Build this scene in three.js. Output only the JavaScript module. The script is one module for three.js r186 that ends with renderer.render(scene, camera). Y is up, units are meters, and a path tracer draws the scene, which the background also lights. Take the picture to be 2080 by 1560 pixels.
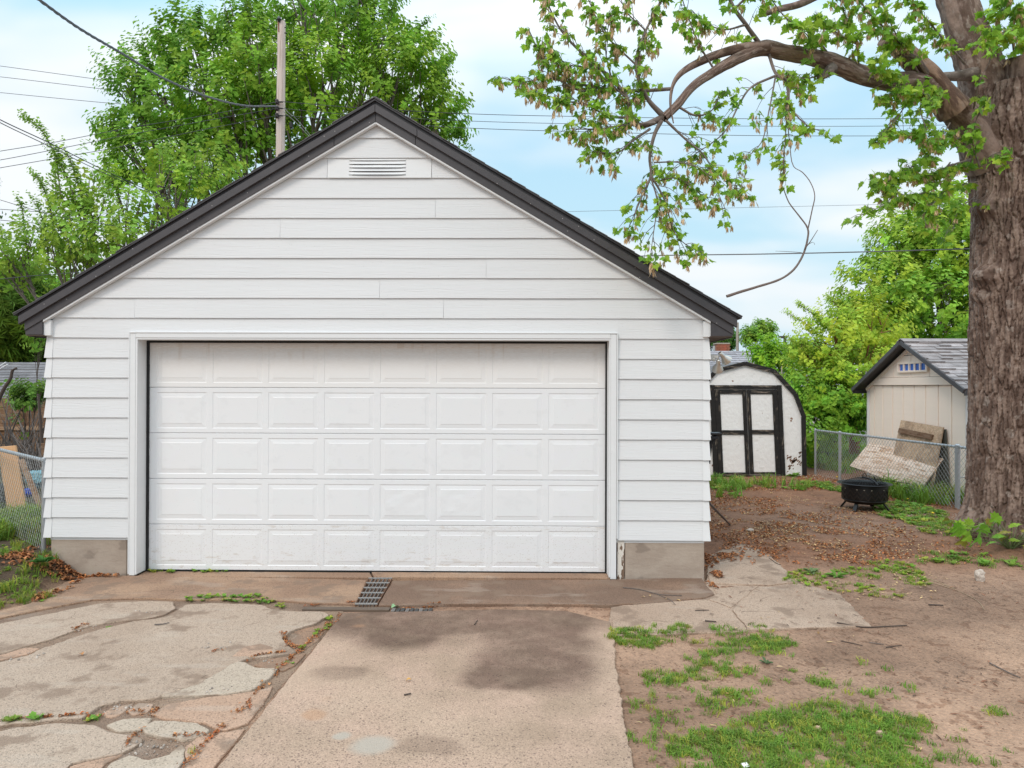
import * as THREE from 'three';
import { mergeGeometries } from 'three/addons/utils/BufferGeometryUtils.js';
import { ImprovedNoise } from 'three/addons/math/ImprovedNoise.js';
import { RoundedBoxGeometry } from 'three/addons/geometries/RoundedBoxGeometry.js';

// ---------------------------------------------------------------- camera, sky, sun, exposure
const scene = new THREE.Scene();
const FOCAL = 1400, EYE = new THREE.Vector3(0, 2.05, 7.3);
const camera = new THREE.PerspectiveCamera(2 * Math.atan(780 / FOCAL) * 180 / Math.PI, 4 / 3, 0.05, 3000);
camera.rotation.order = 'YXZ';
camera.rotation.set(0.0036, 0.0113, 0.003);
camera.position.copy(EYE);
camera.updateMatrixWorld(true);
scene.add(camera);
const renderer = new THREE.WebGLRenderer({ antialias: true });
renderer.setSize(1024, 768);
renderer.toneMapping = THREE.LinearToneMapping;
renderer.toneMappingExposure = 0.93;
renderer.shadowMap.enabled = true;
renderer.shadowMap.type = THREE.PCFSoftShadowMap;

// ---------------------------------------------------------------- random numbers and noise
function rng(seed) { let a = seed >>> 0; return () => { a = (a + 0x6D2B79F5) | 0; let t = Math.imul(a ^ (a >>> 15), 1 | a); t = (t + Math.imul(t ^ (t >>> 7), 61 | t)) ^ t; return ((t ^ (t >>> 14)) >>> 0) / 4294967296; }; }
const perlin = new ImprovedNoise();
const N3 = (x, y, z) => perlin.noise(x, y, z);
function F3(x, y, z, o = 4) { let s = 0, a = 0.5, f = 1; for (let i = 0; i < o; i++) { s += a * perlin.noise(x * f + i * 17.3, y * f + i * 5.1, z * f); a *= 0.5; f *= 2.03; } return s; }
const clamp = (x, a = 0, b = 1) => Math.min(b, Math.max(a, x));
const sstep = (a, b, x) => { const t = clamp((x - a) / (b - a)); return t * t * (3 - 2 * t); };
const lerp = (a, b, t) => a + (b - a) * t;
const mix3 = (a, b, t) => [lerp(a[0], b[0], t), lerp(a[1], b[1], t), lerp(a[2], b[2], t)];
const V = (x, y, z) => new THREE.Vector3(x, y, z);
function hash2(ix, iy, s) { let h = Math.imul(ix, 374761393) ^ Math.imul(iy, 668265263) ^ Math.imul(s, 1274126177); h = Math.imul(h ^ (h >>> 13), 1274126177); return ((h ^ (h >>> 16)) >>> 0) / 4294967296; }
function vn(x, y, px, py, s) {   // value noise that repeats every px, py cells
  const x0 = Math.floor(x), y0 = Math.floor(y), fx = x - x0, fy = y - y0, u = fx * fx * (3 - 2 * fx), v = fy * fy * (3 - 2 * fy);
  const m = (i, n) => ((i % n) + n) % n, xa = m(x0, px), xb = m(x0 + 1, px), ya = m(y0, py), yb = m(y0 + 1, py);
  return lerp(lerp(hash2(xa, ya, s), hash2(xb, ya, s), u), lerp(hash2(xa, yb, s), hash2(xb, yb, s), u), v);
}
function tf(u, v, nx, ny, o, s) { let t = 0, a = 0.5, w = 0; for (let i = 0; i < o; i++) { t += a * vn(u * nx, v * ny, nx, ny, s + i * 7); w += a; a *= 0.55; nx *= 2; ny *= 2; } return t / w; }
function cell(u, v, n, s) {      // distance to the nearest of jittered points, repeating
  const x = u * n, y = v * n, ix = Math.floor(x), iy = Math.floor(y); let d = 9, id = 0, d2 = 9;
  for (let j = -1; j <= 1; j++) for (let i = -1; i <= 1; i++) {
    const cx = ix + i, cy = iy + j, wx = ((cx % n) + n) % n, wy = ((cy % n) + n) % n;
    const dx = cx + hash2(wx, wy, s) - x, dy = cy + hash2(wx, wy, s + 1) - y, e = dx * dx + dy * dy;
    if (e < d) { d2 = d; d = e; id = hash2(wx, wy, s + 2); } else if (e < d2) d2 = e;
  }
  return [Math.sqrt(d), id, Math.sqrt(d2)];
}

// ---------------------------------------------------------------- sky: thin bright overcast with pale blue gaps
function makeSky() {
  const w = 1536, h = 768, a = new Float32Array(w * h * 4);
  for (let j = 0; j < h; j++) {
    const el = ((j + 0.5) / h - 0.5) * Math.PI, sy = Math.sin(el), ce = Math.cos(el);
    for (let i = 0; i < w; i++) {
      const ph = ((i + 0.5) / w - 0.5) * 2 * Math.PI, dx = Math.cos(ph) * ce, dz = Math.sin(ph) * ce, o = (j * w + i) * 4;
      let c;
      if (sy <= 0) c = [0.72, 0.78, 0.80];
      else {
        const k = 1 / (sy + 0.22), px = dx * k, pz = dz * k;
        const wx = 0.5 * F3(px * 0.9 + 3, pz * 0.9, 1.2, 3), wz = 0.5 * F3(px * 0.9, pz * 0.9 + 9, 4.2, 3);
        let m = F3(px * 0.55 + wx + 18.3, pz * 1.15 + wz + 7.0, 7.7, 6);
        m = sstep(-0.19, 0.23, m + 0.05 * F3(px * 6, pz * 9, 2, 3));
        const blue = mix3([0.60, 0.90, 1.04], [0.38, 0.76, 1.06], sstep(0.05, 0.55, sy));
        const white = mix3([0.92, 1.0, 1.04], [1.09, 1.11, 1.13], sstep(0.0, 0.3, sy));
        c = mix3(blue, white, 0.12 + 0.83 * m);
        c = mix3([0.78, 0.92, 1.0], c, sstep(0.0, 0.12, sy));
        c = mix3(c, [1.08, 1.08, 1.07], 0.45 * sstep(0.45, 0.8, sy));   // white added overhead, mostly above view, so light on the ground is less blue
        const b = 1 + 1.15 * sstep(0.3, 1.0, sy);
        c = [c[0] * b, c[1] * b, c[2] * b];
      }
      a[o] = c[0]; a[o + 1] = c[1]; a[o + 2] = c[2]; a[o + 3] = 1;
    }
  }
  const t = new THREE.DataTexture(a, w, h, THREE.RGBAFormat, THREE.FloatType);
  t.mapping = THREE.EquirectangularReflectionMapping; t.magFilter = t.minFilter = THREE.LinearFilter; t.needsUpdate = true;
  return t;
}
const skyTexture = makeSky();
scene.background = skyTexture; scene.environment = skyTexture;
const sun = new THREE.DirectionalLight(0xfff0e0, 1.5);
sun.position.set(-12, 20, 15); sun.target.position.set(0, 0, -2);
sun.castShadow = true; sun.shadow.radius = 34; sun.shadow.mapSize.set(4096, 4096);
Object.assign(sun.shadow.camera, { left: -30, right: 30, top: 30, bottom: -30, near: 1, far: 90 });
scene.add(sun, sun.target);

// ---------------------------------------------------------------- from measured points of view to places
function ray(px, py) { return V((px - 1040) / FOCAL, -(py - 780) / FOCAL, -1).applyQuaternion(camera.quaternion); }
const at = (px, py, depth) => ray(px, py).multiplyScalar(depth).add(EYE);
function onZ(px, py, z) { const d = ray(px, py); return d.multiplyScalar((z - EYE.z) / d.z).add(EYE); }
function onX(px, py, x) { const d = ray(px, py); return d.multiplyScalar((x - EYE.x) / d.x).add(EYE); }
function onY(px, py, y = 0) { const d = ray(px, py); return d.multiplyScalar((y - EYE.y) / d.y).add(EYE); }
function gnd(px, py) { let p = onY(px, py, 0); for (let i = 0; i < 3; i++) p = onY(px, py, groundHeight(p.x, p.z)); return p; }

// ---------------------------------------------------------------- textures (colour and fine relief only)
const toByte = (l) => { l = clamp(l); return Math.round(255 * (l <= 0.0031308 ? 12.92 * l : 1.055 * Math.pow(l, 1 / 2.4) - 0.055)); };
function tex(w, h, f, size, color = true) {   // f(u, v) gives a linear colour or a height
  const d = new Uint8Array(w * h * 4);
  for (let j = 0; j < h; j++) for (let i = 0; i < w; i++) {
    const c = f((i + 0.5) / w, (j + 0.5) / h, i, j), o = (j * w + i) * 4;
    if (color) { d[o] = toByte(c[0]); d[o + 1] = toByte(c[1]); d[o + 2] = toByte(c[2]); } else d[o] = d[o + 1] = d[o + 2] = Math.round(255 * clamp(c));
    d[o + 3] = 255;
  }
  const t = new THREE.DataTexture(d, w, h, THREE.RGBAFormat);
  t.wrapS = t.wrapT = THREE.RepeatWrapping; t.magFilter = THREE.LinearFilter; t.minFilter = THREE.LinearMipmapLinearFilter; t.generateMipmaps = true;
  if (color) t.colorSpace = THREE.SRGBColorSpace;
  const s = Array.isArray(size) ? size : [size, size];
  t.repeat.set(1 / s[0], 1 / s[1]); t.needsUpdate = true;
  return t;
}
function mat(color, roughness, extra = {}) { return new THREE.MeshStandardMaterial({ color: new THREE.Color().setRGB(...color), roughness, metalness: 0, ...extra }); }
function leafMat(color, through = 0.4, extra = {}) { return new THREE.MeshPhysicalMaterial({ color: new THREE.Color().setRGB(...color), roughness: 0.85, transmission: through, thickness: 0, side: THREE.DoubleSide, specularIntensity: 0.35, ...extra }); }

// ---------------------------------------------------------------- geometry helpers
function uvMetres(g) {           // uv in metres along the two axes that a face spans
  g = g.index ? g.toNonIndexed() : g;
  const p = g.attributes.position, u = new Float32Array(p.count * 2), a = V(), b = V(), c = V();
  for (let i = 0; i < p.count; i += 3) {
    a.fromBufferAttribute(p, i); b.fromBufferAttribute(p, i + 1).sub(a); c.fromBufferAttribute(p, i + 2).sub(a); b.cross(c);
    const x = Math.abs(b.x), y = Math.abs(b.y), z = Math.abs(b.z);
    for (let k = 0; k < 3; k++) {
      a.fromBufferAttribute(p, i + k);
      const [s, t] = z >= x && z >= y ? [a.x, a.y] : x >= y ? [a.z, a.y] : [a.x, a.z];
      u[(i + k) * 2] = s; u[(i + k) * 2 + 1] = t;
    }
  }
  g.setAttribute('uv', new THREE.BufferAttribute(u, 2));
  return g;
}
function clean(g) { g = g.index ? g.toNonIndexed() : g; for (const n of Object.keys(g.attributes)) if (!['position', 'normal', 'uv', 'color'].includes(n)) g.deleteAttribute(n); if (!g.attributes.uv) uvMetres(g); g.morphAttributes = {}; return g; }
function merged(list) {
  list = (Array.isArray(list) ? list : [list]).filter(Boolean).map(clean);
  if (list.length === 1) return list[0];
  const col = list.some((g) => g.attributes.color);
  for (const g of list) if (col && !g.attributes.color) g.setAttribute('color', new THREE.BufferAttribute(new Float32Array(g.attributes.position.count * 3).fill(1), 3));
  return mergeGeometries(list);
}
const used = new Map();
function numbered(n) { const k = used.get(n) ?? 0; used.set(n, k + 1); return k ? n + '_' + String(k).padStart(3, '0') : n; }
function tag(o, label, category, group, kind) { if (label) o.userData.label = label; if (category) o.userData.category = category; if (group) o.userData.group = group; if (kind) o.userData.kind = kind; return o; }
function part(name, geos, m, parent, label) {
  const o = new THREE.Mesh(merged(geos), m); o.name = name; o.castShadow = o.receiveShadow = true;
  if (label) o.userData.label = label;
  parent.add(o); return o;
}
function solo(name, geos, m, label, category, group, kind) { const o = part(numbered(name), geos, m, scene); return tag(o, label, category, group, kind); }
function thing(name, label, category, pos = [0, 0, 0], group) { const o = new THREE.Group(); o.name = numbered(name); o.position.set(...pos); scene.add(o); return tag(o, label, category, group); }
function inst(name, geo, m, list, parent, colors) {   // list of Matrix4
  const o = new THREE.InstancedMesh(geo, m, list.length); o.name = name; o.castShadow = o.receiveShadow = true;
  list.forEach((x, i) => o.setMatrixAt(i, x));
  if (colors) colors.forEach((c, i) => o.setColorAt(i, c));
  o.userData.kind = 'stuff'; parent.add(o); return o;
}
function box(x0, x1, y0, y1, z0, z1, bevel = 0) {
  const w = Math.abs(x1 - x0), h = Math.abs(y1 - y0), d = Math.abs(z1 - z0);
  const g = bevel ? new RoundedBoxGeometry(w, h, d, 1, Math.min(bevel, w / 2.1, h / 2.1, d / 2.1)) : new THREE.BoxGeometry(w, h, d);
  g.translate((x0 + x1) / 2, (y0 + y1) / 2, (z0 + z1) / 2);
  return uvMetres(g);
}
function prism(pts, z0, z1, bevel = 0) {   // polygon in x, y pulled along z
  const s = new THREE.Shape(pts.map((p) => new THREE.Vector2(p[0], p[1])));
  const b = bevel ? { bevelEnabled: true, bevelSize: bevel, bevelOffset: -bevel, bevelThickness: bevel, bevelSegments: 1 } : { bevelEnabled: false };
  const g = new THREE.ExtrudeGeometry(s, { depth: Math.abs(z1 - z0) - 2 * bevel, ...b, curveSegments: 4 });
  g.translate(0, 0, Math.min(z0, z1) + bevel);
  return uvMetres(g);
}
function bar(a, b, r, sides = 6, r2 = r) {
  const d = b.clone().sub(a), L = d.length(), g = new THREE.CylinderGeometry(r2, r, L, sides, 1);
  const uv = g.attributes.uv; for (let i = 0; i < uv.count; i++) uv.setXY(i, uv.getX(i) * 2 * Math.PI * r, uv.getY(i) * L);
  g.translate(0, L / 2, 0); g.applyQuaternion(new THREE.Quaternion().setFromUnitVectors(V(0, 1, 0), d.normalize())); g.translate(a.x, a.y, a.z);
  return g;
}
function beam(a, b, w, t, up = V(0, 1, 0), bevel = 0) {   // rectangular bar from a to b, w across, t along up
  const d = b.clone().sub(a), L = d.length(); d.normalize();
  const s = d.clone().cross(up).normalize(), n = s.clone().cross(d);
  const g = box(-w / 2, w / 2, -t / 2, t / 2, 0, L, bevel);
  g.applyMatrix4(new THREE.Matrix4().makeBasis(s.negate(), n, d).setPosition(a));
  return g;
}
function tube(pts, r, sides = 5, seg = 0) { const c = new THREE.CatmullRomCurve3(pts, false, 'centripetal'); return new THREE.TubeGeometry(c, seg || Math.max(2, (pts.length - 1) * 4), r, sides); }
function limb(pts, radii, { sides = 7, per = 4, rough = 0, f = 6, capEnd = false, seed = 0 } = {}) {   // tapered branch through points
  const c = new THREE.CatmullRomCurve3(pts, false, 'centripetal'), n = (pts.length - 1) * per, P = [], U = [], I = [], fr = c.computeFrenetFrames(n, false);
  let run = 0, last = null;
  for (let i = 0; i <= n; i++) {
    const t = i / n, q = c.getPoint(t), k = t * (pts.length - 1), k0 = Math.min(pts.length - 2, Math.floor(k)), r = lerp(radii[k0], radii[k0 + 1], k - k0);
    if (last) run += q.distanceTo(last); last = q;
    for (let j = 0; j <= sides; j++) {
      const a = (j % sides) / sides * 2 * Math.PI, ca = Math.cos(a), sa = Math.sin(a), N = fr.normals[i], B = fr.binormals[i];
      let rr = r;
      if (rough) rr *= 1 + rough * (N3(ca * 2.2 + seed, sa * 2.2, run * f / 3) + 0.6 * N3(ca * 5 + seed, sa * 5, run * f));
      P.push(q.x + (N.x * ca + B.x * sa) * rr, q.y + (N.y * ca + B.y * sa) * rr, q.z + (N.z * ca + B.z * sa) * rr);
      U.push(j / sides * 2 * Math.PI * radii[0], run);
    }
  }
  const w = sides + 1;
  for (let i = 0; i < n; i++) for (let j = 0; j < sides; j++) { const a = i * w + j; I.push(a, a + w, a + 1, a + 1, a + w, a + w + 1); }
  if (capEnd) { const e = c.getPoint(1), k = P.length / 3; P.push(e.x, e.y, e.z); U.push(0, run); for (let j = 0; j < sides; j++) I.push(n * w + j, k, n * w + j + 1); }
  const g = new THREE.BufferGeometry();
  g.setAttribute('position', new THREE.Float32BufferAttribute(P, 3)); g.setAttribute('uv', new THREE.Float32BufferAttribute(U, 2)); g.setIndex(I);
  // frames run so that faces may look inwards: turn them if they do
  g.computeVertexNormals();
  const nn = g.attributes.normal, p0 = c.getPoint(0);
  if ((P[0] - p0.x) * nn.getX(0) + (P[1] - p0.y) * nn.getY(0) + (P[2] - p0.z) * nn.getZ(0) < 0) { const q = g.index.array; for (let i = 0; i < q.length; i += 3) { const t = q[i]; q[i] = q[i + 1]; q[i + 1] = t; } g.computeVertexNormals(); }
  return g;
}
function quads(Q) {              // list of [a, b, c, d] corners
  const P = []; for (const [a, b, c, d] of Q) P.push(...a, ...b, ...c, ...a, ...c, ...d);
  const g = new THREE.BufferGeometry(); g.setAttribute('position', new THREE.Float32BufferAttribute(P, 3)); g.computeVertexNormals(); return uvMetres(g);
}
const placed = (p, q, s) => new THREE.Matrix4().compose(p, q, typeof s === 'number' ? V(s, s, s) : s);
const euler = (x, y, z, o = 'YXZ') => new THREE.Quaternion().setFromEuler(new THREE.Euler(x, y, z, o));
const lin = (r, g, b) => new THREE.Color().setRGB(r, g, b);
// ================================================================ GROUND
function groundHeight(x, z) {
  let h = 0.008 * F3(x * 0.7, 1.3, z * 0.7, 3) * 2 + 0.006 * N3(x * 3.1, 4, z * 3.1);
  const bank = sstep(-4.5, -5.05, x + 0.1 * N3(z * 2, x, 3)) * sstep(1.15, 0.1, z);
  h += 0.24 * bank;
  h += 0.10 * sstep(-12, -30, z) + 0.03 * sstep(-5, -7, z) * sstep(4, 6, x);
  const yard = sstep(1.3, 2.2, x) ;                        // trodden dirt with shallow hollows
  h += yard * (0.022 * F3(x * 0.55 + 4, 2, z * 0.8, 3) + 0.010 * N3(x * 1.6, 7, z * 2.4) + 0.012);
  const root = Math.hypot(x - 6.4, z + 1.7); h += 0.10 * sstep(1.9, 0.5, root);
  if (x > -5.2 && x < 2.05 && z < 0) h = Math.min(h, -0.02 + 0.26 * bank);     // floor of the garage lies on it
  return h;
}
const dirtTex = tex(1024, 1024, (u, v) => {
  const a = tf(u, v, 6, 6, 6, 3), b = tf(u, v, 90, 90, 3, 9), c = cell(u, v, 110, 21), g = c[0] < 0.33 && c[1] > 0.72 ? 1 : 0;
  let k = 0.62 + 0.5 * a + 0.55 * (b - 0.5);
  let r = mix3([k, k, k], [1.25, 1.2, 1.15], g * 0.5);
  if (c[1] < 0.07 && c[0] < 0.4) r = [r[0] * 0.5, r[1] * 0.45, r[2] * 0.42];
  const t = tf(u, v, 22, 22, 4, 31); if (t > 0.62) r = mix3(r, [r[0] * 0.72, r[1] * 0.66, r[2] * 0.62], sstep(0.62, 0.72, t));
  return [r[0] * 0.82, r[1] * 0.82, r[2] * 0.82];
}, 1.9);
const dirtBump = tex(1024, 1024, (u, v) => 0.5 * tf(u, v, 14, 14, 6, 5) + 0.5 * (1 - Math.min(1, cell(u, v, 110, 21)[0] * 1.4)), 1.9, false);
function groundTone(x, z) {
  const n = F3(x * 0.6, 3, z * 0.6, 4), m = F3(x * 1.7 + 9, 1, z * 1.7, 3);
  let c = mix3([0.52, 0.325, 0.215], [0.315, 0.188, 0.12], clamp(0.48 + 2.2 * n + 0.8 * m));
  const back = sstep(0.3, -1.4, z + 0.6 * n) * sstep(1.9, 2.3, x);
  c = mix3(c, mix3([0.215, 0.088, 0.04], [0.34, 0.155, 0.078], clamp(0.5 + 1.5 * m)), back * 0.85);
  const bare = Math.exp(-(((x - 5.0) / 1.3) ** 2 + ((z + 3.2) / 1.5) ** 2));
  c = mix3(c, [0.30, 0.185, 0.125], bare * 0.8);
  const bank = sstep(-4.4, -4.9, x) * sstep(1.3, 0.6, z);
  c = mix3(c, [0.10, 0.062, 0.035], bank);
  const damp = Math.exp(-(((x - 4.6) / 0.75) ** 2 + ((z - 2.55) / 0.55) ** 2)) * clamp(0.6 + 1.4 * m); // wet hollow
  c = mix3(c, [0.13, 0.078, 0.05], clamp(damp));
  const far = sstep(-9.5, -12, z); c = mix3(c, [0.10, 0.13, 0.045], far);
  if (x < -5 && z < -2) c = mix3(c, [0.09, 0.10, 0.04], 0.6);
  return c;
}
function axis(a, b, step, lo, hi) { const out = []; for (let v = a; v <= b + 1e-6; v += step) out.push(v); let s = step; let v = a; while (v > lo) { s *= 1.3; v -= s; out.unshift(v); } s = step; v = out[out.length - 1]; while (v < hi) { s *= 1.3; v += s; out.push(v); } return out; }
{
  const X = axis(-6.2, 8.2, 0.045, -700, 700), Z = axis(-9.5, 4.6, 0.045, -1200, 40), P = [], U = [], C = [], I = [];
  for (const z of Z) for (const x of X) { P.push(x, groundHeight(x, z), z); U.push(x, z); C.push(...groundTone(x, z)); }
  for (let j = 0; j < Z.length - 1; j++) for (let i = 0; i < X.length - 1; i++) { const a = j * X.length + i, b = a + X.length; I.push(a, b, a + 1, a + 1, b, b + 1); }
  const g = new THREE.BufferGeometry();
  g.setAttribute('position', new THREE.Float32BufferAttribute(P, 3)); g.setAttribute('uv', new THREE.Float32BufferAttribute(U, 2)); g.setAttribute('color', new THREE.Float32BufferAttribute(C, 3)); g.setIndex(I); g.computeVertexNormals();
  const o = new THREE.Mesh(g, mat([1, 1, 1], 0.97, { map: dirtTex, bumpMap: dirtBump, bumpScale: 0.012, vertexColors: true }));
  o.name = 'ground'; o.receiveShadow = true; scene.add(o); tag(o, 'bare brown dirt yard with trodden hollows around the garage', 'ground', null, 'structure');
}

// ---------------------------------------------------------------- concrete
function stain(u, v, list) { let k = 0; for (const [x, y, rx, ry, a] of list) { const d = Math.hypot((u - x) / rx, (v - y) / ry); k = Math.max(k, a * sstep(1.3, 0.6, d)); } return k; }
// main drive: pinkish exposed aggregate, world window x -1.75..1.1, z 0.9..5
const DX0 = -1.85, DX1 = 1.15, DZ0 = 0.9, DZ1 = 5.4;
const driveStains = [[830, 1262, 220, 44], [1010, 1256, 260, 36], [1090, 1290, 125, 70], [1130, 1270, 90, 60], [1080, 1350, 130, 56], [1010, 1384, 90, 26], [820, 1285, 110, 34], [940, 1272, 110, 46], [860, 1520, 70, 20], [700, 1365, 60, 16]].map(([x, y, a, b], i) => { const p = onY(x, y, 0.03), q = onY(x + a, y, 0.03), r = onY(x, y + b, 0.03); return [p.x, p.z, q.x - p.x, r.z - p.z, i < 7 ? 0.95 : 0.45]; });
const palePatch = [[752, 1512, 44, 20], [690, 1492, 18, 8]].map(([x, y, a, b]) => { const p = onY(x, y, 0.03), q = onY(x + a, y, 0.03), r = onY(x, y + b, 0.03); return [p.x, p.z, q.x - p.x, r.z - p.z, 1]; });
const driveTex = tex(1400, 2048, (u, v) => {
  const x = lerp(DX0, DX1, u), z = lerp(DZ0, DZ1, v), w = 0.24 * F3(x * 1.6, z * 1.6, 3, 5), w2 = 0.2 * F3(x * 1.6, z * 1.6, 8, 5);
  const n = F3(x * 0.9, z * 0.9, 2, 4), q = F3(x * 2.6, z * 2.6, 6, 4);
  let c = mix3([0.45, 0.32, 0.232], [0.33, 0.23, 0.16], clamp(0.5 + 1.6 * n));
  c = mix3(c, [0.46, 0.315, 0.232], clamp(0.3 + 1.8 * q));
  const ce = cell(u * 1.0, v * 1.5, 300, 5), ce2 = cell(u, v * 1.5, 140, 15);
  const worn = clamp(0.35 + 0.9 * F3(x * 0.7 + 3, z * 0.7, 1, 3) + 0.35 * sstep(2.4, 3.6, z));       // bare aggregate where the skin is worn off
  const hgt = ce[1]; let g = 1; if (ce[0] < 0.42) g = hgt > 0.82 ? 1.22 : hgt < 0.2 ? lerp(0.86, 0.5, worn) : hgt < 0.4 ? lerp(0.95, 0.8, worn) : 1;
  c = [c[0] * g, c[1] * g, c[2] * g];
  if (ce2[0] < 0.28 && ce2[1] < 0.16 * worn) c = [c[0] * 0.55, c[1] * 0.53, c[2] * 0.55];
  const f = 0.9 + 0.2 * hash2(Math.floor(u * 1400), Math.floor(v * 2048), 4); c = [c[0] * f, c[1] * f, c[2] * f];
  const s = clamp(stain(x + w, z + w2, driveStains) * (0.95 + 0.5 * F3(x * 3.5, z * 3.5, 4, 4)) + 0.35 * F3(x * 9, z * 9, 2, 4) * stain(x, z, driveStains));
  c = mix3(c, [c[0] * 0.40, c[1] * 0.355, c[2] * 0.34], s);
  c = mix3(c, [0.40, 0.35, 0.29], 0.85 * stain(x + 0.5 * w, z + 0.5 * w2, palePatch));
  const rust = sstep(0.33, 0.45, F3(x * 1.8 + 20, z * 1.8, 5, 3)); c = mix3(c, [0.42, 0.22, 0.11], 0.45 * rust);
  return c;
}, 1);
driveTex.wrapS = driveTex.wrapT = THREE.ClampToEdgeWrapping;
const gritBump = tex(1024, 1024, (u, v) => { const c = cell(u, v, 150, 8); return 0.55 * (1 - Math.min(1, c[0] * 1.3)) + 0.45 * tf(u, v, 8, 8, 6, 2); }, 1.4, false);
const oldTex = (seed, a, b) => tex(1024, 1024, (u, v) => {
  const n = tf(u, v, 4, 4, 6, seed), c = cell(u, v, 200, seed + 3), d = tf(u, v, 11, 11, 5, seed + 60);
  let k = mix3(a, b, sstep(0.3, 0.7, n));
  let g = c[0] < 0.42 ? (c[1] > 0.8 ? 1.18 : c[1] < 0.2 ? 0.62 : 1) : 0.97; g *= 0.92 + 0.16 * hash2(Math.floor(u * 1024), Math.floor(v * 1024), 7);
  k = [k[0] * g, k[1] * g, k[2] * g];
  k = mix3(k, [0.22, 0.15, 0.105], 0.72 * sstep(0.54, 0.70, d));
  const ck = cell(u + 0.10 * (d - 0.5), v + 0.12 * (n - 0.5), 4, seed + 31); if (ck[2] - ck[0] < 0.008 && tf(u, v, 3, 3, 3, seed + 44) > 0.6) k = mix3(k, [0.15, 0.10, 0.07], 0.7);
  const st = tf(u, v, 5, 14, 4, seed + 80); k = mix3(k, [0.50, 0.43, 0.36], 0.22 * sstep(0.6, 0.78, st));
  return k;
}, 2.2);
const M = {
  drive: mat([1, 1, 1], 0.93, { map: driveTex, bumpMap: gritBump, bumpScale: 0.004 }),
  slabGrey: mat([1, 1, 1], 0.95, { map: oldTex(11, [0.385, 0.285, 0.212], [0.43, 0.328, 0.25]), bumpMap: gritBump, bumpScale: 0.006 }),
  slabPale: mat([1, 1, 1], 0.95, { map: oldTex(41, [0.43, 0.345, 0.265], [0.47, 0.38, 0.295]), bumpMap: gritBump, bumpScale: 0.004 }),
  slabPink: mat([1, 1, 1], 0.95, { map: oldTex(71, [0.46, 0.30, 0.21], [0.42, 0.27, 0.185]), bumpMap: gritBump, bumpScale: 0.006 }),
  slabApron: mat([1, 1, 1], 0.93, { map: oldTex(91, [0.38, 0.245, 0.16], [0.29, 0.18, 0.118]), bumpMap: gritBump, bumpScale: 0.005 }),
  slabBed: mat([1, 1, 1], 0.97, { map: oldTex(33, [0.33, 0.225, 0.155], [0.25, 0.165, 0.115]), bumpMap: gritBump, bumpScale: 0.014 }),
  slabWalk: mat([1, 1, 1], 0.95, { map: oldTex(19, [0.43, 0.315, 0.235], [0.37, 0.262, 0.19]), bumpMap: gritBump, bumpScale: 0.005 }),
  slabDark: mat([1, 1, 1], 0.9, { map: oldTex(95, [0.26, 0.162, 0.108], [0.19, 0.118, 0.08]), bumpMap: gritBump, bumpScale: 0.005 }),
};
const slabR = rng(77), SLABS = [];
function surfaceHeight(x, z) { let h = groundHeight(x, z); for (const { pts, top, b } of SLABS) { if (top <= h || x < b[0] || x > b[1] || z < b[2] || z > b[3]) continue; let c = false; for (let i = 0, j = pts.length - 1; i < pts.length; j = i++) { const p = pts[i], q = pts[j]; if ((p[1] > z) !== (q[1] > z) && x < (q[0] - p[0]) * (z - p[1]) / (q[1] - p[1]) + p[0]) c = !c; } if (c) h = top; } return h; }
function slabOutline(px, y, wobble) {           // measured corners -> uneven outline on the ground
  const w = px.map(([x, z]) => onY(x, z, y)), pts = [], n = w.length;
  for (let e = 0; e < n; e++) {
    const A = w[e], B = w[(e + 1) % n], m = Math.max(1, Math.round(A.distanceTo(B) / 0.03));
    for (let i = 0; i < m; i++) { const p = A.clone().lerp(B, (i + (i ? 0 : 0.15)) / m); const a = wobble * (N3(p.x * 5, p.z * 5, 3) + 0.8 * N3(p.x * 17, p.z * 17, 9) + 0.4 * N3(p.x * 40, p.z * 40, 9)); pts.push([p.x + a, p.z + wobble * (1.2 * N3(p.x * 6, 7, p.z * 6) + 0.5 * N3(p.x * 31, 7, p.z * 31))]); }
  }
  return pts;
}
function slabGeo(pts, top, thick, bevel, tx = 0, tz = 0) {
  SLABS.push({ pts, top, b: [Math.min(...pts.map((p) => p[0])), Math.max(...pts.map((p) => p[0])), Math.min(...pts.map((p) => p[1])), Math.max(...pts.map((p) => p[1]))] });
  const s = new THREE.Shape(pts.map((p) => new THREE.Vector2(p[0], -p[1])));
  const g = new THREE.ExtrudeGeometry(s, { depth: thick - bevel, bevelEnabled: true, bevelThickness: bevel, bevelSize: bevel, bevelOffset: -bevel, bevelSegments: 2 });
  g.rotateX(-Math.PI / 2); g.translate(0, top - thick, 0);
  if (tx || tz) { g.computeBoundingBox(); const c = g.boundingBox.getCenter(V()); g.translate(-c.x, -top, -c.z); g.rotateX(tx); g.rotateZ(tz); g.translate(c.x, top, c.z); }
  return uvMetres(g);
}
const drive = thing('driveway', 'cracked concrete driveway in front of the garage door', 'driveway'); drive.userData.kind = 'structure';
function slab(px, m, top = 0.035, wobble = 0.02, label) { return part('concrete_slab', slabGeo(slabOutline(px, top, wobble), top, 0.12, 0.008, (slabR() - 0.5) * 0.004, (slabR() - 0.5) * 0.004), m, drive, label); }
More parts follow.
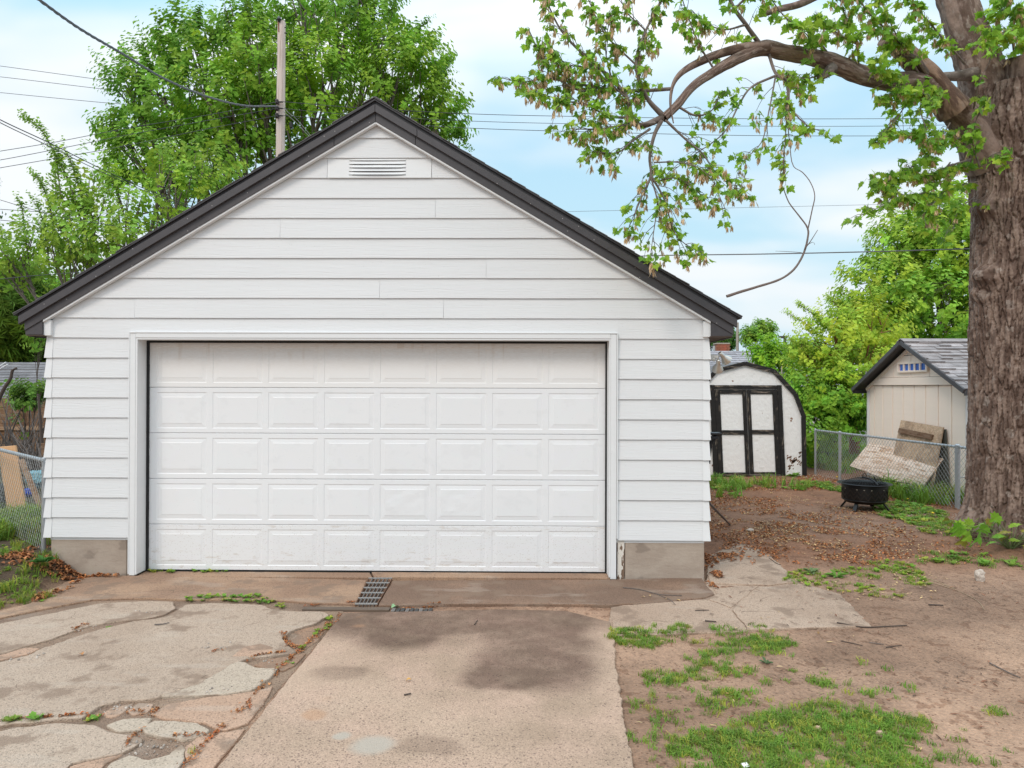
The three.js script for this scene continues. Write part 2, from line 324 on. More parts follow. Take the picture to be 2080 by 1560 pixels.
{ // main slab: straight left edge, crumbling right edge
  const L = [[697, 1244], [630, 1326], [560, 1412], [500, 1486], [400, 1610], [330, 1700]], Rr = [[1390, 1720], [1310, 1620], [1288, 1560], [1268, 1470], [1258, 1400], [1250, 1340], [1246, 1290], [1238, 1262]], top = 0.032, pts = [];
  const put = (list, j, straight) => { const w = list.map(([x, y]) => onY(x, y, top)); for (let i = 0; i < w.length - 1; i++) for (let k = 0; k < 14; k++) { const p = w[i].clone().lerp(w[i + 1], k / 14); pts.push([p.x + j * (N3(p.x * 8, p.z * 8, 1) + 0.7 * N3(p.x * 25, 3, p.z * 25)), p.z + (straight ? 0 : j * N3(3, p.x * 9, p.z * 9))]); } };
  put(L, 0.008, true); put(Rr, 0.02, false); put([[1238, 1262], [1150, 1240], [1010, 1237], [850, 1241], [697, 1244]], 0.006, true);
  const g = slabGeo(pts, top, 0.14, 0.01), u = g.attributes.uv;
  for (let i = 0; i < u.count; i++) { const x = u.getX(i), z = u.getY(i); u.setXY(i, (x - DX0) / (DX1 - DX0), (z - DZ0) / (DZ1 - DZ0)); }
  const md = M.drive.clone(); md.bumpMap = gritBump.clone(); md.bumpMap.repeat.set((DX1 - DX0) / 1.4, (DZ1 - DZ0) / 1.4);
  part('concrete_slab', g, md, drive, 'pinkish aggregate slab with dark stains in front of the drain');
}
// old paving at the left: broken slabs over a rough worn bed
slab([[-60, 1262], [60, 1236], [120, 1224], [300, 1214], [560, 1218], [720, 1228], [700, 1240], [560, 1408], [400, 1605], [300, 1700], [-60, 1700]], M.slabBed, 0.010, 0.02, 'worn gravelly bed under the broken slabs');
slab([[-60, 1285], [0, 1266], [80, 1250], [200, 1226], [290, 1220], [350, 1222], [356, 1235], [334, 1248], [292, 1257], [232, 1262], [184, 1270], [152, 1280], [102, 1298], [52, 1312], [0, 1327], [-60, 1342]], M.slabGrey, 0.026, 0.016);
slab([[-60, 1363], [0, 1345], [58, 1330], [92, 1314], [150, 1294], [205, 1276], [270, 1261], [334, 1254], [359, 1240], [374, 1228], [430, 1224], [530, 1228], [562, 1240], [655, 1242], [669, 1249], [640, 1266], [590, 1280], [571, 1293], [580, 1311], [606, 1321], [588, 1327], [540, 1333], [502, 1336], [472, 1348], [432, 1374], [384, 1396], [322, 1415], [292, 1420], [248, 1422], [204, 1434], [166, 1457], [100, 1462], [30, 1470], [-60, 1484]], M.slabGrey, 0.030, 0.018);
slab([[318, 1413], [362, 1399], [402, 1379], [440, 1358], [474, 1341], [498, 1345], [520, 1356], [566, 1357], [545, 1378], [510, 1401], [450, 1409], [380, 1412]], M.slabPale, 0.029, 0.012);
slab([[306, 1449], [343, 1428], [420, 1415], [512, 1404], [556, 1392], [536, 1426], [506, 1468], [446, 1484], [418, 1468], [370, 1463], [332, 1460]], M.slabPink, 0.022, 0.014);
slab([[214, 1473], [250, 1459], [310, 1456], [290, 1481], [242, 1485]], M.slabPale, 0.026, 0.01);
slab([[288, 1475], [312, 1462], [400, 1467], [424, 1481], [414, 1492], [375, 1500], [335, 1497], [298, 1489]], M.slabPale, 0.028, 0.01);
slab([[-60, 1500], [0, 1485], [40, 1476], [110, 1468], [190, 1473], [240, 1489], [288, 1495], [296, 1504], [272, 1516], [252, 1527], [150, 1547], [120, 1566], [60, 1604], [-60, 1644]], M.slabGrey, 0.028, 0.016);
slab([[200, 1580], [222, 1550], [262, 1533], [300, 1543], [341, 1533], [366, 1511], [378, 1518], [374, 1543], [338, 1588], [240, 1640], [150, 1640]], M.slabPale, 0.026, 0.012);
slab([[140, 1556], [160, 1549], [250, 1530], [212, 1552], [190, 1580], [120, 1640], [60, 1640]], M.slabPink, 0.020, 0.012);
slab([[258, 1442], [282, 1426], [314, 1428], [302, 1445], [270, 1452]], M.slabPink, 0.020, 0.01);
slab([[205, 1452], [225, 1437], [272, 1427], [250, 1447], [225, 1458]], M.slabPink, 0.017, 0.01);
slab([[470, 1333], [495, 1313], [530, 1306], [556, 1314], [548, 1326], [510, 1332]], M.slabPink, 0.0335, 0.006, 'round pinkish patch set in the old slab');
slab([[588, 1302], [616, 1283], [652, 1268], [676, 1262], [644, 1302], [612, 1322]], M.slabApron, 0.018, 0.01);
slab([[-60, 1345], [0, 1330], [50, 1315], [84, 1317], [58, 1328], [0, 1341], [-60, 1358]], M.slabPink, 0.020, 0.012);
slab([[374, 1520], [400, 1494], [446, 1487], [498, 1478], [474, 1510], [432, 1562], [388, 1620], [344, 1586], [379, 1545]], M.slabPink, 0.020, 0.01);
slab([[515, 1351], [542, 1339], [622, 1326], [600, 1350], [574, 1362]], M.slabApron, 0.020, 0.008);
// aprons before the door and the sill strip
slab([[60, 1226], [105, 1186], [190, 1171], [262, 1169], [470, 1172], [738, 1177], [745, 1178], [722, 1226], [640, 1224], [560, 1218], [470, 1216], [370, 1217], [300, 1214], [190, 1217], [110, 1232], [40, 1246], [0, 1255], [-20, 1245]], M.slabApron, 0.030, 0.008);
slab([[798, 1179], [1000, 1178], [1240, 1177], [1424, 1172], [1436, 1190], [1453, 1206], [1430, 1214], [1330, 1222], [1240, 1228], [1100, 1226], [900, 1226], [768, 1229]], M.slabDark, 0.031, 0.006);
part('sill_strip', [slabGeo([[-4.06, -0.16], [-1.62, -0.16], [-1.55, 0.035], [-4.06, 0.03]], 0.030, 0.1, 0.006), slabGeo([[-1.60, -0.16], [0.955, -0.16], [0.955, 0.025], [-1.53, 0.03]], 0.036, 0.1, 0.006)], M.slabApron, drive);
part('garage_floor', box(-4.95, 1.9, -0.1, 0.0, -6.9, -0.165), M.slabGrey, drive);
// strip of slabs running off to the right and round the corner, on a dusty bed
slab([[1236, 1262], [1240, 1232], [1430, 1212], [1440, 1130], [1500, 1098], [1560, 1124], [1625, 1184], [1706, 1206], [1772, 1273], [1520, 1281], [1250, 1290]], M.slabWalk, 0.018, 0.02, 'dusty bed between the walk slabs');
slab([[1244, 1285], [1243, 1258], [1330, 1235], [1440, 1218], [1485, 1236], [1516, 1278], [1380, 1283]], M.slabWalk, 0.024, 0.012);
slab([[1487, 1236], [1544, 1191], [1620, 1194], [1700, 1207], [1768, 1271], [1518, 1278]], M.slabWalk, 0.030, 0.012);
slab([[1436, 1166], [1440, 1130], [1500, 1104], [1556, 1128], [1616, 1182], [1560, 1188], [1500, 1186], [1445, 1184]], M.slabWalk, 0.032, 0.014);
slab([[1448, 1196], [1500, 1190], [1542, 1189], [1484, 1234], [1440, 1217], [1458, 1206]], M.slabWalk, 0.026, 0.012);
// ================================================================ GARAGE
const GL = -5.04, GR = 1.99, GM = -1.525, SY = 0.432, CR = 0.2125, APEX = 5.07, PITCH = 0.595, DEEP = -7.0;
const roofY = (x) => APEX - PITCH * Math.abs(x - GM);
const sidingBump = tex(1024, 1024, (u, v) => {
  const w = 0.05 * (tf(u, v, 3, 3, 4, 4) - 0.5), y = ((v + w) % 1 + 1) % 1;
  return 0.6 * Math.pow(tf(u, y, 3, 90, 3, 6), 1.3) + 0.4 * tf(u, y, 6, 180, 2, 16);
}, [0.9, 0.62], false);
const sidingTone = tex(512, 512, (u, v) => { const n = tf(u, v, 4, 5, 5, 3), m = tf(u, v, 3, 60, 3, 8), s = hash2(Math.floor(u * 512), Math.floor(v * 512), 2) > 0.9985 ? 0.82 : 1; const k = (0.955 + 0.03 * n + 0.03 * m) * s; return [k, k * 0.998, k * 0.99]; }, 3.1);
const doorDirt = tex(1024, 256, (u, v) => {      // weathering on the top door section: brown film in drip streaks
  const st = tf(u, 0.5, 130, 1, 2, 3), big = tf(u, v, 9, 2, 4, 7), up = sstep(0.1, 0.95, v + 0.28 * (big - 0.5));
  const drip = sstep(0.55, 0.85, st) * sstep(0.45, 0.95, v + 0.4 * (tf(u, 0.3, 60, 1, 2, 12) - 0.5)) * sstep(0.42, 0.6, tf(u, v, 7, 3, 3, 22)), grain = tf(u, v, 180, 60, 2, 5);
  const k = clamp(up * (0.42 + 0.5 * grain) * 0.6 + drip * 0.32);
  return mix3([0.80, 0.80, 0.80], [0.60, 0.51, 0.44], k);
}, 1);
doorDirt.wrapS = doorDirt.wrapT = THREE.ClampToEdgeWrapping;
const doorTone = tex(1024, 512, (u, v) => { const n = tf(u, v, 6, 4, 5, 9), d = tf(u, v, 40, 26, 3, 14), sp = hash2(Math.floor(u * 1024), Math.floor(v * 512), 6) > 0.9994 ? 0.75 : 1; let k = (0.965 + 0.035 * n) * sp; k *= 1 - 0.03 * sstep(0.6, 0.8, d); return [0.795 * k, 0.805 * k, 0.822 * k]; }, [4.6, 2.3]);
const doorScuff = tex(1024, 256, (u, v) => { const n = tf(u, v, 6, 4, 5, 9), a = cell(u * 4 % 1, v, 46, 9), f = tf(u, v, 50, 14, 3, 33), low = v < 0.5 ? 1 : 0.25; let c = [0.782, 0.788, 0.80]; c = c.map((x) => x * (0.965 + 0.035 * n)); if (a[0] < 0.16 * a[1] && a[1] > 0.80 - 0.12 * low) c = mix3(c, [0.34, 0.27, 0.21], 0.7); return mix3(c, [0.52, 0.44, 0.36], 0.35 * sstep(0.62, 0.78, f) * low); }, [4.97, 0.5]);
const boardForm = tex(1024, 512, (u, v) => {
  const y = ((v + 0.03 * (tf(u, v, 4, 3, 3, 5) - 0.5)) % 1 + 1) % 1, g = tf(u, y, 14, 30, 4, 9), b = tf(u, v, 7, 5, 6, 18), c = cell(u, v, 160, 4);
  let k = mix3([0.42, 0.365, 0.315], [0.36, 0.305, 0.26], sstep(0.3, 0.7, 0.15 * g + 0.85 * b)); if (g > 0.72) k = mix3(k, [0.22, 0.185, 0.16], sstep(0.68, 0.82, g) * 0.18); if (c[0] < 0.2 && c[1] < 0.2) k = [k[0] * 0.6, k[1] * 0.6, k[2] * 0.6];
  const d = tf(u, v, 6, 5, 4, 41); return mix3(k, [0.20, 0.165, 0.14], 0.55 * sstep(0.6, 0.75, d));
}, [1.1, 0.55]);
const boardFormBump = tex(512, 512, (u, v) => 0.5 * tf(u, v, 14, 30, 4, 9) + 0.5 * tf(u, v, 40, 30, 3, 4), [1.1, 0.55], false);
const peelTex = tex(512, 1024, (u, v) => { const n = tf(u, v, 10, 5, 5, 4), g = tf(u, v, 60, 4, 3, 8); return n > 0.585 ? [0.68, 0.64, 0.58] : mix3([0.21, 0.135, 0.09], [0.13, 0.085, 0.06], g); }, [0.35, 0.7]);
const fasciaTone = tex(512, 512, (u, v) => { const n = tf(u, v, 5, 6, 5, 2), s = tf(u, v, 50, 50, 2, 6), chip = cell(u, v, 16, 9); let k = mix3([0.050, 0.046, 0.050], [0.066, 0.060, 0.065], n); if (chip[0] < 0.035 && chip[1] > 0.75) k = [0.45, 0.43, 0.42]; const f = 0.9 + 0.2 * s; return [k[0] * f, k[1] * f, k[2] * f]; }, 2.0);
const shingleTex = tex(512, 512, (u, v) => { const c = hash2(Math.floor(u * 512), Math.floor(v * 512), 3), n = tf(u, v, 8, 8, 4, 5), b = tf(u, v, 128, 128, 1, 6); const k = 0.55 + 0.5 * n + 0.4 * (c - 0.5) + 0.3 * (b - 0.5); return [0.16 * k, 0.155 * k, 0.16 * k]; }, 0.8);
Object.assign(M, {
  siding: mat([0.715, 0.728, 0.748], 0.62, { map: sidingTone, bumpMap: sidingBump, bumpScale: 0.0021 }),
  trim: mat([0.745, 0.758, 0.775], 0.5, { map: sidingTone }),
  door: mat([1, 1, 1], 0.42, { map: doorTone }),
  doorLow: mat([1, 1, 1], 0.48, { map: doorScuff }),
  doorTop: mat([1, 1, 1], 0.5, { map: doorDirt }),
  fascia: mat([1, 1, 1], 0.5, { map: fasciaTone }),
  drip: mat([0.03, 0.028, 0.032], 0.55),
  rubber: mat([0.008, 0.008, 0.009], 0.7),
  soffit: mat([0.075, 0.05, 0.038], 0.7),
  form: mat([1, 0.955, 0.91], 0.92, { map: boardForm, bumpMap: boardFormBump, bumpScale: 0.0025 }),
  peel: mat([1, 1, 1], 0.85, { map: peelTex }),
  shingle: mat([1, 1, 1], 0.95, { map: shingleTex }),
  inside: mat([0.3, 0.24, 0.18], 0.9),
  dark: mat([0.012, 0.012, 0.012], 0.9),
});
const garage = thing('garage', 'white lap-sided garage with dark gable trim and wide panelled door', 'garage');
// walls behind the boards
const hole = [-4.075, 0.965, 2.56];
const ventX0 = onZ(710, 360, 0).x, ventX1 = onZ(825, 360, 0).x, ventY = SY + 18 * CR;
function gableWall() {
  const s = new THREE.Shape([[GL + 0.04, SY - 0.03], [hole[0], SY - 0.03], [hole[0], hole[2]], [hole[1], hole[2]], [hole[1], SY - 0.03], [GR - 0.04, SY - 0.03], [GR - 0.04, roofY(GR) - 0.2], [GM, APEX - 0.2], [GL + 0.04, roofY(GL) - 0.2]].map((p) => new THREE.Vector2(...p)));
  s.holes.push(new THREE.Path([[ventX0, ventY + 0.01], [ventX1, ventY + 0.01], [ventX1, ventY + CR - 0.01], [ventX0, ventY + CR - 0.01]].map((p) => new THREE.Vector2(...p))));
  const g = new THREE.ExtrudeGeometry(s, { depth: 0.116, bevelEnabled: false }); g.translate(0, 0, -0.12); return uvMetres(g);
}
part('wall', [
  gableWall(),
  box(GL + 0.04, GL + 0.14, SY - 0.03, 2.55, DEEP, -0.125), box(GR - 0.14, GR - 0.04, SY - 0.03, 2.55, DEEP, -0.125),
  prism([[GL + 0.15, 0], [GR - 0.15, 0], [GR - 0.15, roofY(GR) - 0.22], [GM, APEX - 0.2], [GL + 0.15, roofY(GL) - 0.22]], DEEP, DEEP + 0.1),
], M.trim, garage);
// lap boards. Each board leans out at its foot over the one below.
const lapR = rng(5);
function lapBoard(xl0, xr0, y0, xl1, xr1, y1, proud = 0) {
  const n = Math.max(1, Math.round((xr0 - xl0) / 0.35)), P = [], q = (a, b, c, d) => P.push([a, b, c, d]), th = 0.011, z0 = 0.020 + proud, z1 = 0.004 + proud, sd = lapR() * 50, up = 0.012;
  const X = (i, l, r) => lerp(l, r, i / n), dy = (x) => 0.0026 * N3(x * 1.1 + sd, sd, 1) + 0.0012 * N3(x * 5, sd, 2), dz = (x) => 0.0018 * N3(x * 1.7, sd, 8);
  for (let i = 0; i < n; i++) {
    const a0 = X(i, xl0, xr0), b0 = X(i + 1, xl0, xr0), a1 = X(i, xl1, xr1), b1 = X(i + 1, xl1, xr1);
    const A = [a0, y0 + dy(a0), z0 + dz(a0)], B = [b0, y0 + dy(b0), z0 + dz(b0)], C = [b1, y1 + up, z1], D = [a1, y1 + up, z1];
    q(A, B, C, D);
    q([A[0], A[1], A[2] - th], [B[0], B[1], B[2] - th], B, A);                            // foot
    if (i === 0) q([A[0], A[1], A[2] - th], A, D, [D[0], D[1], D[2] - 0.004]);
    if (i === n - 1) q(B, [B[0], B[1], B[2] - th], [C[0], C[1], C[2] - 0.004], C);
  }
  const g = quads(P), u = g.attributes.uv, ou = lapR() * 7, ov = lapR() * 3; for (let i = 0; i < u.count; i++) u.setXY(i, u.getX(i) + ou, u.getY(i) + ov);
  return g;
}
const seams = { 11: [-4.10, -0.81], 12: [-1.49], 13: [-0.36], 15: [-2.55], 16: [-0.9] };
const VENTROW = 18, capW = 0.055, cutX = (y) => (APEX - 0.250 - y) / PITCH;                    // half width of the gable at height y
for (let k = 0; k <= 21; k++) {
  const y0 = SY + k * CR, y1 = Math.min(y0 + CR, APEX - 0.251);
  if (y1 <= y0 + 0.02) break;
  const clipL = (y) => Math.max(GL, GM - cutX(y)), clipR = (y) => Math.min(GR, GM + cutX(y));
  let spans = [];
  if (y1 < 2.50) spans = [[GL, -4.150], [1.036, GR]];
  else spans = [[null, null]];
  const inner = y0 < 2.58 && y1 > 2.50;                                                       // course cut by the head casing
  for (const [a, b] of spans) {
    const s = a === null ? (k === VENTROW ? [-2.05, -0.94] : seams[k] || []) : [];
    const ends = [null, ...s.slice().sort((p, q) => p - q), null];
    for (let i = 0; i < ends.length - 1; i++) {
      const L0 = ends[i] ?? (a ?? clipL(y0)), L1 = ends[i] ?? (a ?? clipL(y1)), R0 = ends[i + 1] ?? (b ?? clipR(y0)), R1 = ends[i + 1] ?? (b ?? clipR(y1));
      if (k === VENTROW && i === 1) continue;
      if (inner) {
        for (const g of [lapBoard(Math.max(L0, GL), -4.150, y0, L1, -4.150, y1), lapBoard(1.036, Math.min(R0, GR), y0, 1.036, R1, y1), ...(y1 > 2.63 ? [lapBoard(-4.150, 1.036, 2.618, -4.150, 1.036, y1)] : [])]) part('siding_board', g, M.siding, garage);
        break;
      }
      part('siding_board', lapBoard(L0 + (ends[i] !== null ? 0.0015 : 0), R0 - (ends[i + 1] !== null ? 0.0015 : 0), y0, L1 + (ends[i] !== null ? 0.0015 : 0), R1, y1, ends[i] !== null && i % 2 ? 0.0012 : 0), M.siding, garage);
    }
  }
  if (y1 < 2.62) for (const s of [-1, 1]) {                                                  // metal corner caps
    const e = s < 0 ? GL : GR, o0 = e + s * 0.023, o1 = e + s * 0.006, i0 = e - s * (capW + 0.01 * lapR()), yy = y0 - 0.003, zf = 0.0255, zb = 0.007;
    const f = s > 0 ? [[[i0, yy, zf], [o0, yy, zf], [o1, y1 + 0.004, zb], [i0, y1 + 0.004, zb]]] : [[[o0, yy, zf], [i0, yy, zf], [i0, y1 + 0.004, zb], [o1, y1 + 0.004, zb]]];
    const sd = s > 0 ? [[[o0, yy, zf], [o0, yy, -0.07], [o1, y1 + 0.004, -0.07], [o1, y1 + 0.004, zb]]] : [[[o0, yy, -0.07], [o0, yy, zf], [o1, y1 + 0.004, zb], [o1, y1 + 0.004, -0.07]]];
    part('corner_cap', quads([...f, ...sd]), M.trim, garage);
  }
}
// side walls: the same lap boards along the depth
for (const s of [-1, 1]) for (let k = 0; k < 10; k++) {
  const e = s < 0 ? GL : GR, y0 = SY + k * CR, y1 = y0 + CR, a = e + s * 0.024, b = e + s * 0.004, z0 = DEEP, z1 = -0.07;
  const q = s > 0 ? [[a, y0, z1], [a, y0, z0], [b, y1 + 0.01, z0], [b, y1 + 0.01, z1]] : [[a, y0, z0], [a, y0, z1], [b, y1 + 0.01, z1], [b, y1 + 0.01, z0]];
  part('siding_board', quads([q, s > 0 ? [[a, y0, z0], [a, y0, z1], [a - 0.02, y0, z1], [a - 0.02, y0, z0]] : [[a, y0, z1], [a, y0, z0], [a + 0.02, y0, z0], [a + 0.02, y0, z1]]]), M.siding, garage);
}
{ // louvred vent in the gable: a board with five open slots, each under a pressed hood
  const y0 = ventY, y1 = y0 + CR, x0 = ventX0, x1 = ventX1, n = 14, zB = (yy) => 0.0246 - 0.019 * (yy - y0) / CR, bow = (t) => Math.sin(Math.PI * t) ** 0.45, Q = [];
  const rect = (xa, xb, ya, yb) => Q.push([[xa, ya, zB(ya)], [xb, ya, zB(ya)], [xb, yb, zB(yb)], [xa, yb, zB(yb)]]);
  rect(-2.047, x0, y0, y1 + 0.012); rect(x1, -0.943, y0, y1 + 0.012); Q.push([[-2.047, y0, 0.013], [-0.943, y0, 0.013], [-0.943, y0, zB(y0)], [-2.047, y0, zB(y0)]]);
  const ys = [0, 1, 2, 3, 4].map((i) => y0 + 0.026 + i * 0.0385); let last = y0;
  for (const y of ys) { rect(x0, x1, last, y); last = y + 0.008; } rect(x0, x1, last, y1 + 0.012);
  const v = part('gable_vent', quads(Q), M.trim, garage);
  ys.forEach((y, i) => {
    const H = [];
    for (let j = 0; j < n; j++) {
      const a = lerp(x0, x1, j / n), b = lerp(x0, x1, (j + 1) / n), ha = bow(j / n), hb = bow((j + 1) / n), top = y + 0.031, dent = i === 3 ? 0.35 + 0.65 * Math.abs(2 * (j / n) - 1) : i === 4 ? 0.3 + 0.4 * (1 - j / n) : 1;
      const A = [a, y + 0.008 - 0.004 * ha * dent, zB(y) + 0.001 + 0.016 * ha * dent], B = [b, y + 0.008 - 0.004 * hb * dent, zB(y) + 0.001 + 0.016 * hb * dent];
      H.push([A, B, [b, top, zB(top) + 0.001], [a, top, zB(top) + 0.001]]);
    }
    part('louver', quads(H), M.trim, v);
  });
}
// rake boards, trim and roof
function rake(xa, xb, t0, t1, za, zb, bevel = 0.003) { return prism([[xa, roofY(xa) - t0], [xa, roofY(xa) - t1], [xb, roofY(xb) - t1], [xb, roofY(xb) - t0]], za, zb, bevel); }
const EL = -5.29, ER = 2.265;
part('drip_edge', [rake(GM, EL - 0.0, 0.022, 0.072, 0.03, 0.092), rake(GM, ER, 0.022, 0.072, 0.03, 0.092)], M.drip, garage);
for (const [a, b, t0, t1, z] of [[GM - 0.001, EL + 0.01, 0.064, 0.146, 0.112], [GM + 0.001, -1.085, 0.064, 0.146, 0.112], [-1.082, ER - 0.005, 0.064, 0.146, 0.112],
  [GM - 0.001, -1.96, 0.136, 0.238, 0.082], [-1.963, EL + 0.055, 0.136, 0.238, 0.082], [GM + 0.001, -1.105, 0.136, 0.238, 0.082], [-1.102, ER - 0.035, 0.136, 0.238, 0.082]])
  part('fascia_board', rake(a, b, t0, t1, z - 0.06, z), M.fascia, garage);
part('rake_trim', [rake(GM, GL - 0.005, 0.230, 0.260, 0.02, 0.074, 0.004), rake(GM, GR + 0.005, 0.230, 0.260, 0.02, 0.074, 0.004)], M.trim, garage);
for (const s of [-1, 1]) {  // boxed eaves
  const e = s < 0 ? GL : GR, tip = s < 0 ? EL + 0.06 : ER - 0.04, yb = 2.585;
  part('trim_end', box(e - s * 0.065, e + s * 0.012, yb - 0.01, roofY(e) - 0.238, 0.012, 0.050, 0.004), M.trim, garage);
  part('eave_return', prism([[e + s * 0.012, roofY(e) - 0.22], [e + s * 0.012, yb], [tip, yb], [tip, roofY(tip) - 0.22]], 0.0, 0.070), M.fascia, garage);
  part('soffit', box(e, tip, yb - 0.012, yb - 0.002, DEEP - 0.1, 0.066), M.soffit, garage);
  part('eave_fascia', prism([[tip - s * 0.02, yb - 0.02], [tip, yb - 0.02], [tip, roofY(tip) - 0.1], [tip - s * 0.02, roofY(tip) - 0.1]], DEEP - 0.1, 0.019), M.fascia, garage);
}
for (const s of [-1, 1]) {  // shingles, course by course, their ends showing along the rake
  const g = [], run = s < 0 ? GM - (-5.325) : 2.305 - GM, rr = rng(40 + s);
  g.push(prism([[GM, APEX - 0.012], [GM, APEX - 0.03], [GM + s * run, roofY(GM + run) - 0.03], [GM + s * run, roofY(GM + run) - 0.012]], DEEP - 0.12, 0.118));
  part('roof_deck', g, M.drip, garage);
  const c = 0.142, n = Math.floor(run / c);
  for (let i = 0; i <= n; i++) {
    const a = i * c, b = Math.min(run + 0.006, a + c + 0.02), o = 0.10 + 0.026 * rr() + (s > 0 ? 0.008 : 0), lift = 0.004 + 0.003 * rr();
    const A = [GM + s * a, APEX - PITCH * a - 0.010], B = [GM + s * b, APEX - PITCH * b + 0.004 + lift - 0.010];
    part('shingle_course', prism([[A[0], A[1]], [A[0], A[1] + 0.005], [B[0], B[1] + 0.004], [B[0], B[1] - 0.006]], DEEP - 0.13, o), M.shingle, garage);
  }
}
part('ridge_cap', prism([[GM - 0.13, APEX - 0.062], [GM, APEX + 0.012], [GM + 0.13, APEX - 0.062], [GM + 0.13, APEX - 0.07], [GM, APEX - 0.0], [GM - 0.13, APEX - 0.07]], DEEP - 0.13, 0.126), M.shingle, garage);
// door casing, jambs, rubber strips
part('door_casing', [box(-4.140, -4.078, 0.035, 2.612, -0.02, 0.034, 0.004), box(-4.150, -4.137, 0.05, 2.622, -0.02, 0.040, 0.003)], M.trim, garage);
part('door_casing', [box(0.958, 1.020, 0.026, 2.606, -0.02, 0.034, 0.004), box(1.022, 1.034, 0.45, 2.616, -0.02, 0.044, 0.003)], M.trim, garage);
part('door_casing', [box(-4.077, 0.957, 2.555, 2.609, -0.02, 0.036, 0.004), box(-4.137, 1.022, 2.607, 2.620, -0.02, 0.042, 0.003)], M.trim, garage);
part('door_jamb', box(-4.077, -4.060, 0.045, 2.553, -0.175, 0.030), M.trim, garage);
part('door_jamb', box(0.942, 0.957, 0.045, 2.553, -0.175, 0.030), M.trim, garage);
part('door_jamb', box(-4.060, 0.942, 2.538, 2.554, -0.175, 0.030), M.trim, garage);
{ const w = []; for (let i = 0; i < 30; i++) { const y = 0.035 + i * 0.0833, r = 0.003 * N3(i * 0.9, 2, 2); w.push(box(-4.061, -4.036 + r, y, y + 0.0835, -0.172, -0.150)); } part('weather_strip', w, M.rubber, garage); }
part('weather_strip', box(0.925, 0.943, 0.035, 2.54, -0.172, -0.150), M.rubber, garage);
part('weather_strip', box(-4.05, 0.94, 2.515, 2.541, -0.172, -0.145), M.rubber, garage);
// the door: five sections of eight pressed panels
{
  const x0 = -4.040, x1 = 0.931, yb = 0.042, yt = 2.527, h = (yt - yb) / 5, pitch = 0.6095, pw = 0.545, zf = -0.172;
  // rises from the groove round a panel to its raised field: [inset from edge, depth]
  const prof = [[0, 0], [0.006, -0.0045], [0.013, -0.0045], [0.050, -0.001], [0.055, 0.0012], [0.062, 0.0012]];
  for (let r = 0; r < 5; r++) {
    const b = yb + r * h + 0.0016, t = yb + (r + 1) * h - 0.0016, pb = b + 0.050, pt = t - 0.052, plate = [], top = r === 4, m = top ? M.doorTop : r === 0 ? M.doorLow : M.door;
    const cols = []; for (let c = 0; c < 8; c++) { const l = x0 + 0.085 + c * pitch; cols.push([l, l + pw]); }
    const P = (x, y, z) => [x, y, zf + z];
    const rect = (xa, xb, ya, yb2, z = 0) => plate.push([P(xa, ya, z), P(xb, ya, z), P(xb, yb2, z), P(xa, yb2, z)]);
    rect(x0, x1, b + 0.004, pb); rect(x0, x1, pt, t - 0.004);
    let px = x0; for (const [l, rr] of cols) { rect(px, l, pb, pt); px = rr; } rect(px, x1, pb, pt);
    plate.push([P(x0, t - 0.004, 0), P(x1, t - 0.004, 0), P(x1, t, -0.006), P(x0, t, -0.006)], [P(x0, b, -0.006), P(x1, b, -0.006), P(x1, b + 0.004, 0), P(x0, b + 0.004, 0)],
      [P(x0, b, -0.04), P(x1, b, -0.04), P(x1, b, -0.006), P(x0, b, -0.006)], [P(x0, t, -0.006), P(x1, t, -0.006), P(x1, t, -0.04), P(x0, t, -0.04)], [P(x1, b, -0.04), P(x0, b, -0.04), P(x0, t, -0.04), P(x1, t, -0.04)]);
    const fix = (g) => { if (top) { const u = g.attributes.uv; for (let i = 0; i < u.count; i++) u.setXY(i, (u.getX(i) - x0) / (x1 - x0), (u.getY(i) - b) / (t - b)); } return g; };
    const sec = part('door_section', fix(quads(plate)), m, garage, top ? 'top door section with brown weather streaks' : undefined);
    cols.forEach(([l, rr], c) => {
      const Q = [], dent = r === 1 && (c === 4 || c === 5) ? 0.004 : 0;
      for (let i = 0; i < prof.length - 1; i++) {
        const [i0, d0] = prof[i], [i1, d1] = prof[i + 1], o = [l + i0, rr - i0, pb + i0, pt - i0, d0], n = [l + i1, rr - i1, pb + i1, pt - i1, d1];
        Q.push([P(o[0], o[2], o[4]), P(o[1], o[2], o[4]), P(n[1], n[2], n[4]), P(n[0], n[2], n[4])], [P(o[1], o[2], o[4]), P(o[1], o[3], o[4]), P(n[1], n[3], n[4]), P(n[1], n[2], n[4])],
          [P(o[1], o[3], o[4]), P(o[0], o[3], o[4]), P(n[0], n[3], n[4]), P(n[1], n[3], n[4])], [P(o[0], o[3], o[4]), P(o[0], o[2], o[4]), P(n[0], n[2], n[4]), P(n[0], n[3], n[4])]);
      }
      const e = prof[prof.length - 1], nx = dent ? 8 : 2, ny = dent ? 6 : 2, fz = (x, y) => e[1] + dent * F3(x * 6 + 3, y * 6, 2, 2) * 2 + 0.0012 * N3(x * 2.2, y * 2.2, r);
      for (let i = 0; i < nx; i++) for (let j = 0; j < ny; j++) {
        const q = (ii, jj) => { const x = lerp(l + e[0], rr - e[0], ii / nx), y = lerp(pb + e[0], pt - e[0], jj / ny), edge = ii === 0 || jj === 0 || ii === nx || jj === ny; return P(x, y, edge ? e[1] : fz(x, y)); };
        Q.push([q(i, j), q(i + 1, j), q(i + 1, j + 1), q(i, j + 1)]);
      }
      part('door_panel', fix(quads(Q)), m, sec);
    });
  }
  part('bottom_seal', box(x0, x1, 0.018, 0.041, -0.205, -0.176), M.rubber, garage);
}
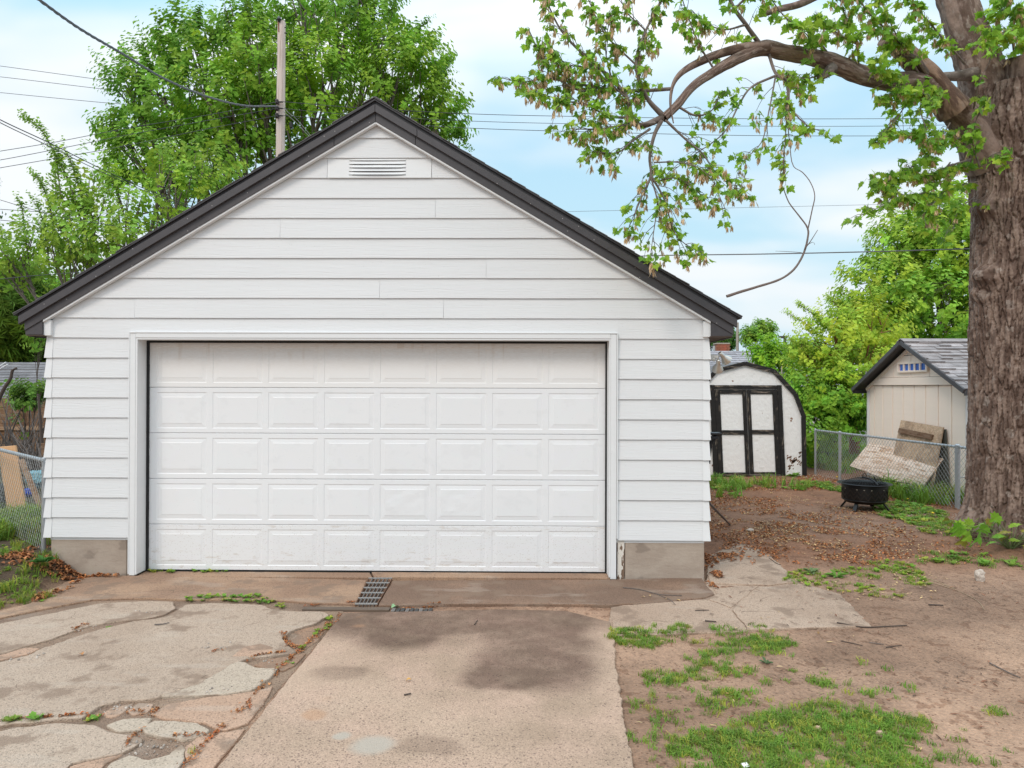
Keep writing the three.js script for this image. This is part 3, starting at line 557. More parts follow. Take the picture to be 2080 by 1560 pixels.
// footing under the siding
part('foundation_block', box(-5.0, -4.185, -0.2, SY + 0.01, -0.16, -0.006, 0.012), M.form, garage);
part('foundation_block', box(1.118, 1.955, -0.2, SY + 0.005, -0.16, -0.006, 0.012), M.form, garage);
part('foundation_block', [box(-5.0, -4.86, -0.2, SY + 0.01, DEEP, -0.165), box(1.81, 1.955, -0.2, SY + 0.005, DEEP, -0.165)], M.form, garage);
part('door_post', box(1.036, 1.112, -0.02, SY + 0.0, -0.13, -0.003, 0.004), M.peel, garage, 'door post foot with peeling white paint');
part('door_post', box(-4.182, -4.142, -0.02, SY + 0.0, -0.13, -0.012, 0.004), M.form, garage);

// things on the right-hand wall
{
  const f = thing('floodlight', 'twin silver floodlights under the right eave of the garage', 'floodlight', [2.03, 2.37, -0.16]);
  const metal = mat([0.62, 0.6, 0.56], 0.3, { metalness: 0.85 }), lens = mat([0.75, 0.72, 0.66], 0.12, { metalness: 0.3 }), white = mat([0.66, 0.65, 0.62], 0.5);
  const plate = new THREE.CylinderGeometry(0.055, 0.06, 0.025, 16); plate.rotateZ(-Math.PI / 2); part('mount_plate', plate, white, f);
  for (const [a, b, tilt, nm] of [[0.05, 0.015, 0.9, 'lamp_head'], [0.06, -0.035, -0.25, 'lamp_head']]) {
    const g = new THREE.LatheGeometry([[0.0, 0.075], [0.022, 0.07], [0.024, 0.02], [0.030, 0.0], [0.048, -0.03], [0.060, -0.06], [0.062, -0.068]].map(([r, y]) => new THREE.Vector2(r, -y + 0.0)), 18);
    const L = new THREE.LatheGeometry([[0.0, 0.082], [0.04, 0.078], [0.0615, 0.067]].map(([r, y]) => new THREE.Vector2(r, y)), 18);
    const q = new THREE.Matrix4().compose(V(0.03 + a + (tilt > 0 ? 0.075 : 0.0), b - 0.01 - (tilt > 0 ? 0.0 : 0.04), tilt > 0 ? 0.04 : 0.06), euler(0.75, 0, Math.PI + (tilt > 0 ? 0.75 : 0.12), 'XYZ'), V(1, 1, 1));
    g.applyMatrix4(q); L.applyMatrix4(q);
    const o = part(nm, g, metal, f); part('lens', L, lens, o);
  }
  part('arm', [bar(V(0.01, 0.02, 0), V(0.10, -0.0, 0.05), 0.02, 10), bar(V(0.01, 0, 0), V(0.06, -0.03, 0.05), 0.02, 10)], white, f);
  const br = thing('hose_bracket', 'black metal bracket sticking out of the garage side wall before the barn shed', 'bracket', [2.045, 1.50, -0.18]);
  part('bracket', [box(-0.03, 0.09, -0.01, 0.02, -0.05, 0.06, 0.006), box(0.0, 0.12, 0.035, 0.06, -0.06, 0.07, 0.008), bar(V(0.01, 0, 0), V(0.14, 0.05, 0.02), 0.012, 7), bar(V(0.0, -0.28, 0), V(0.03, 0.01, 0), 0.018, 7), bar(V(0.04, -0.05, 0.03), V(0.09, 0.05, 0.03), 0.01, 7)], mat([0.02, 0.02, 0.022], 0.4, { metalness: 0.5 }), br);
  const p0 = gnd(1483, 1066), p1 = onX(1438, 1020, 2.06);
  solo('downspout_pole', limb([p1, p1.clone().lerp(p0, 0.5), p0], [0.016, 0.015, 0.012], { sides: 7 }), mat([0.05, 0.045, 0.05], 0.5), 'thin dark pole leaning from the garage wall to the leafy ground', 'pole');
}
// ================================================================ SHEDS, FENCES AND THINGS IN THE YARD
const peelBlack = tex(512, 1024, (u, v) => { const g = tf(u, v, 40, 5, 4, 3), n = tf(u, v, 6, 5, 4, 9), s = tf(u, v, 3, 40, 3, 17); const w = sstep(0.64, 0.70, 0.55 * g + 0.45 * n); const base = mix3([0.011, 0.010, 0.010], [0.03, 0.027, 0.025], s); return mix3(base, mix3([0.42, 0.36, 0.28], [0.18, 0.13, 0.09], s), w); }, [0.5, 1.1]);
const peelBlackX = tex(1024, 512, (u, v) => { const g = tf(u, v, 5, 40, 4, 3), n = tf(u, v, 5, 6, 4, 9), s = tf(u, v, 40, 3, 3, 17); const w = sstep(0.555, 0.61, 0.55 * g + 0.45 * n); const base = mix3([0.011, 0.010, 0.010], [0.03, 0.027, 0.025], s); return mix3(base, mix3([0.48, 0.41, 0.33], [0.2, 0.14, 0.1], s), w); }, [1.1, 0.5]);
const shedWhite = tex(1024, 1024, (u, v) => { const n = tf(u, v, 30, 30, 4, 5), m = tf(u, v, 4, 4, 4, 6), p = tf(u, v, 22, 24, 3, 26); let k = 0.78 + 0.04 * n + 0.04 * m; let c = [k, k * 0.995, k * 0.985]; c = mix3(c, [0.24, 0.13, 0.08], sstep(0.83, 0.85, p)); return c; }, 2.9);
const shedBump = tex(512, 512, (u, v) => tf(u, v, 22, 18, 4, 5), 1.3, false);
Object.assign(M, {
  blackV: mat([0.55, 0.55, 0.55], 0.85, { map: peelBlack }), blackH: mat([0.6, 0.6, 0.6], 0.85, { map: peelBlackX }),
  shedWhite: mat([1, 1, 1], 0.75, { map: shedWhite, bumpMap: shedBump, bumpScale: 0.008 }),
  beige: mat([0.95, 0.80, 0.69], 0.62, { map: sidingTone }), beigeEdge: mat([0.80, 0.75, 0.74], 0.6, { map: sidingTone }),
  galv: mat([0.42, 0.44, 0.46], 0.42, { metalness: 0.55 }), wire: mat([0.40, 0.41, 0.41], 0.45, { metalness: 0.5 }),
  blackMetal: mat([0.012, 0.011, 0.011], 0.38, { metalness: 0.3 }),
});
// ---------------------------------------------------------------- barn shed
{
  const S = thing('barn_shed', 'white barn-roofed shed with peeling black trimmed double doors', 'shed', [5.10, 0.02, -8.4]);
  const half = [[0, 2.57], [0.65, 2.40], [1.13, 1.88], [1.335, 1.34]], out = [...half.slice(1).reverse().map(([x, y]) => [-x, y]), ...half];
  const wallPts = [[-1.345, 0.03], [1.375, 0.03], ...out.slice().reverse().map(([x, y]) => [x, y - 0.01])];
  part('wall', prism(wallPts, -0.05, 0), M.shedWhite, S);
  part('wall', [box(-1.335, -1.29, 0.03, 1.33, -2.4, -0.055), box(1.29, 1.345, 0.03, 1.33, -2.4, -0.055), prism(wallPts, -2.46, -2.41)], M.shedWhite, S);
  for (let i = 0; i < out.length - 1; i++) {   // roof facets and their black edge boards
    const a = V(out[i][0], out[i][1], 0), b = V(out[i + 1][0], out[i + 1][1], 0), d = b.clone().sub(a).normalize(), n = V(-d.y, d.x, 0), c = (p, k, z) => V(p.x + n.x * k, p.y + n.y * k, z);
    part('roof_panel', prism([[a.x, a.y], [b.x, b.y], [c(b, 0.03, 0).x, c(b, 0.03, 0).y], [c(a, 0.03, 0).x, c(a, 0.03, 0).y]], -2.5, 0.02), M.shingle, S);
    const e0 = c(a, 0.045, 0), e1 = c(b, 0.045, 0), f0 = c(a, -0.045, 0), f1 = c(b, -0.045, 0), w = 0.003 * i;
    part('edge_board', prism([[f0.x, f0.y], [f1.x, f1.y], [e1.x, e1.y], [e0.x, e0.y]], 0.021, 0.046 + w, 0.003), i === 0 || i === out.length - 2 ? M.blackV : M.blackH, S);
  }
  part('corner_post', prism([[1.30, 0.03], [1.395, 0.03], [1.37, 1.36], [1.275, 1.36]], 0.002, 0.045, 0.004), M.blackV, S);
  part('corner_post', prism([[-1.36, 0.03], [-1.27, 0.03], [-1.27, 1.36], [-1.345, 1.36]], 0.002, 0.045, 0.004), M.blackV, S);
  const lean = (y) => 0.045 * (2.1 - y), bd = (x0, x1, y0, y1, z0, z1) => prism([[x0 + lean(y0), y0], [x1 + lean(y0), y0], [x1 + lean(y1), y1], [x0 + lean(y1), y1]], z0, z1, 0.004);
  // door frame
  part('door_frame', bd(-0.80, -0.695, 0.02, 2.08, 0.003, 0.05), M.blackV, S);
  part('door_frame', bd(0.725, 0.82, 0.02, 2.08, 0.003, 0.05), M.blackV, S);
  part('door_frame', bd(-0.69, 0.72, 1.99, 2.075, 0.003, 0.048), M.blackH, S);
  // two doors
  for (const [x0, x1, dy] of [[-0.69, 0.012, 0.0], [0.026, 0.72, 0.012]]) {
    const d = part('door', bd(x0, x1, 0.05 + dy, 1.975, 0.003, 0.022), M.shedWhite, S), w = 0.085;
    part('stile', bd(x0, x0 + w + (x0 < -0.5 ? 0.03 : 0), 0.045 + dy, 1.978, 0.023, 0.047), M.blackV, d);
    part('stile', bd(x1 - w - (x1 > 0.5 ? 0.03 : 0), x1, 0.045 + dy, 1.978, 0.023, 0.047), M.blackV, d);
    const a = x0 + w + (x0 < -0.5 ? 0.03 : 0) + 0.002, b = x1 - w - (x1 > 0.5 ? 0.03 : 0) - 0.002;
    part('rail', bd(a, b, 1.875, 1.976, 0.023, 0.045), M.blackH, d);
    part('rail', bd(a, b, 0.955 + dy, 1.055 + dy, 0.023, 0.045), M.blackH, d);
    part('rail', bd(a, b, 0.05 + dy, 0.10 + dy, 0.023, 0.045), M.blackH, d);
  }
  part('hinge', [bd(-0.72, -0.55, 1.0, 1.03, 0.05, 0.056)], M.blackMetal, S);
  part('skid', box(-1.3, 1.33, -0.06, 0.028, -2.4, -0.01), M.blackV, S);
  // flakes of missing paint on the right
  const r = rng(8), fl = [];
  for (let i = 0; i < 46; i++) {
    const near = r() < 0.8, cx = near ? [1.02, 1.12, 1.27, 1.25, 1.05][i % 5] + 0.1 * (r() - 0.5) : 0.9 + 0.4 * r(), cy = near ? [0.42, 0.38, 0.5, 0.3, 0.22][i % 5] + 0.14 * (r() - 0.5) : 0.1 + 0.9 * r() * r(), n = 7, pts = [], s = (near ? 0.014 : 0.008) + 0.026 * r() * r();
    for (let k = 0; k < n; k++) { const a = k / n * 6.283, q = s * (0.5 + r()); pts.push([cx + q * Math.cos(a) * 0.9 + 0.7 * q * Math.sin(a), cy + q * Math.sin(a) * 1.1]); }
    fl.push(prism(pts, 0.0005, 0.0022));
  }
  tag(part('bare_wood', fl, mat([0.20, 0.105, 0.06], 0.9), S), 'bare brown wood where paint has flaked off', null, null, 'stuff');
}
// ---------------------------------------------------------------- beige shed behind the fence
{
  const XW = 8.0, zn = -5.02, zf = -8.66, zm = (zn + zf) / 2, eave = 2.10, peak = 2.98;
  const S = thing('beige_shed', 'beige panelled shed with grey shingle roof and a row of blue gable panes', 'shed', [XW, 0, 0]);
  const lap = (z0, z1, y0, y1, x, m, nm, th = 0.03) => part(nm, box(x, x + th, y0, y1, z0, z1, 0.006), m, S);
  // wall planks, nine, with open joints
  const zs = [-5.16, -5.56, -5.97, -6.38, -6.78, -7.18, -7.58, -7.98, -8.34, -8.55];
  for (let i = 0; i < zs.length - 1; i++) lap(zs[i + 1] + 0.013, zs[i] - 0.013, 0.0, eave - 0.005, 0, M.beige, 'wall_plank');
  lap(zn - 0.13, zn, 0, eave, -0.012, M.beigeEdge, 'corner_trim', 0.05); lap(zf, zf + 0.10, 0, eave, -0.012, M.beigeEdge, 'corner_trim', 0.05);
  part('wall', [box(0.032, 0.05, 0, eave, zf + 0.02, zn - 0.02), box(0.04, 3.2, 0, eave - 0.1, zn - 0.04, zn - 0.006), box(0.04, 3.2, 0, eave - 0.1, zf, zf + 0.04), box(3.2, 3.24, 0, eave, zf, zn)], M.beigeEdge, S);
  // gable: bottom band, panels, louvres
  const gz = (z0, z1, y0, y1, x0, x1, m, nm, parent = S, label) => part(nm, box(x0, x1, y0, y1, z0, z1, 0.005), m, parent, label);
  const tri = (pts, x0, x1) => { const g = prism(pts.map(([z, y]) => [z, y]), -(x1 - x0), 0); g.rotateY(-Math.PI / 2); g.translate(x0 - 0, 0, 0); return g; };
  const top = (z) => peak - 0.10 - (peak - eave) / 1.82 * Math.abs(z - zm);
  
  const gp = [zf + 0.30, -7.48, zm, -6.10, zn - 0.30];
  const poly = (z0, z1, y0) => { const p = [[z0, y0], [z1, y0]]; const t1 = top(z1), t0 = top(z0); if (t1 > y0) p.push([z1, t1]); if (z0 < zm && z1 > zm) p.push([zm, top(zm)]); if (t0 > y0) p.push([z0, t0]); return p; };
  const xs = (pts) => { const s = new THREE.Shape(pts.map(([z, y]) => new THREE.Vector2(z, y))); const g = new THREE.ExtrudeGeometry(s, { depth: 0.03, bevelEnabled: true, bevelSize: 0.005, bevelOffset: -0.005, bevelThickness: 0.005, bevelSegments: 1 }); g.rotateY(-Math.PI / 2); return uvMetres(g); };
  const lo = eave + 0.165, ven = 2.71;
  const cl = (z0, z1) => { const p = poly(z0, z1, lo); return p.map(([z, y]) => [z, Math.min(y, ven)]); };
  const put = (pts, nm, dx = 0) => { const g = xs(pts); g.translate(0.005 + dx, 0, 0); return part(nm, g, M.beige, S); };
  put([[zm - 1.70, eave + 0.004], [zm + 1.70, eave + 0.004], [zm + 1.36, lo - 0.006], [zm - 1.36, lo - 0.006]], 'gable_board', -0.012);
  put([[zm - 1.25, lo], [-7.49, lo], [-7.49, top(-7.49)]], 'gable_panel');
  put([[-7.476, lo], [zm - 0.007, lo], [zm - 0.007, ven], [-7.25, ven], [-7.476, top(-7.476)]], 'gable_panel');
  put([[zm + 0.007, lo], [-6.206, lo], [-6.206, top(-6.206)], [-6.43, ven], [zm + 0.007, ven]], 'gable_panel');
  put([[-6.192, lo], [zm + 1.25, lo], [-6.192, top(-6.192)]], 'gable_panel');
  for (let i = 0; i < 4; i++) { const y = ven + 0.012 + i * 0.042, w = (peak - 0.10 - y) / ((peak - eave) / 1.82) - 0.02; if (w > 0.04) part('louvre', prism([[zm - w, y], [zm + w, y], [zm + w - 0.07, y + 0.034], [zm - w + 0.07, y + 0.034]], -0.02, 0.02, 0.004).rotateY(-Math.PI / 2).translate(0, 0, 0), M.beige, S); }
  // window of five blue panes
  const win = gz(-7.29, -6.20, 2.335, 2.575, -0.065, -0.035, M.beige, 'window');
  win.geometry.dispose();
  const wf = []; const wz0 = -7.27, wz1 = -6.22, wy0 = 2.36, wy1 = 2.575; wf.push(box(-0.075, -0.03, wy0, wy0 + 0.04, wz0, wz1, 0.004), box(-0.075, -0.03, wy1 - 0.04, wy1, wz0, wz1, 0.004), box(-0.074, -0.031, wy0 + 0.04, wy1 - 0.04, wz0, wz0 + 0.04), box(-0.074, -0.031, wy0 + 0.04, wy1 - 0.04, wz1 - 0.05, wz1));
  for (let i = 1; i < 5; i++) { const z = lerp(wz0 + 0.04, wz1 - 0.05, i / 5); wf.push(box(-0.070, -0.031, wy0 + 0.04, wy1 - 0.04, z - 0.022, z + 0.022)); }
  win.geometry = merged(wf);
  for (let i = 0; i < 5; i++) { const a = lerp(wz0 + 0.04, wz1 - 0.05, i / 5) + 0.022, b = lerp(wz0 + 0.04, wz1 - 0.05, (i + 1) / 5) - 0.022; part('pane', box(-0.045, -0.034, wy0 + 0.041, wy1 - 0.041, a, b), mat([0.015, 0.12, 0.52], 0.25), win, 'deep blue pane'); }
  // roof: two slopes, ridge along x
  const ov = 0.20, x0 = -0.24, x1 = 3.5, run = 1.82 + ov, slope = (peak - eave) / 1.82, ey = peak - slope * run + 0.03;
  for (const s of [-1, 1]) {
    const q = [[x0, peak + 0.03, zm], [x1, peak + 0.03, zm], [x1, ey, zm + s * run], [x0, ey, zm + s * run]], lowr = q.map(([x, y, z]) => [x, y - 0.05, z]);
    part('roof_deck', quads(s > 0 ? [[q[0], q[3], q[2], q[1]], [lowr[0], lowr[1], lowr[2], lowr[3]], [q[3], lowr[3], lowr[2], q[2]], [q[0], lowr[0], lowr[3], q[3]]] : [[q[0], q[1], q[2], q[3]], [lowr[3], lowr[2], lowr[1], lowr[0]], [q[2], lowr[2], lowr[3], q[3]], [q[3], lowr[3], lowr[0], q[0]]]), M.drip, S);
    part('rake_board', beam(V(x0 - 0.008, peak - 0.012, zm + s * 0.02), V(x0 - 0.008, ey - 0.045, zm + s * (run + 0.01)), 0.035, 0.08), M.fascia, S);
    part('rake_board', beam(V(-0.03, peak - 0.115, zm + s * 0.03), V(-0.03, peak - 0.115 - slope * 1.77, zm + s * 1.80), 0.03, 0.06), M.beige, S);
    part('eave_board', box(x0, x1, ey - 0.12, ey - 0.02, zm + s * run - 0.012, zm + s * run + 0.012), M.fascia, S);
  }
  const L = Math.hypot(run, peak + 0.03 - ey), rows = 14, ew = 0.165, rr = rng(61), u = V(0, (ey - peak - 0.03) / L, run / L), nrm = V(0, run / L, (peak + 0.03 - ey) / L);
  const shingleTones = [0.30, 0.335, 0.37, 0.27].map((k) => mat([k * 7.6, k * 7.1, k * 6.8], 0.93, { map: shingleTex }));
  for (let r = 0; r < rows; r++) {
    let x = x0 - (r % 2) * 0.12 - 0.05 * rr();
    while (x < 1.55) {
      const w = 0.17 + 0.2 * rr(), a = Math.max(x, x0 + 0.001), b = x + w; x = b + 0.004;
      if (b < x0 + 0.03) continue;
      const lift = rr() < 0.5 ? 0.028 : 0.004, t0 = r * L / rows, t1 = Math.min(L + 0.02, (r + 1) * L / rows + 0.012);
      const P = (xx, t, h) => { const p = V(xx, peak + 0.03, zm).addScaledVector(u, t).addScaledVector(nrm, h); return [p.x, p.y, p.z]; };
      const h0 = 0.003, h1 = 0.010 + lift;
      part('shingle', quads([[P(a, t1, h1), P(b, t1, h1), P(b, t0, h0), P(a, t0, h0)], [P(a, t1, 0), P(b, t1, 0), P(b, t1, h1), P(a, t1, h1)], [P(a, t0, 0), P(a, t1, 0), P(a, t1, h1), P(a, t0, h0)], [P(b, t1, 0), P(b, t0, 0), P(b, t0, h0), P(b, t1, h1)]]), shingleTones[Math.floor(rr() * 4)], S);
    }
  }
  part('ridge_cap', [beam(V(x0 - 0.01, peak + 0.035, zm + 0.07), V(x1, peak + 0.035, zm + 0.07), 0.16, 0.012, V(0, 1, 0.45)), beam(V(x0 - 0.01, peak + 0.035, zm - 0.07), V(x1, peak + 0.035, zm - 0.07), 0.16, 0.012, V(0, 1, -0.45))], shingleTones[0], S);
}
// ---------------------------------------------------------------- chain-link fences
function chainFence(name, label, A, B, h, posts, over = 0.03, wr = 0.003) {
  const F = thing(name, label, 'fence', [0, 0, 0], null), d = B.clone().sub(A), L = Math.hypot(d.x, d.z), along = V(d.x / L, 0, d.z / L), side = V(-along.z, 0, along.x);
  const g0 = (t) => { const p = A.clone().lerp(B, t); return groundHeight(p.x, p.z); };
  part('top_rail', bar(V(A.x, A.y + h, A.z), V(B.x, B.y + h, B.z), 0.022, 10), M.galv, F);
  for (const [t, r] of posts) {
    const p = A.clone().lerp(B, t), y = lerp(A.y, B.y, t) + h;
    const post = part('fence_post', bar(V(p.x, g0(t) - 0.15, p.z), V(p.x, y + 0.02, p.z), r, 12), M.galv, F);
    const cap = new THREE.SphereGeometry(r * 1.12, 12, 6, 0, 6.3, 0, 1.6); cap.scale(1, 0.7, 1); cap.translate(p.x, y + 0.02, p.z);
    part('post_cap', [cap, bar(V(p.x, y - 0.10, p.z), V(p.x, y - 0.07, p.z), r * 1.18, 12)], M.galv, post);
  }
  const c = 0.088, y0 = 0.03, n = Math.ceil((L + h) / c), g = [], H = h + over, R = rng(3);
  const P = (s, y, o) => { const t = s / L, q = A.clone().lerp(B, t); return V(q.x + side.x * o, lerp(A.y, B.y, t) + y, q.z + side.z * o); };
  for (let i = -Math.ceil(h / c); i < n; i++) for (const k of [1, -1]) {   // each wire runs up one diagonal
    let s0 = i * c, s1 = s0 + (H - y0) * 0.93, ya = y0, yb = H; if (k < 0) { [ya, yb] = [yb, ya]; }
    if (s1 < 0 || s0 > L) continue;
    if (s0 < 0) { ya = lerp(ya, yb, -s0 / (s1 - s0)); s0 = 0; }
    if (s1 > L) { yb = lerp(ya, yb, (L - s0) / (s1 - s0)); s1 = L; }
    const a = P(s0, ya, 0.024 + 0.003 * k), b = P(s1, yb, 0.024 + 0.003 * k), m = a.clone().lerp(b, 0.5).add(V(0.006 * (R() - 0.5), 0.006 * (R() - 0.5), 0));
    g.push(bar(a, m, wr, 4), bar(m, b, wr, 4));
  }
  tag(part('wire_mesh', g, M.wire, F), null, null, null, 'stuff');
  return F;
}
{
  const fA = V(6.85, 0.0, -8.75), fB = V(7.66, 0, -1.6);
  const onF = (px) => { let lo = 0, hi = 1; for (let i = 0; i < 40; i++) { const m = (lo + hi) / 2, p = fA.clone().lerp(fB, m).add(V(0, 0.5, 0)).project(camera); if ((p.x + 1) / 2 * 2080 < px) lo = m; else hi = m; } return lo; };
  chainFence('chain_link_fence', 'galvanised chain-link fence in front of the beige shed', fA, fB, 1.06, [[0.0, 0.024], [onF(1706), 0.030], [onF(1945), 0.040], [1, 0.03]]);
  const w = onF(1945), p = fA.clone().lerp(fB, w);
  solo('gate_rod', bar(V(p.x + 0.04, 0.55, p.z), V(p.x + 0.62, 0.56, p.z + 0.03), 0.012, 7), M.wire, 'short thin metal rod reaching from the fence post to the shed', 'rod');
}
// ---------------------------------------------------------------- boards leaning against the beige shed
function sheet(name, label, TL, TR, BR, BL, th, m, sag = 0) {   // warped sheet with thickness
  const nx = 14, ny = 8, top = [], n = TR.clone().sub(TL).cross(BL.clone().sub(TL)).normalize();
  const P = (u, v, o) => { const p = TL.clone().lerp(TR, u).lerp(BL.clone().lerp(BR, u), v); p.addScaledVector(n, o + sag * Math.sin(Math.PI * u) * Math.sin(Math.PI * v * 0.8)); return [p.x, p.y, p.z]; };
  const Q = [], uv = [], W = TL.distanceTo(TR), H = TL.distanceTo(BL), add = (f) => { Q.push(f.map(([u, v, o]) => P(u, v, o))); for (const k of [0, 1, 2, 0, 2, 3]) uv.push(f[k][0] * W, f[k][1] * H); };
  for (let i = 0; i < nx; i++) for (let j = 0; j < ny; j++) { const a = i / nx, b = (i + 1) / nx, c = j / ny, d = (j + 1) / ny; add([[a, c, 0], [a, d, 0], [b, d, 0], [b, c, 0]]); add([[a, c, th], [b, c, th], [b, d, th], [a, d, th]]); }
  for (let i = 0; i < nx; i++) { const a = i / nx, b = (i + 1) / nx; add([[a, 0, 0], [b, 0, 0], [b, 0, th], [a, 0, th]]); add([[b, 1, 0], [a, 1, 0], [a, 1, th], [b, 1, th]]); }
  for (let j = 0; j < ny; j++) { const a = j / ny, b = (j + 1) / ny; add([[0, b, 0], [0, a, 0], [0, a, th], [0, b, th]]); add([[1, a, 0], [1, b, 0], [1, b, th], [1, a, th]]); }
  const g = quads(Q); g.setAttribute('uv', new THREE.Float32BufferAttribute(uv, 2));
  return solo(name, g, m, label, 'board', 'boards leaning on the beige shed');
}
const plyTex = tex(1024, 512, (u, v) => { const w = 0.06 * (tf(u, v, 5, 3, 4, 3) - 0.5), y = ((v + w) % 1 + 1) % 1, g = tf(u, y, 10, 60, 4, 7), n = tf(u, v, 9, 9, 5, 12), f = tf(u, v, 50, 36, 3, 40); let c = mix3([0.76, 0.62, 0.52], [0.54, 0.34, 0.22], sstep(0.42, 0.62, 0.5 * g + 0.3 * n + 0.2 * f)); return mix3(c, [0.22, 0.13, 0.08], 0.75 * sstep(0.6, 0.72, f * 0.6 + g * 0.4)); }, [2.4, 0.9]);
const osbTex = tex(1024, 1024, (u, v) => { const a = cell(u * 1, v, 34, 3), b = cell(u, v, 60, 13), n = tf(u, v, 6, 6, 4, 9); let k = mix3([0.66, 0.46, 0.31], [0.44, 0.275, 0.17], a[1]); k = mix3(k, [0.60, 0.47, 0.34], b[1] * 0.6); const e = Math.min(1, (a[2] - a[0]) * 6); k = mix3([k[0] * 0.55, k[1] * 0.5, k[2] * 0.46], k, e); return mix3(k, [0.2, 0.13, 0.09], 0.5 * sstep(0.5, 0.7, n)); }, 1.2);
M.ply = mat([1, 1, 1], 0.9, { map: plyTex }); M.osb = mat([1, 1, 1], 0.9, { map: osbTex });
sheet('plywood_sheet', 'large weathered plywood sheet leaning low behind the fence', onX(1766, 899, 7.86), onX(1915, 931, 7.90), onX(1866, 999, 7.50), onX(1726, 946, 7.46), 0.02, M.ply, -0.04);
{
  const TL = onX(1830, 853, 7.90), TR = onX(1916, 868, 7.93);
  sheet('osb_sheet', 'smaller flake board with a nailed batten, standing behind the plywood', TL, TR, V(7.70, 0.08, TR.z + 0.02), V(7.66, 0.08, TL.z - 0.1), 0.02, M.osb);
  const b = thing('batten', 'grey wooden batten across the flake board on the beige shed', 'batten');
  part('batten', beam(onX(1826, 874, 7.83), onX(1894, 888, 7.86), 0.03, 0.10, V(0.3, 1, 0)), mat([0.25, 0.19, 0.14], 0.9, { map: plyTex }), b);
  const wet = sheet('dark_board', 'dark narrow board edge standing behind the flake board', onX(1905, 872, 7.955), onX(1921, 872, 7.955), V(7.95, 0.1, TR.z + 0.15), V(7.93, 0.1, TR.z - 0.1), 0.015, mat([0.08, 0.075, 0.06], 0.8));
  wet.userData.group = undefined;
}
// ---------------------------------------------------------------- fire pit
{
  const c = gnd(1756, 1034), F = thing('fire_pit', 'black round metal fire pit with mesh lid in the leafy yard', 'fire pit', [c.x, c.y - 0.005, c.z]);
  const lathe = (p, n = 48) => new THREE.LatheGeometry(p.map(([r, y]) => new THREE.Vector2(r, y)), n);
  part('bowl', lathe([[0.0, 0.10], [0.20, 0.105], [0.30, 0.125], [0.335, 0.165], [0.342, 0.22], [0.346, 0.42], [0.335, 0.42], [0.33, 0.22], [0.30, 0.15], [0.0, 0.125]]), M.blackMetal, F);
  part('rim', lathe([[0.340, 0.412], [0.405, 0.432], [0.417, 0.436], [0.420, 0.441], [0.414, 0.445], [0.35, 0.425], [0.338, 0.420], [0.340, 0.412]]), M.blackMetal, F);
  const lat = []; for (let i = 0; i < 20; i++) { const P = (k, y) => { const a = (i + k) / 20 * 2 * Math.PI; return V(0.3495 * Math.cos(a), y, 0.3495 * Math.sin(a)); }; lat.push(beam(P(0, 0.19), P(0.5, 0.27), 0.006, 0.012), beam(P(0.5, 0.27), P(1, 0.19), 0.006, 0.012), beam(P(0, 0.27), P(0.5, 0.35), 0.006, 0.012), beam(P(0.5, 0.35), P(1, 0.27), 0.006, 0.012)); }
  part('lattice', lat, mat([0.03, 0.022, 0.018], 0.45, { metalness: 0.4 }), F);
  part('band', [lathe([[0.3475, 0.375], [0.353, 0.378], [0.353, 0.392], [0.3475, 0.395]]), lathe([[0.343, 0.165], [0.35, 0.168], [0.35, 0.178], [0.343, 0.181]])], M.blackMetal, F);
  const holeM = mat([0.4, 0.36, 0.3], 0.6); const hs = []; for (let i = 0; i < 20; i++) if (i % 2 || i % 3 === 0) { const a = (i + 0.5) / 20 * 6.2832; const g = new THREE.PlaneGeometry(0.02, 0.012); g.rotateY(Math.PI / 2 - a); g.translate(0.3512 * Math.cos(a), 0.362, 0.3512 * Math.sin(a)); hs.push(g); }
  part('vent_hole', hs, holeM, F);
  const dome = []; const dy = (r) => 0.435 + 0.10 * (1 - (r / 0.345) ** 2); // spark screen: ribs and rings
  for (let i = 0; i < 44; i++) { const a = i / 44 * 6.2832, p = []; for (let k = 0; k <= 5; k++) { const r = 0.345 * k / 5; p.push(V(r * Math.cos(a), dy(r), r * Math.sin(a))); } for (let k = 0; k < 5; k++) dome.push(bar(p[k], p[k + 1], 0.0013, 3)); }
  for (let k = 1; k <= 14; k++) { const r = 0.345 * k / 14; dome.push(new THREE.TorusGeometry(r, k === 14 ? 0.006 : 0.0013, 3, 40).rotateX(Math.PI / 2).translate(0, dy(r), 0)); }
  tag(part('mesh_lid', dome, M.blackMetal, F), null, null, null, 'stuff');
  part('lid_strap', tube([V(-0.05, 0.545, 0.03), V(0.02, 0.53, 0.12), V(0.05, 0.49, 0.24), V(0.055, 0.445, 0.33)], 0.012, 6), M.blackMetal, F);
  part('lid_handle', new THREE.TorusGeometry(0.03, 0.006, 5, 14).translate(0, 0.57, 0), M.blackMetal, F);
  for (const a of [0.62, 2.45, 3.9, 5.5]) part('leg', beam(V(0.27 * Math.cos(a), 0.145, 0.27 * Math.sin(a)), V(0.375 * Math.cos(a), 0.0, 0.375 * Math.sin(a)), 0.06, 0.024, V(Math.cos(a), 0.6, Math.sin(a)), 0.003), M.blackMetal, F);
  const pk = thing('fire_poker', 'thin black poker resting across the mesh lid of the fire pit', 'poker', [c.x, c.y, c.z]);
  part('rod', [bar(V(0.10, 0.52, 0.1), V(0.72, 0.44, 0.06), 0.006, 6)], M.blackMetal, pk);
  part('handle', [beam(V(0.10, 0.56, 0.1), V(0.14, 0.47, 0.12), 0.035, 0.02)], M.blackMetal, pk);
}
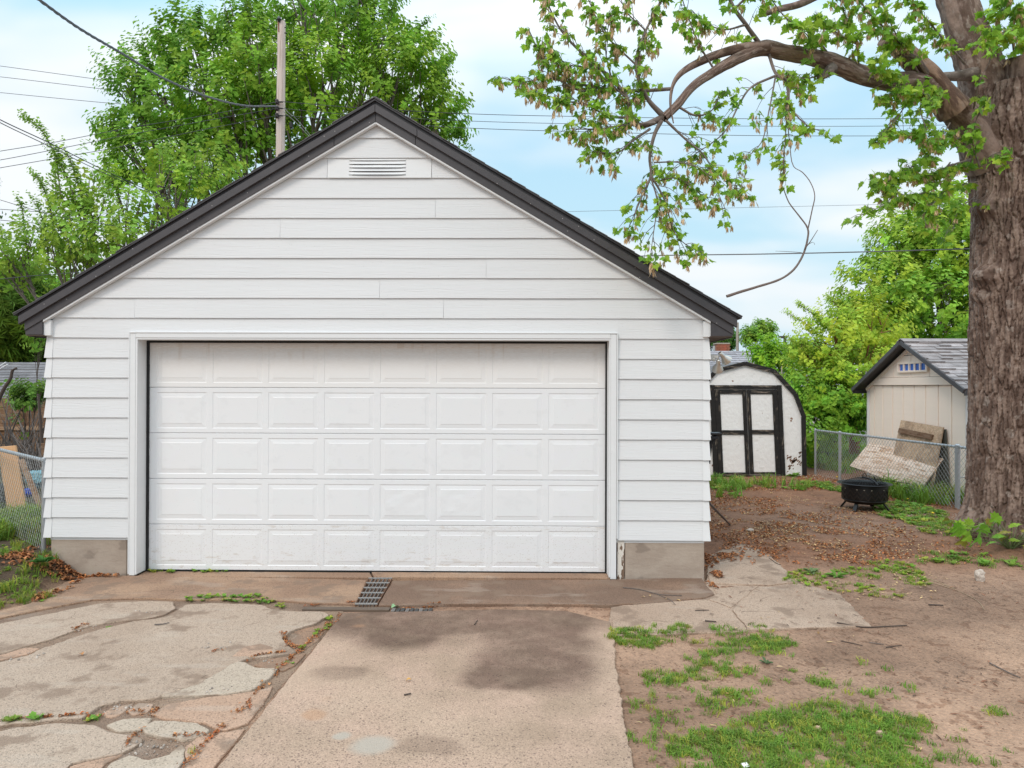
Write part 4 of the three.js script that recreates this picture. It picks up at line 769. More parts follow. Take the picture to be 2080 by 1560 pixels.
// ---------------------------------------------------------------- left of the garage
{
  const A = onX(0, 946, -6.55), B = onX(92, 936, -5.12); A.y = 0.24; B.y = 0.24;
  const d = A.clone().sub(B), A2 = B.clone().add(d.multiplyScalar(1.5));
  chainFence('chain_link_fence', 'short galvanised chain-link fence joining the left corner of the garage', A2, B, onX(92, 936, -5.12).y - 0.24, [[0.0, 0.03], [0.985, 0.022]], 0.03, 0.0019);
  const pine = tex(512, 1024, (u, v) => { const w = 0.05 * (tf(u, v, 2, 4, 3, 4) - 0.5), x = ((u + w) % 1 + 1) % 1, g = tf(x, v, 26, 3, 4, 6); return mix3([0.80, 0.49, 0.27], [0.68, 0.38, 0.19], g); }, [0.3, 1.4]);
  const zb = -2.1, P = (x, y) => onZ(x, y, zb), board = (name, label, a, b, c, e, th, m) => { const s = prism([[c.x, c.y], [e.x, e.y], [b.x, b.y], [a.x, a.y]], zb - th, zb, 0.003); return solo(name, s, m, label, 'board'); };
  board('pine_board', 'fresh orange pine board leaning behind the left fence', P(-6, 908), P(31, 905), P(18, 1056), P(56, 1053), 0.03, mat([1, 1, 1], 0.7, { map: pine }));
  board('fence_stake', 'grey weathered stake leaning left of the garage corner', P(36, 935), P(47, 932), P(86, 1056), P(96, 1050), 0.025, mat([0.6, 0.5, 0.42], 0.9, { map: plyTex }));
  // tarpaulin and blue bag behind the fence
  const R = rng(15);
  function lump(name, label, cat, c, s, m) { const g = new THREE.IcosahedronGeometry(1, 4), p = g.attributes.position; for (let i = 0; i < p.count; i++) { const v = V().fromBufferAttribute(p, i), k = 1 + 0.5 * F3(v.x * 1.3 + c.x, v.y * 1.3, v.z * 1.3, 4) + 0.22 * Math.abs(N3(v.x * 4, v.y * 4, v.z * 4 + c.x)); v.multiplyScalar(k); p.setXYZ(i, c.x + v.x * s[0], c.y + v.y * s[1], c.z + v.z * s[2]); } g.computeVertexNormals(); return solo(name, g, m, label, cat); }
  lump('tarpaulin', 'crumpled pale teal tarpaulin behind the left fence', 'tarpaulin', onZ(76, 972, -2.7).add(V(0.02, 0, 0)), [0.16, 0.12, 0.14], mat([0.16, 0.34, 0.40], 0.45));
  lump('blue_bag', 'small bright blue bag under the teal tarpaulin', 'bag', onZ(60, 1000, -2.5), [0.07, 0.06, 0.07], mat([0.02, 0.06, 0.42], 0.4));
  lump('dark_bag', 'black plastic bag behind the left fence', 'bag', onZ(2, 1010, -2.6), [0.16, 0.18, 0.14], mat([0.012, 0.012, 0.016], 0.35));
}
// ================================================================ TREES AND PLANTS
const barkTex = (seed, a, b, nx = 9) => tex(512, 1024, (u, v) => { const w = 0.10 * (tf(u, v, 3, 6, 4, seed) - 0.5), x = ((u + w) % 1 + 1) % 1, g = tf(x, v, nx, 7, 4, seed + 2), f = tf(u, v, 40, 40, 3, seed + 5); let c = mix3(a, b, sstep(0.38, 0.62, g)); const k = 0.8 + 0.4 * f; c = [c[0] * k, c[1] * k, c[2] * k]; const l = tf(u, v, 14, 20, 4, seed + 9); return mix3(c, [0.36, 0.30, 0.26], 0.55 * sstep(0.62, 0.75, l)); }, [1.2, 1.6]);
const barkBump = (seed, nx = 10) => tex(512, 1024, (u, v) => { const w = 0.12 * (tf(u, v, 3, 6, 4, seed) - 0.5), x = ((u + w) % 1 + 1) % 1; return 0.7 * tf(x, v, nx, 6, 5, seed + 2) + 0.3 * tf(u, v, 30, 50, 2, seed + 5); }, [1.2, 1.6], false);
Object.assign(M, {
  bark: mat([1, 1, 1], 0.95, { map: barkTex(3, [0.125, 0.08, 0.061], [0.25, 0.178, 0.142], 16), bumpMap: barkBump(3, 16), bumpScale: 0.016 }),
  barkThin: mat([1, 1, 1], 0.95, { map: barkTex(23, [0.11, 0.085, 0.07], [0.20, 0.165, 0.145]), bumpMap: barkBump(23), bumpScale: 0.01 }),
  twig: mat([0.125, 0.105, 0.095], 0.9), twigDark: mat([0.07, 0.05, 0.04], 0.9), twigRed: mat([0.24, 0.105, 0.05], 0.9),
  cut: mat([0.72, 0.66, 0.62], 0.95, { map: barkTex(53, [0.15, 0.095, 0.07], [0.36, 0.26, 0.19], 16), bumpMap: barkBump(3, 16), bumpScale: 0.012 }),
  deadTwig: mat([0.17, 0.13, 0.115], 0.95),
});
// maple leaf: five lobes, folded along the middle and drooping
function mapleLeaf(seed) {
  const r = rng(seed), half = [[0.0, 0.0], [0.22, -0.10], [0.30, 0.06], [0.52, 0.02], [0.43, 0.24], [0.66, 0.46], [0.38, 0.46], [0.34, 0.62], [0.17, 0.62], [0.15, 0.84], [0, 1.06]];
  const fold = 0.18 + 0.25 * r(), droop = 0.25 + 0.35 * r(), tw = (r() - 0.5) * 0.4, out = [...half.map(([x, y]) => [x, y]), ...half.slice(1, -1).reverse().map(([x, y]) => [-x, y])];
  const Z = (x, y) => fold * Math.abs(x) - droop * y * y * 0.5 + tw * x * y - 0.25 * x * x, P = [], q = (x, y) => P.push(x, y, Z(x, y));
  for (let i = 0; i < out.length; i++) { const a = out[i], b = out[(i + 1) % out.length]; q(0, 0.36); q(b[0], b[1]); q(a[0], a[1]); }
  const g = new THREE.BufferGeometry(); g.setAttribute('position', new THREE.Float32BufferAttribute(P, 3)); g.computeVertexNormals();
  const s = bar(V(0, 0, 0), V(0, -0.55, 0.05), 0.012, 3); return merged([uvMetres(g), s]);
}
const mapleLeaves = [1, 2, 3, 4].map(mapleLeaf);
function samaras(seed) { const r = rng(seed), Q = []; for (let i = 0; i < 7; i++) { const a = r() * 6.283, s = 0.25 + 0.3 * r(), d = V(Math.cos(a) * s, -1, Math.sin(a) * s).normalize(), o = V((r() - 0.5) * 0.35, -0.25 * r(), (r() - 0.5) * 0.35), w = V(-Math.sin(a), 0, Math.cos(a)).multiplyScalar(0.14); const e = o.clone().addScaledVector(d, 0.75 + 0.3 * r()), m = o.clone().lerp(e, 0.6); Q.push([o.toArray(), m.clone().add(w).toArray(), e.toArray(), m.clone().addScaledVector(w, -0.55).toArray()]); } return quads(Q); }
const samaraGeos = [11, 12].map(samaras);
M.mapleLeaf = leafMat([0.32, 0.53, 0.06], 0.45); M.samara = leafMat([0.66, 0.54, 0.36], 0.35);
const leafTint = (r, warm = 0.25) => { const k = 0.62 + 0.6 * r(), w = r(); return w < warm ? lin(1.25 * k, 1.05 * k, 0.9 * k) : w < 0.8 ? lin(0.9 * k, k, 0.8 * k) : lin(0.55 * k, 0.72 * k, 0.8 * k); };

{ // ------------------------------------------------------------ the big maple
  const C = [6.42, -1.72], T = thing('maple_tree', 'large maple at the right edge with ridged bark and long bare-armed limb', 'tree', [0, 0, 0]);
  const R = rng(1234);
  // trunk: rings with bark plates, root flare and burls
  {
    const prof = [[-0.1, 0.80], [0.0, 0.72], [0.12, 0.64], [0.3, 0.58], [0.6, 0.545], [1.0, 0.515], [1.6, 0.50], [2.2, 0.495], [2.9, 0.50], [3.4, 0.50], [4.2, 0.475], [4.8, 0.49], [5.2, 0.52], [5.6, 0.54], [6.0, 0.52]];
    const rad = (y) => { let i = 0; while (i < prof.length - 2 && y > prof[i + 1][0]) i++; return lerp(prof[i][1], prof[i + 1][1], clamp((y - prof[i][0]) / (prof[i + 1][0] - prof[i][0]))); };
    const plates = (uu, vv) => { const n = 54, x = uu * n, ix = Math.floor(x), iy = Math.floor(vv); let d = 9, id = 0, e2 = 9; for (let q = -1; q <= 1; q++) for (let k = -1; k <= 1; k++) { const wx = (((ix + k) % n) + n) % n, dx = ix + k + hash2(wx, iy + q, 5) - x, dy = iy + q + hash2(wx, iy + q, 6) - vv, e = dx * dx + dy * dy * 0.8; if (e < d) { e2 = d; d = e; id = hash2(wx, iy + q, 7); } else if (e < e2) e2 = e; } return [Math.sqrt(d), id, Math.sqrt(e2)]; };
    const nj = 420, ni = 700, P = [], U = [], I = [], y0 = -0.1, y1 = 5.9;
    const sideL = Math.atan2(1, -6.0) ;                             // direction seen as the left edge
    const burls = [[at(1968, 425, 8.9).y, 2.75, 0.20, 0.30, 0.15], [at(1965, 562, 8.9).y, 2.75, 0.19, 0.34, 0.17], [at(1970, 598, 8.9).y, 2.9, 0.16, 0.3, 0.10], [at(1990, 270, 8.9).y, 2.9, 0.35, 0.5, 0.12], [0.25, 3.3, 0.3, 0.4, 0.12], [0.2, 1.9, 0.3, 0.35, 0.14], [0.2, 0.9, 0.3, 0.35, 0.1]];
    for (let i = 0; i <= ni; i++) {
      const y = lerp(y0, y1, i / ni);
      for (let j = 0; j <= nj; j++) {
        const a = (j % nj) / nj * 2 * Math.PI, ca = Math.cos(a), sa = Math.sin(a); let r = rad(y);
        r *= 1 + 0.05 * N3(ca * 1.3, sa * 1.3, y * 0.5);
        for (const [by, ba, bh, bw, bd] of burls) { const da = Math.atan2(Math.sin(a - ba), Math.cos(a - ba)); const e = Math.exp(-(((y - by) / (bh * 0.6)) ** 2) - (da / bw) ** 2), hole = bh < 0.25 ? 0.08 * Math.exp(-(((y - by) / 0.05) ** 2) - ((da + 0.15) / 0.09) ** 2) : 0; r += bd * e - hole; }
        const wv = 0.5 * N3(ca * 2.5, sa * 2.5, y * 1.1) + 0.25 * N3(ca * 7, sa * 7, y * 4), cu = (a / (2 * Math.PI) + wv * 0.020 + 0.004 * N3(ca * 16, sa * 16, y * 9) + 0.0025 * N3(ca * 34, sa * 34, y * 22)), [d1, id, d2] = plates(cu, y / 0.40 + 0.5 * N3(ca * 4, sa * 4, y * 2) + 0.12 * N3(ca * 20, sa * 20, y * 14));
        const edge = d2 - d1, crack = sstep(0.20, 0.02, edge), small = N3(ca * 26, sa * 26, y * 16);
        r += 0.010 * N3(ca * 7, sa * 7, y * 3) + 0.016 * (id - 0.5) - 0.034 * crack + 0.010 * small + 0.007 * N3(ca * 50, sa * 50, y * 45);
        P.push(C[0] + ca * r, y, C[1] + sa * r); U.push(a * 0.52, y);
      }
    }
    for (let i = 0; i < ni; i++) for (let j = 0; j < nj; j++) { const a = i * (nj + 1) + j, b = a + nj + 1; I.push(a, b, a + 1, a + 1, b, b + 1); }
    const g = new THREE.BufferGeometry(); g.setAttribute('position', new THREE.Float32BufferAttribute(P, 3)); g.setAttribute('uv', new THREE.Float32BufferAttribute(U, 2)); g.setIndex(I); g.computeVertexNormals();
    part('trunk', g, M.bark, T);
  }
  const pts = (l, off = 0) => l.map(([x, y, d]) => at(x, y, d + off));
  // leader above and limbs: measured bends with depth and radius
  const limbPart = (l, nm = 'limb', m = M.bark, o = {}) => part(nm, limb(pts(l), l.map((q) => q[3]), { sides: 18, per: 8, rough: 0.12, f: 5, seed: l[0][0], ...o }), m, T);
  limbPart([[2022, 330, 9.05, 0.38], [2005, 200, 9.05, 0.29], [1986, 119, 9.0, 0.25], [1961, 60, 9.0, 0.228], [1943, 5, 9.0, 0.215], [1920, -110, 9.0, 0.19]], 'limb', M.bark, { sides: 40, per: 24, rough: 0.16, f: 8 });
  limbPart([[2095, 330, 9.1, 0.38], [2140, 220, 9.2, 0.28], [2200, 60, 9.3, 0.24], [2250, -120, 9.3, 0.2]], 'limb', M.bark, { sides: 40, per: 24, rough: 0.16, f: 8 });
  limbPart([[2070, 280, 8.9, 0.22], [2078, 190, 8.75, 0.21], [2082, 114, 8.65, 0.20]], 'sawn_stub', M.bark, { capEnd: true, rough: 0.1, sides: 28, per: 12 });
  const main = [[2010, 330, 8.95, 0.28], [1965, 250, 8.8, 0.20], [1925, 205, 8.6, 0.165], [1880, 172, 8.4, 0.135], [1815, 165, 8.2, 0.115], [1745, 150, 8.0, 0.104], [1690, 128, 7.9, 0.102], [1640, 114, 7.8, 0.09], [1590, 106, 7.7, 0.085], [1552, 98, 7.6, 0.08], [1500, 118, 7.45, 0.062], [1450, 146, 7.3, 0.05], [1405, 178, 7.15, 0.042], [1375, 214, 7.05, 0.042], [1348, 240, 7.0, 0.045]];
  limbPart(main, 'limb', M.bark, { per: 12, rough: 0.14, sides: 22, f: 7 });
  limbPart([[1560, 96, 7.58, 0.06], [1520, 96, 7.5, 0.055], [1465, 108, 7.4, 0.045], [1412, 130, 7.3, 0.038], [1382, 150, 7.2, 0.030], [1366, 176, 7.1, 0.018], [1362, 215, 7.0, 0.012], [1368, 250, 6.95, 0.006]], 'limb');
  limbPart([[1935, 225, 8.55, 0.19], [1905, 180, 8.45, 0.15], [1870, 140, 8.35, 0.125], [1825, 98, 8.25, 0.105], [1796, 80, 8.2, 0.098]], 'sawn_stub', M.cut, { capEnd: true, rough: 0.16 });
  limbPart([[1690, 140, 7.85, 0.07], [1674, 152, 7.78, 0.045], [1662, 158, 7.72, 0.02]], 'sawn_stub', M.barkThin, { capEnd: true });
  limbPart([[1980, 150, 8.9, 0.09], [1930, 155, 8.6, 0.05], [1885, 150, 8.3, 0.04], [1860, 118, 8.1, 0.03], [1830, 105, 8.0, 0.02]], 'limb', M.barkThin);
  limbPart([[1545, 30, 7.4, 0.028], [1585, 18, 7.6, 0.034], [1625, 8, 7.8, 0.04], [1700, -30, 8.2, 0.05]], 'limb');
  // dead hanging branch
  const dead = [[[1476, 602, 7.0, 0.017], [1500, 594, 7.0, 0.016], [1540, 582, 7.02, 0.014], [1585, 567, 7.05, 0.0125], [1612, 548, 7.08, 0.0115], [1630, 520, 7.1, 0.0105], [1640, 488, 7.12, 0.0095], [1641, 465, 7.14, 0.009], [1622, 437, 7.2, 0.007], [1603, 412, 7.25, 0.006], [1592, 385, 7.3, 0.005], [1584, 362, 7.3, 0.0045], [1590, 335, 7.3, 0.0045], [1594, 300, 7.3, 0.005]],
    [[1641, 466, 7.14, 0.007], [1650, 425, 7.1, 0.006], [1655, 398, 7.1, 0.0055], [1647, 372, 7.15, 0.005], [1630, 350, 7.2, 0.005], [1612, 338, 7.25, 0.005], [1604, 290, 7.3, 0.005], [1598, 232, 7.35, 0.006]],
    [[1634, 506, 7.1, 0.006], [1645, 492, 7.05, 0.005], [1661, 467, 7.0, 0.003]], [[1640, 497, 7.1, 0.004], [1652, 492, 7.05, 0.002], [1655, 497, 7.05, 0.002]], [[1628, 513, 7.1, 0.003], [1600, 511, 7.0, 0.0025], [1575, 510, 6.95, 0.0015]]];
  const db = part('dead_branch', dead.map((l) => limb(pts(l), l.map((q) => q[3]), { sides: 6, per: 4, rough: 0.18, f: 30, capEnd: true })), M.deadTwig, T, 'bare dead branch hanging down');
  // leafy secondary branches: [list of bends], [twigs per metre], [leaf size], [share of seeds]
  const B = [
    [[[1346, 240, 7.0, 0.034], [1300, 255, 6.95, 0.03], [1284, 240, 6.9, 0.028], [1274, 200, 6.9, 0.024], [1242, 160, 6.9, 0.02], [1190, 115, 6.85, 0.016], [1140, 62, 6.85, 0.01], [1105, -10, 6.85, 0.006]], 7, 0.75],
    [[[1348, 238, 7.0, 0.03], [1312, 195, 6.95, 0.02], [1292, 130, 6.9, 0.018], [1312, 62, 6.95, 0.014], [1350, -10, 7.0, 0.01]], 7, 0.7],
    [[[1366, 180, 7.1, 0.02], [1310, 184, 7.0, 0.018], [1240, 182, 6.9, 0.016], [1165, 165, 6.8, 0.012], [1105, 122, 6.7, 0.008], [1075, 62, 6.7, 0.005]], 8, 0.8],
    [[[1240, 182, 6.9, 0.012], [1180, 185, 6.75, 0.01], [1125, 160, 6.7, 0.008], [1060, 166, 6.65, 0.006], [1018, 158, 6.65, 0.004]], 7, 0.7],
    [[[1284, 240, 6.9, 0.016], [1235, 235, 6.8, 0.012], [1195, 215, 6.7, 0.01], [1150, 205, 6.65, 0.007], [1095, 190, 6.6, 0.004]], 9, 0.8],
    [[[1330, 250, 6.95, 0.016], [1265, 255, 6.8, 0.012], [1215, 262, 6.7, 0.008], [1165, 262, 6.65, 0.005]], 9, 0.7],
    [[[1320, 262, 6.95, 0.014], [1280, 290, 6.85, 0.010], [1255, 310, 6.8, 0.007], [1205, 308, 6.75, 0.004]], 7, 0.6],
    [[[1343, 246, 6.98, 0.026], [1330, 272, 6.95, 0.02], [1320, 320, 6.9, 0.016], [1322, 356, 6.88, 0.014], [1304, 398, 6.85, 0.01], [1290, 435, 6.8, 0.006], [1286, 455, 6.8, 0.003]], 6, 0.75],
    [[[1322, 356, 6.88, 0.012], [1348, 402, 6.85, 0.009], [1362, 448, 6.8, 0.007], [1376, 482, 6.8, 0.005], [1418, 512, 6.8, 0.003]], 7, 0.8],
    [[[1322, 360, 6.88, 0.009], [1335, 410, 6.8, 0.007], [1330, 455, 6.78, 0.005], [1322, 512, 6.76, 0.003]], 6, 0.7],
    [[[1328, 330, 6.9, 0.008], [1380, 330, 6.8, 0.006], [1425, 345, 6.75, 0.004], [1455, 380, 6.7, 0.003], [1468, 425, 6.7, 0.002]], 6, 0.8],
    [[[1326, 370, 6.88, 0.008], [1375, 362, 6.85, 0.006], [1410, 385, 6.8, 0.004], [1440, 410, 6.78, 0.002]], 7, 0.8],
    [[[1352, 244, 7.0, 0.014], [1395, 285, 6.95, 0.01], [1425, 310, 6.9, 0.007], [1450, 345, 6.9, 0.004], [1500, 390, 6.9, 0.002]], 6, 0.75],
    [[[1375, 215, 7.05, 0.014], [1415, 235, 7.0, 0.01], [1445, 225, 6.95, 0.006], [1460, 195, 6.95, 0.004]], 9, 0.4],
    [[[1562, 112, 7.6, 0.02], [1578, 152, 7.5, 0.017], [1600, 166, 7.45, 0.014], [1605, 215, 7.4, 0.011], [1640, 255, 7.35, 0.006], [1672, 268, 7.3, 0.003]], 3.5, 0.6],
    [[[1580, 152, 7.5, 0.014], [1525, 178, 7.35, 0.012], [1500, 215, 7.2, 0.009], [1470, 270, 7.1, 0.007], [1405, 318, 7.0, 0.005], [1360, 352, 6.95, 0.003]], 2.6, 0.5],
    [[[1600, 166, 7.45, 0.01], [1598, 230, 7.35, 0.007], [1594, 300, 7.3, 0.005], [1590, 352, 7.3, 0.003]], 4.5, 0.8],
    [[[1576, 152, 7.5, 0.01], [1562, 225, 7.3, 0.007], [1546, 290, 7.2, 0.005], [1505, 335, 7.15, 0.003], [1490, 385, 7.1, 0.002]], 3.2, 0.8],
    [[[1545, 92, 7.55, 0.028], [1515, 50, 7.45, 0.022], [1490, 15, 7.4, 0.018], [1470, -40, 7.35, 0.014]], 2.5, 0.5],
    [[[1515, 50, 7.45, 0.014], [1470, 60, 7.35, 0.008], [1430, 45, 7.25, 0.004], [1405, 20, 7.2, 0.003]], 6, 0.6],
    [[[1490, 20, 7.4, 0.014], [1520, -10, 7.4, 0.01], [1545, -40, 7.5, 0.006]], 4, 0.6],
    [[[1690, 120, 7.9, 0.016], [1640, 60, 7.6, 0.012], [1600, 40, 7.4, 0.008], [1560, -10, 7.3, 0.004]], 4, 0.5],
    [[[1450, 140, 7.3, 0.012], [1420, 90, 7.2, 0.009], [1400, 40, 7.1, 0.006], [1380, -20, 7.1, 0.004]], 6, 0.7],
    [[[1290, 130, 6.9, 0.010], [1230, 70, 6.8, 0.007], [1200, 10, 6.8, 0.004], [1180, -40, 6.8, 0.003]], 8, 0.75],
    [[[1274, 200, 6.9, 0.010], [1200, 140, 6.75, 0.007], [1150, 130, 6.65, 0.004], [1110, 90, 6.6, 0.003]], 9, 0.75],
    [[[1242, 160, 6.9, 0.009], [1230, 100, 6.85, 0.006], [1240, 30, 6.85, 0.004]], 7, 0.7],
    [[[1312, 62, 6.95, 0.008], [1270, 20, 6.9, 0.005], [1255, -30, 6.9, 0.003]], 7, 0.7],
    // leaves among the limbs near the trunk
    [[[1880, 172, 8.4, 0.014], [1850, 120, 8.1, 0.010], [1815, 60, 7.9, 0.007], [1790, 0, 7.8, 0.004]], 6, 0.45],
    [[[1745, 146, 8.0, 0.014], [1740, 90, 7.8, 0.010], [1720, 40, 7.7, 0.006], [1700, -20, 7.6, 0.004]], 6, 0.35],
    [[[1740, 90, 7.8, 0.009], [1690, 60, 7.6, 0.006], [1660, 30, 7.5, 0.004]], 6, 0.4],
    [[[1860, 118, 8.1, 0.014], [1800, 60, 7.9, 0.010], [1760, 20, 7.7, 0.007], [1730, -30, 7.6, 0.004]], 6, 0.5],
    [[[1960, 130, 8.7, 0.014], [1900, 60, 8.4, 0.010], [1860, 10, 8.2, 0.007], [1840, -40, 8.1, 0.004]], 6, 0.6],
    [[[1930, 170, 8.5, 0.012], [1860, 190, 8.1, 0.008], [1800, 150, 7.7, 0.006], [1780, 120, 7.5, 0.004]], 7, 0.2],
    [[[1890, 180, 8.4, 0.010], [1840, 190, 8.0, 0.007], [1790, 195, 7.8, 0.004]], 5, 0.6],
    [[[1640, 112, 7.8, 0.008], [1650, 90, 7.6, 0.006], [1630, 60, 7.4, 0.003]], 7, 0.2],
    [[[1690, 135, 7.85, 0.008], [1640, 160, 7.7, 0.006], [1600, 150, 7.6, 0.004]], 8, 0.5],
    [[[2000, 60, 8.9, 0.014], [2030, 10, 8.6, 0.010], [2060, -40, 8.5, 0.006]], 7, 0.6],
    [[[2060, 110, 8.9, 0.012], [2050, 60, 8.5, 0.008], [2020, 80, 8.2, 0.006], [1995, 60, 8.1, 0.003]], 7, 0.4],
    [[[2100, 60, 9.0, 0.012], [2070, 30, 8.7, 0.008], [2030, 20, 8.5, 0.005]], 8, 0.5],
    [[[2120, 140, 8.9, 0.012], [2080, 90, 8.5, 0.008], [2050, 70, 8.4, 0.005]], 6, 0.3],
    // epicormic shoots on the trunk
    [[[1990, 340, 8.5, 0.012], [1976, 290, 8.35, 0.008], [1986, 235, 8.2, 0.006], [2005, 205, 8.1, 0.003]], 4.5, 0.3],
    [[[1990, 340, 8.5, 0.008], [2010, 318, 8.3, 0.006], [2040, 305, 8.15, 0.003]], 4.5, 0.35],
    [[[1978, 220, 8.5, 0.012], [1990, 165, 8.2, 0.008], [2020, 110, 8.0, 0.005], [2030, 95, 8.0, 0.003]], 1.5, 0.1],
    // drooping leaves between trunk and sky
    [[[1985, 300, 8.9, 0.018], [1930, 280, 8.6, 0.013], [1880, 320, 8.4, 0.009], [1820, 360, 8.2, 0.005], [1790, 375, 8.1, 0.003]], 6, 0.5],
    [[[1985, 320, 8.9, 0.016], [1935, 335, 8.6, 0.012], [1890, 355, 8.4, 0.008], [1825, 355, 8.2, 0.005]], 6, 0.7],
    [[[1930, 330, 8.6, 0.010], [1880, 390, 8.4, 0.007], [1830, 395, 8.2, 0.005], [1770, 365, 8.0, 0.003]], 6, 0.45],
    [[[1985, 370, 8.9, 0.012], [1925, 385, 8.6, 0.008], [1890, 420, 8.4, 0.005], [1870, 440, 8.3, 0.003]], 6, 0.5],
    [[[1980, 400, 8.9, 0.010], [1945, 430, 8.6, 0.006], [1935, 470, 8.5, 0.003]], 5, 0.2],
    [[[1830, 380, 8.2, 0.006], [1795, 415, 8.0, 0.004], [1745, 440, 7.9, 0.003]], 5, 0.25],
    [[[1840, 212, 8.1, 0.008], [1815, 250, 7.9, 0.006], [1790, 275, 7.8, 0.003]], 6, 0.8],
    [[[1930, 250, 8.5, 0.008], [1900, 290, 8.3, 0.005], [1860, 270, 8.2, 0.003]], 6, 0.6],
    [[[1880, 190, 8.3, 0.006], [1870, 230, 8.1, 0.004], [1880, 255, 8.0, 0.003]], 6, 0.7],
  ];
  const fine = [], leaves = [], seeds = [], mid = [];
  const gauss = () => (R() + R() + R() - 1.5) / 1.5;
  function cluster(p, dir, size0, seedShare, n) {
    const size = size0 * lerp(0.78, 1.06, sstep(7.2, 8.3, p.distanceTo(EYE) * 0.93));
    for (let i = 0; i < n; i++) {
      const a = R() * 6.283, tilt = 0.5 + 0.9 * R(), o = V(Math.cos(a), -0.35 - 0.5 * R(), Math.sin(a)).normalize();
      const s = size * (0.6 + 0.75 * R()), q = new THREE.Quaternion().setFromUnitVectors(V(0, 1, 0), o.clone().lerp(V(0, -1, 0), 0.25 * tilt).normalize()).multiply(euler(0, R() * 6.283 * 0.25 + (R() < 0.5 ? 0 : Math.PI), 0));
      leaves.push([p.clone().addScaledVector(o, 0.5 * s).add(V(0.02 * gauss(), 0.02 * gauss(), 0.02 * gauss())), q, s]);
    }
    if (R() < seedShare * 0.75) { const m = 1 + Math.floor(R() * 3); for (let i = 0; i < m; i++) seeds.push([p.clone().add(V(0.045 * gauss(), -0.02 - 0.04 * R(), 0.045 * gauss())), euler(0.3 * gauss(), R() * 6.283, 0.3 * gauss()), 0.055 + 0.04 * R()]); }
  }
  for (const [l, dens, seedShare] of B) {
    const P = pts(l), c = new THREE.CatmullRomCurve3(P, false, 'centripetal'), L = c.getLength();
    mid.push(limb(P, l.map((q) => q[3]), { sides: 6, per: 5, rough: 0.12, f: 14, seed: L }));
    const n = Math.max(3, Math.round(L * dens * 2.7));
    for (let i = 0; i <= n; i++) {
      const t = clamp(0.12 + 0.88 * (i + 0.4 * gauss()) / n, 0.08, 1), p = c.getPointAt(t), tan = c.getTangentAt(t), len = i === n ? 0.05 : (0.07 + 0.26 * R()) * (1 - 0.35 * t);
      const d = V(gauss(), 0.15 + 0.75 * gauss(), gauss()).addScaledVector(tan, 0.7).normalize(), e = p.clone().addScaledVector(d, len).add(V(0, -0.35 * len * R(), 0)), m = p.clone().lerp(e, 0.5).add(V(0.02 * gauss(), 0.12 * len, 0.02 * gauss()));
      fine.push(limb([p, m, e], [0.0038, 0.003, 0.0018], { sides: 4, per: 2 }));
      cluster(e, d, 0.074, seedShare, 3 + Math.floor(R() * 3.4));
      if (R() < 0.45) cluster(m, d, 0.062, seedShare * 0.7, 2);
      if (R() < 0.25) { const s2 = m.clone().add(V(0.12 * gauss(), 0.05 * gauss() - 0.03, 0.12 * gauss())); fine.push(limb([m, m.clone().lerp(s2, 0.5).add(V(0, 0.01, 0)), s2], [0.0025, 0.002, 0.0014], { sides: 4, per: 2 })); cluster(s2, d, 0.066, seedShare, 3); }
    }
  }
  for (const g of mid) part('branch', g, M.barkThin, T);
  tag(part('twigs', fine, M.twig, T), null, null, null, 'stuff');
  // the leaves nearest to the eye are parts, the rest one mass
  leaves.sort((a, b) => b[2] / b[0].distanceTo(EYE) - a[2] / a[0].distanceTo(EYE));
  const shades = [[0.30, 0.50, 0.055], [0.38, 0.56, 0.06], [0.22, 0.40, 0.055], [0.34, 0.50, 0.05]].map((c) => leafMat(c, 0.45));
  leaves.slice(0, 260).forEach(([p, q, s], i) => { const o = part('leaf', mapleLeaves[i % 4], shades[Math.floor(R() * 4)], T); o.position.copy(p); o.quaternion.copy(q); o.scale.setScalar(s); });
  for (let k = 0; k < 4; k++) { const sub = leaves.slice(260).filter((_, i) => i % 4 === k); inst('foliage', mapleLeaves[k], M.mapleLeaf, sub.map((x) => placed(...x)), T, sub.map(() => leafTint(R))); }
  for (let k = 0; k < 2; k++) { const sub = seeds.filter((_, i) => i % 2 === k); inst('seed_clusters', samaraGeos[k], M.samara, sub.map((x) => placed(...x)), T, sub.map(() => { const f = 0.7 + 0.5 * R(), g = R(); return lin(f * (1 + 0.1 * g), f * (0.92 + 0.1 * g), f * 0.9); })); }
}
// ---------------------------------------------------------------- crowns of many leaf sprays round a branching frame
function spray(seed, n, leaf, len, droop = 0.2, slim = 0.36) {   // a little shoot with n folded leaves
  const r = rng(seed), Q = [];
  for (let i = 0; i < n; i++) {
    const t = (i + 0.5) / n, a = i * 2.4 + r() * 0.8, b = V((r() - 0.5) * 0.15 * len, t * len, (r() - 0.5) * 0.15 * len), s = leaf * (0.65 + 0.7 * r());
    const d = V(Math.cos(a), 0.35 + 0.5 * (r() - 0.5) - droop, Math.sin(a)).normalize(), w = d.clone().cross(V(r() - 0.5, 1, r() - 0.5)).normalize().multiplyScalar(slim * s), tip = b.clone().addScaledVector(d, s).add(V(0, -droop * s, 0)), m = b.clone().lerp(tip, 0.5), up = w.clone().cross(d).normalize().multiplyScalar(0.12 * s);
    Q.push([b.toArray(), m.clone().add(w).add(up).toArray(), tip.toArray(), m.clone().sub(w).add(up).toArray()]);
  }
  return quads(Q);
}
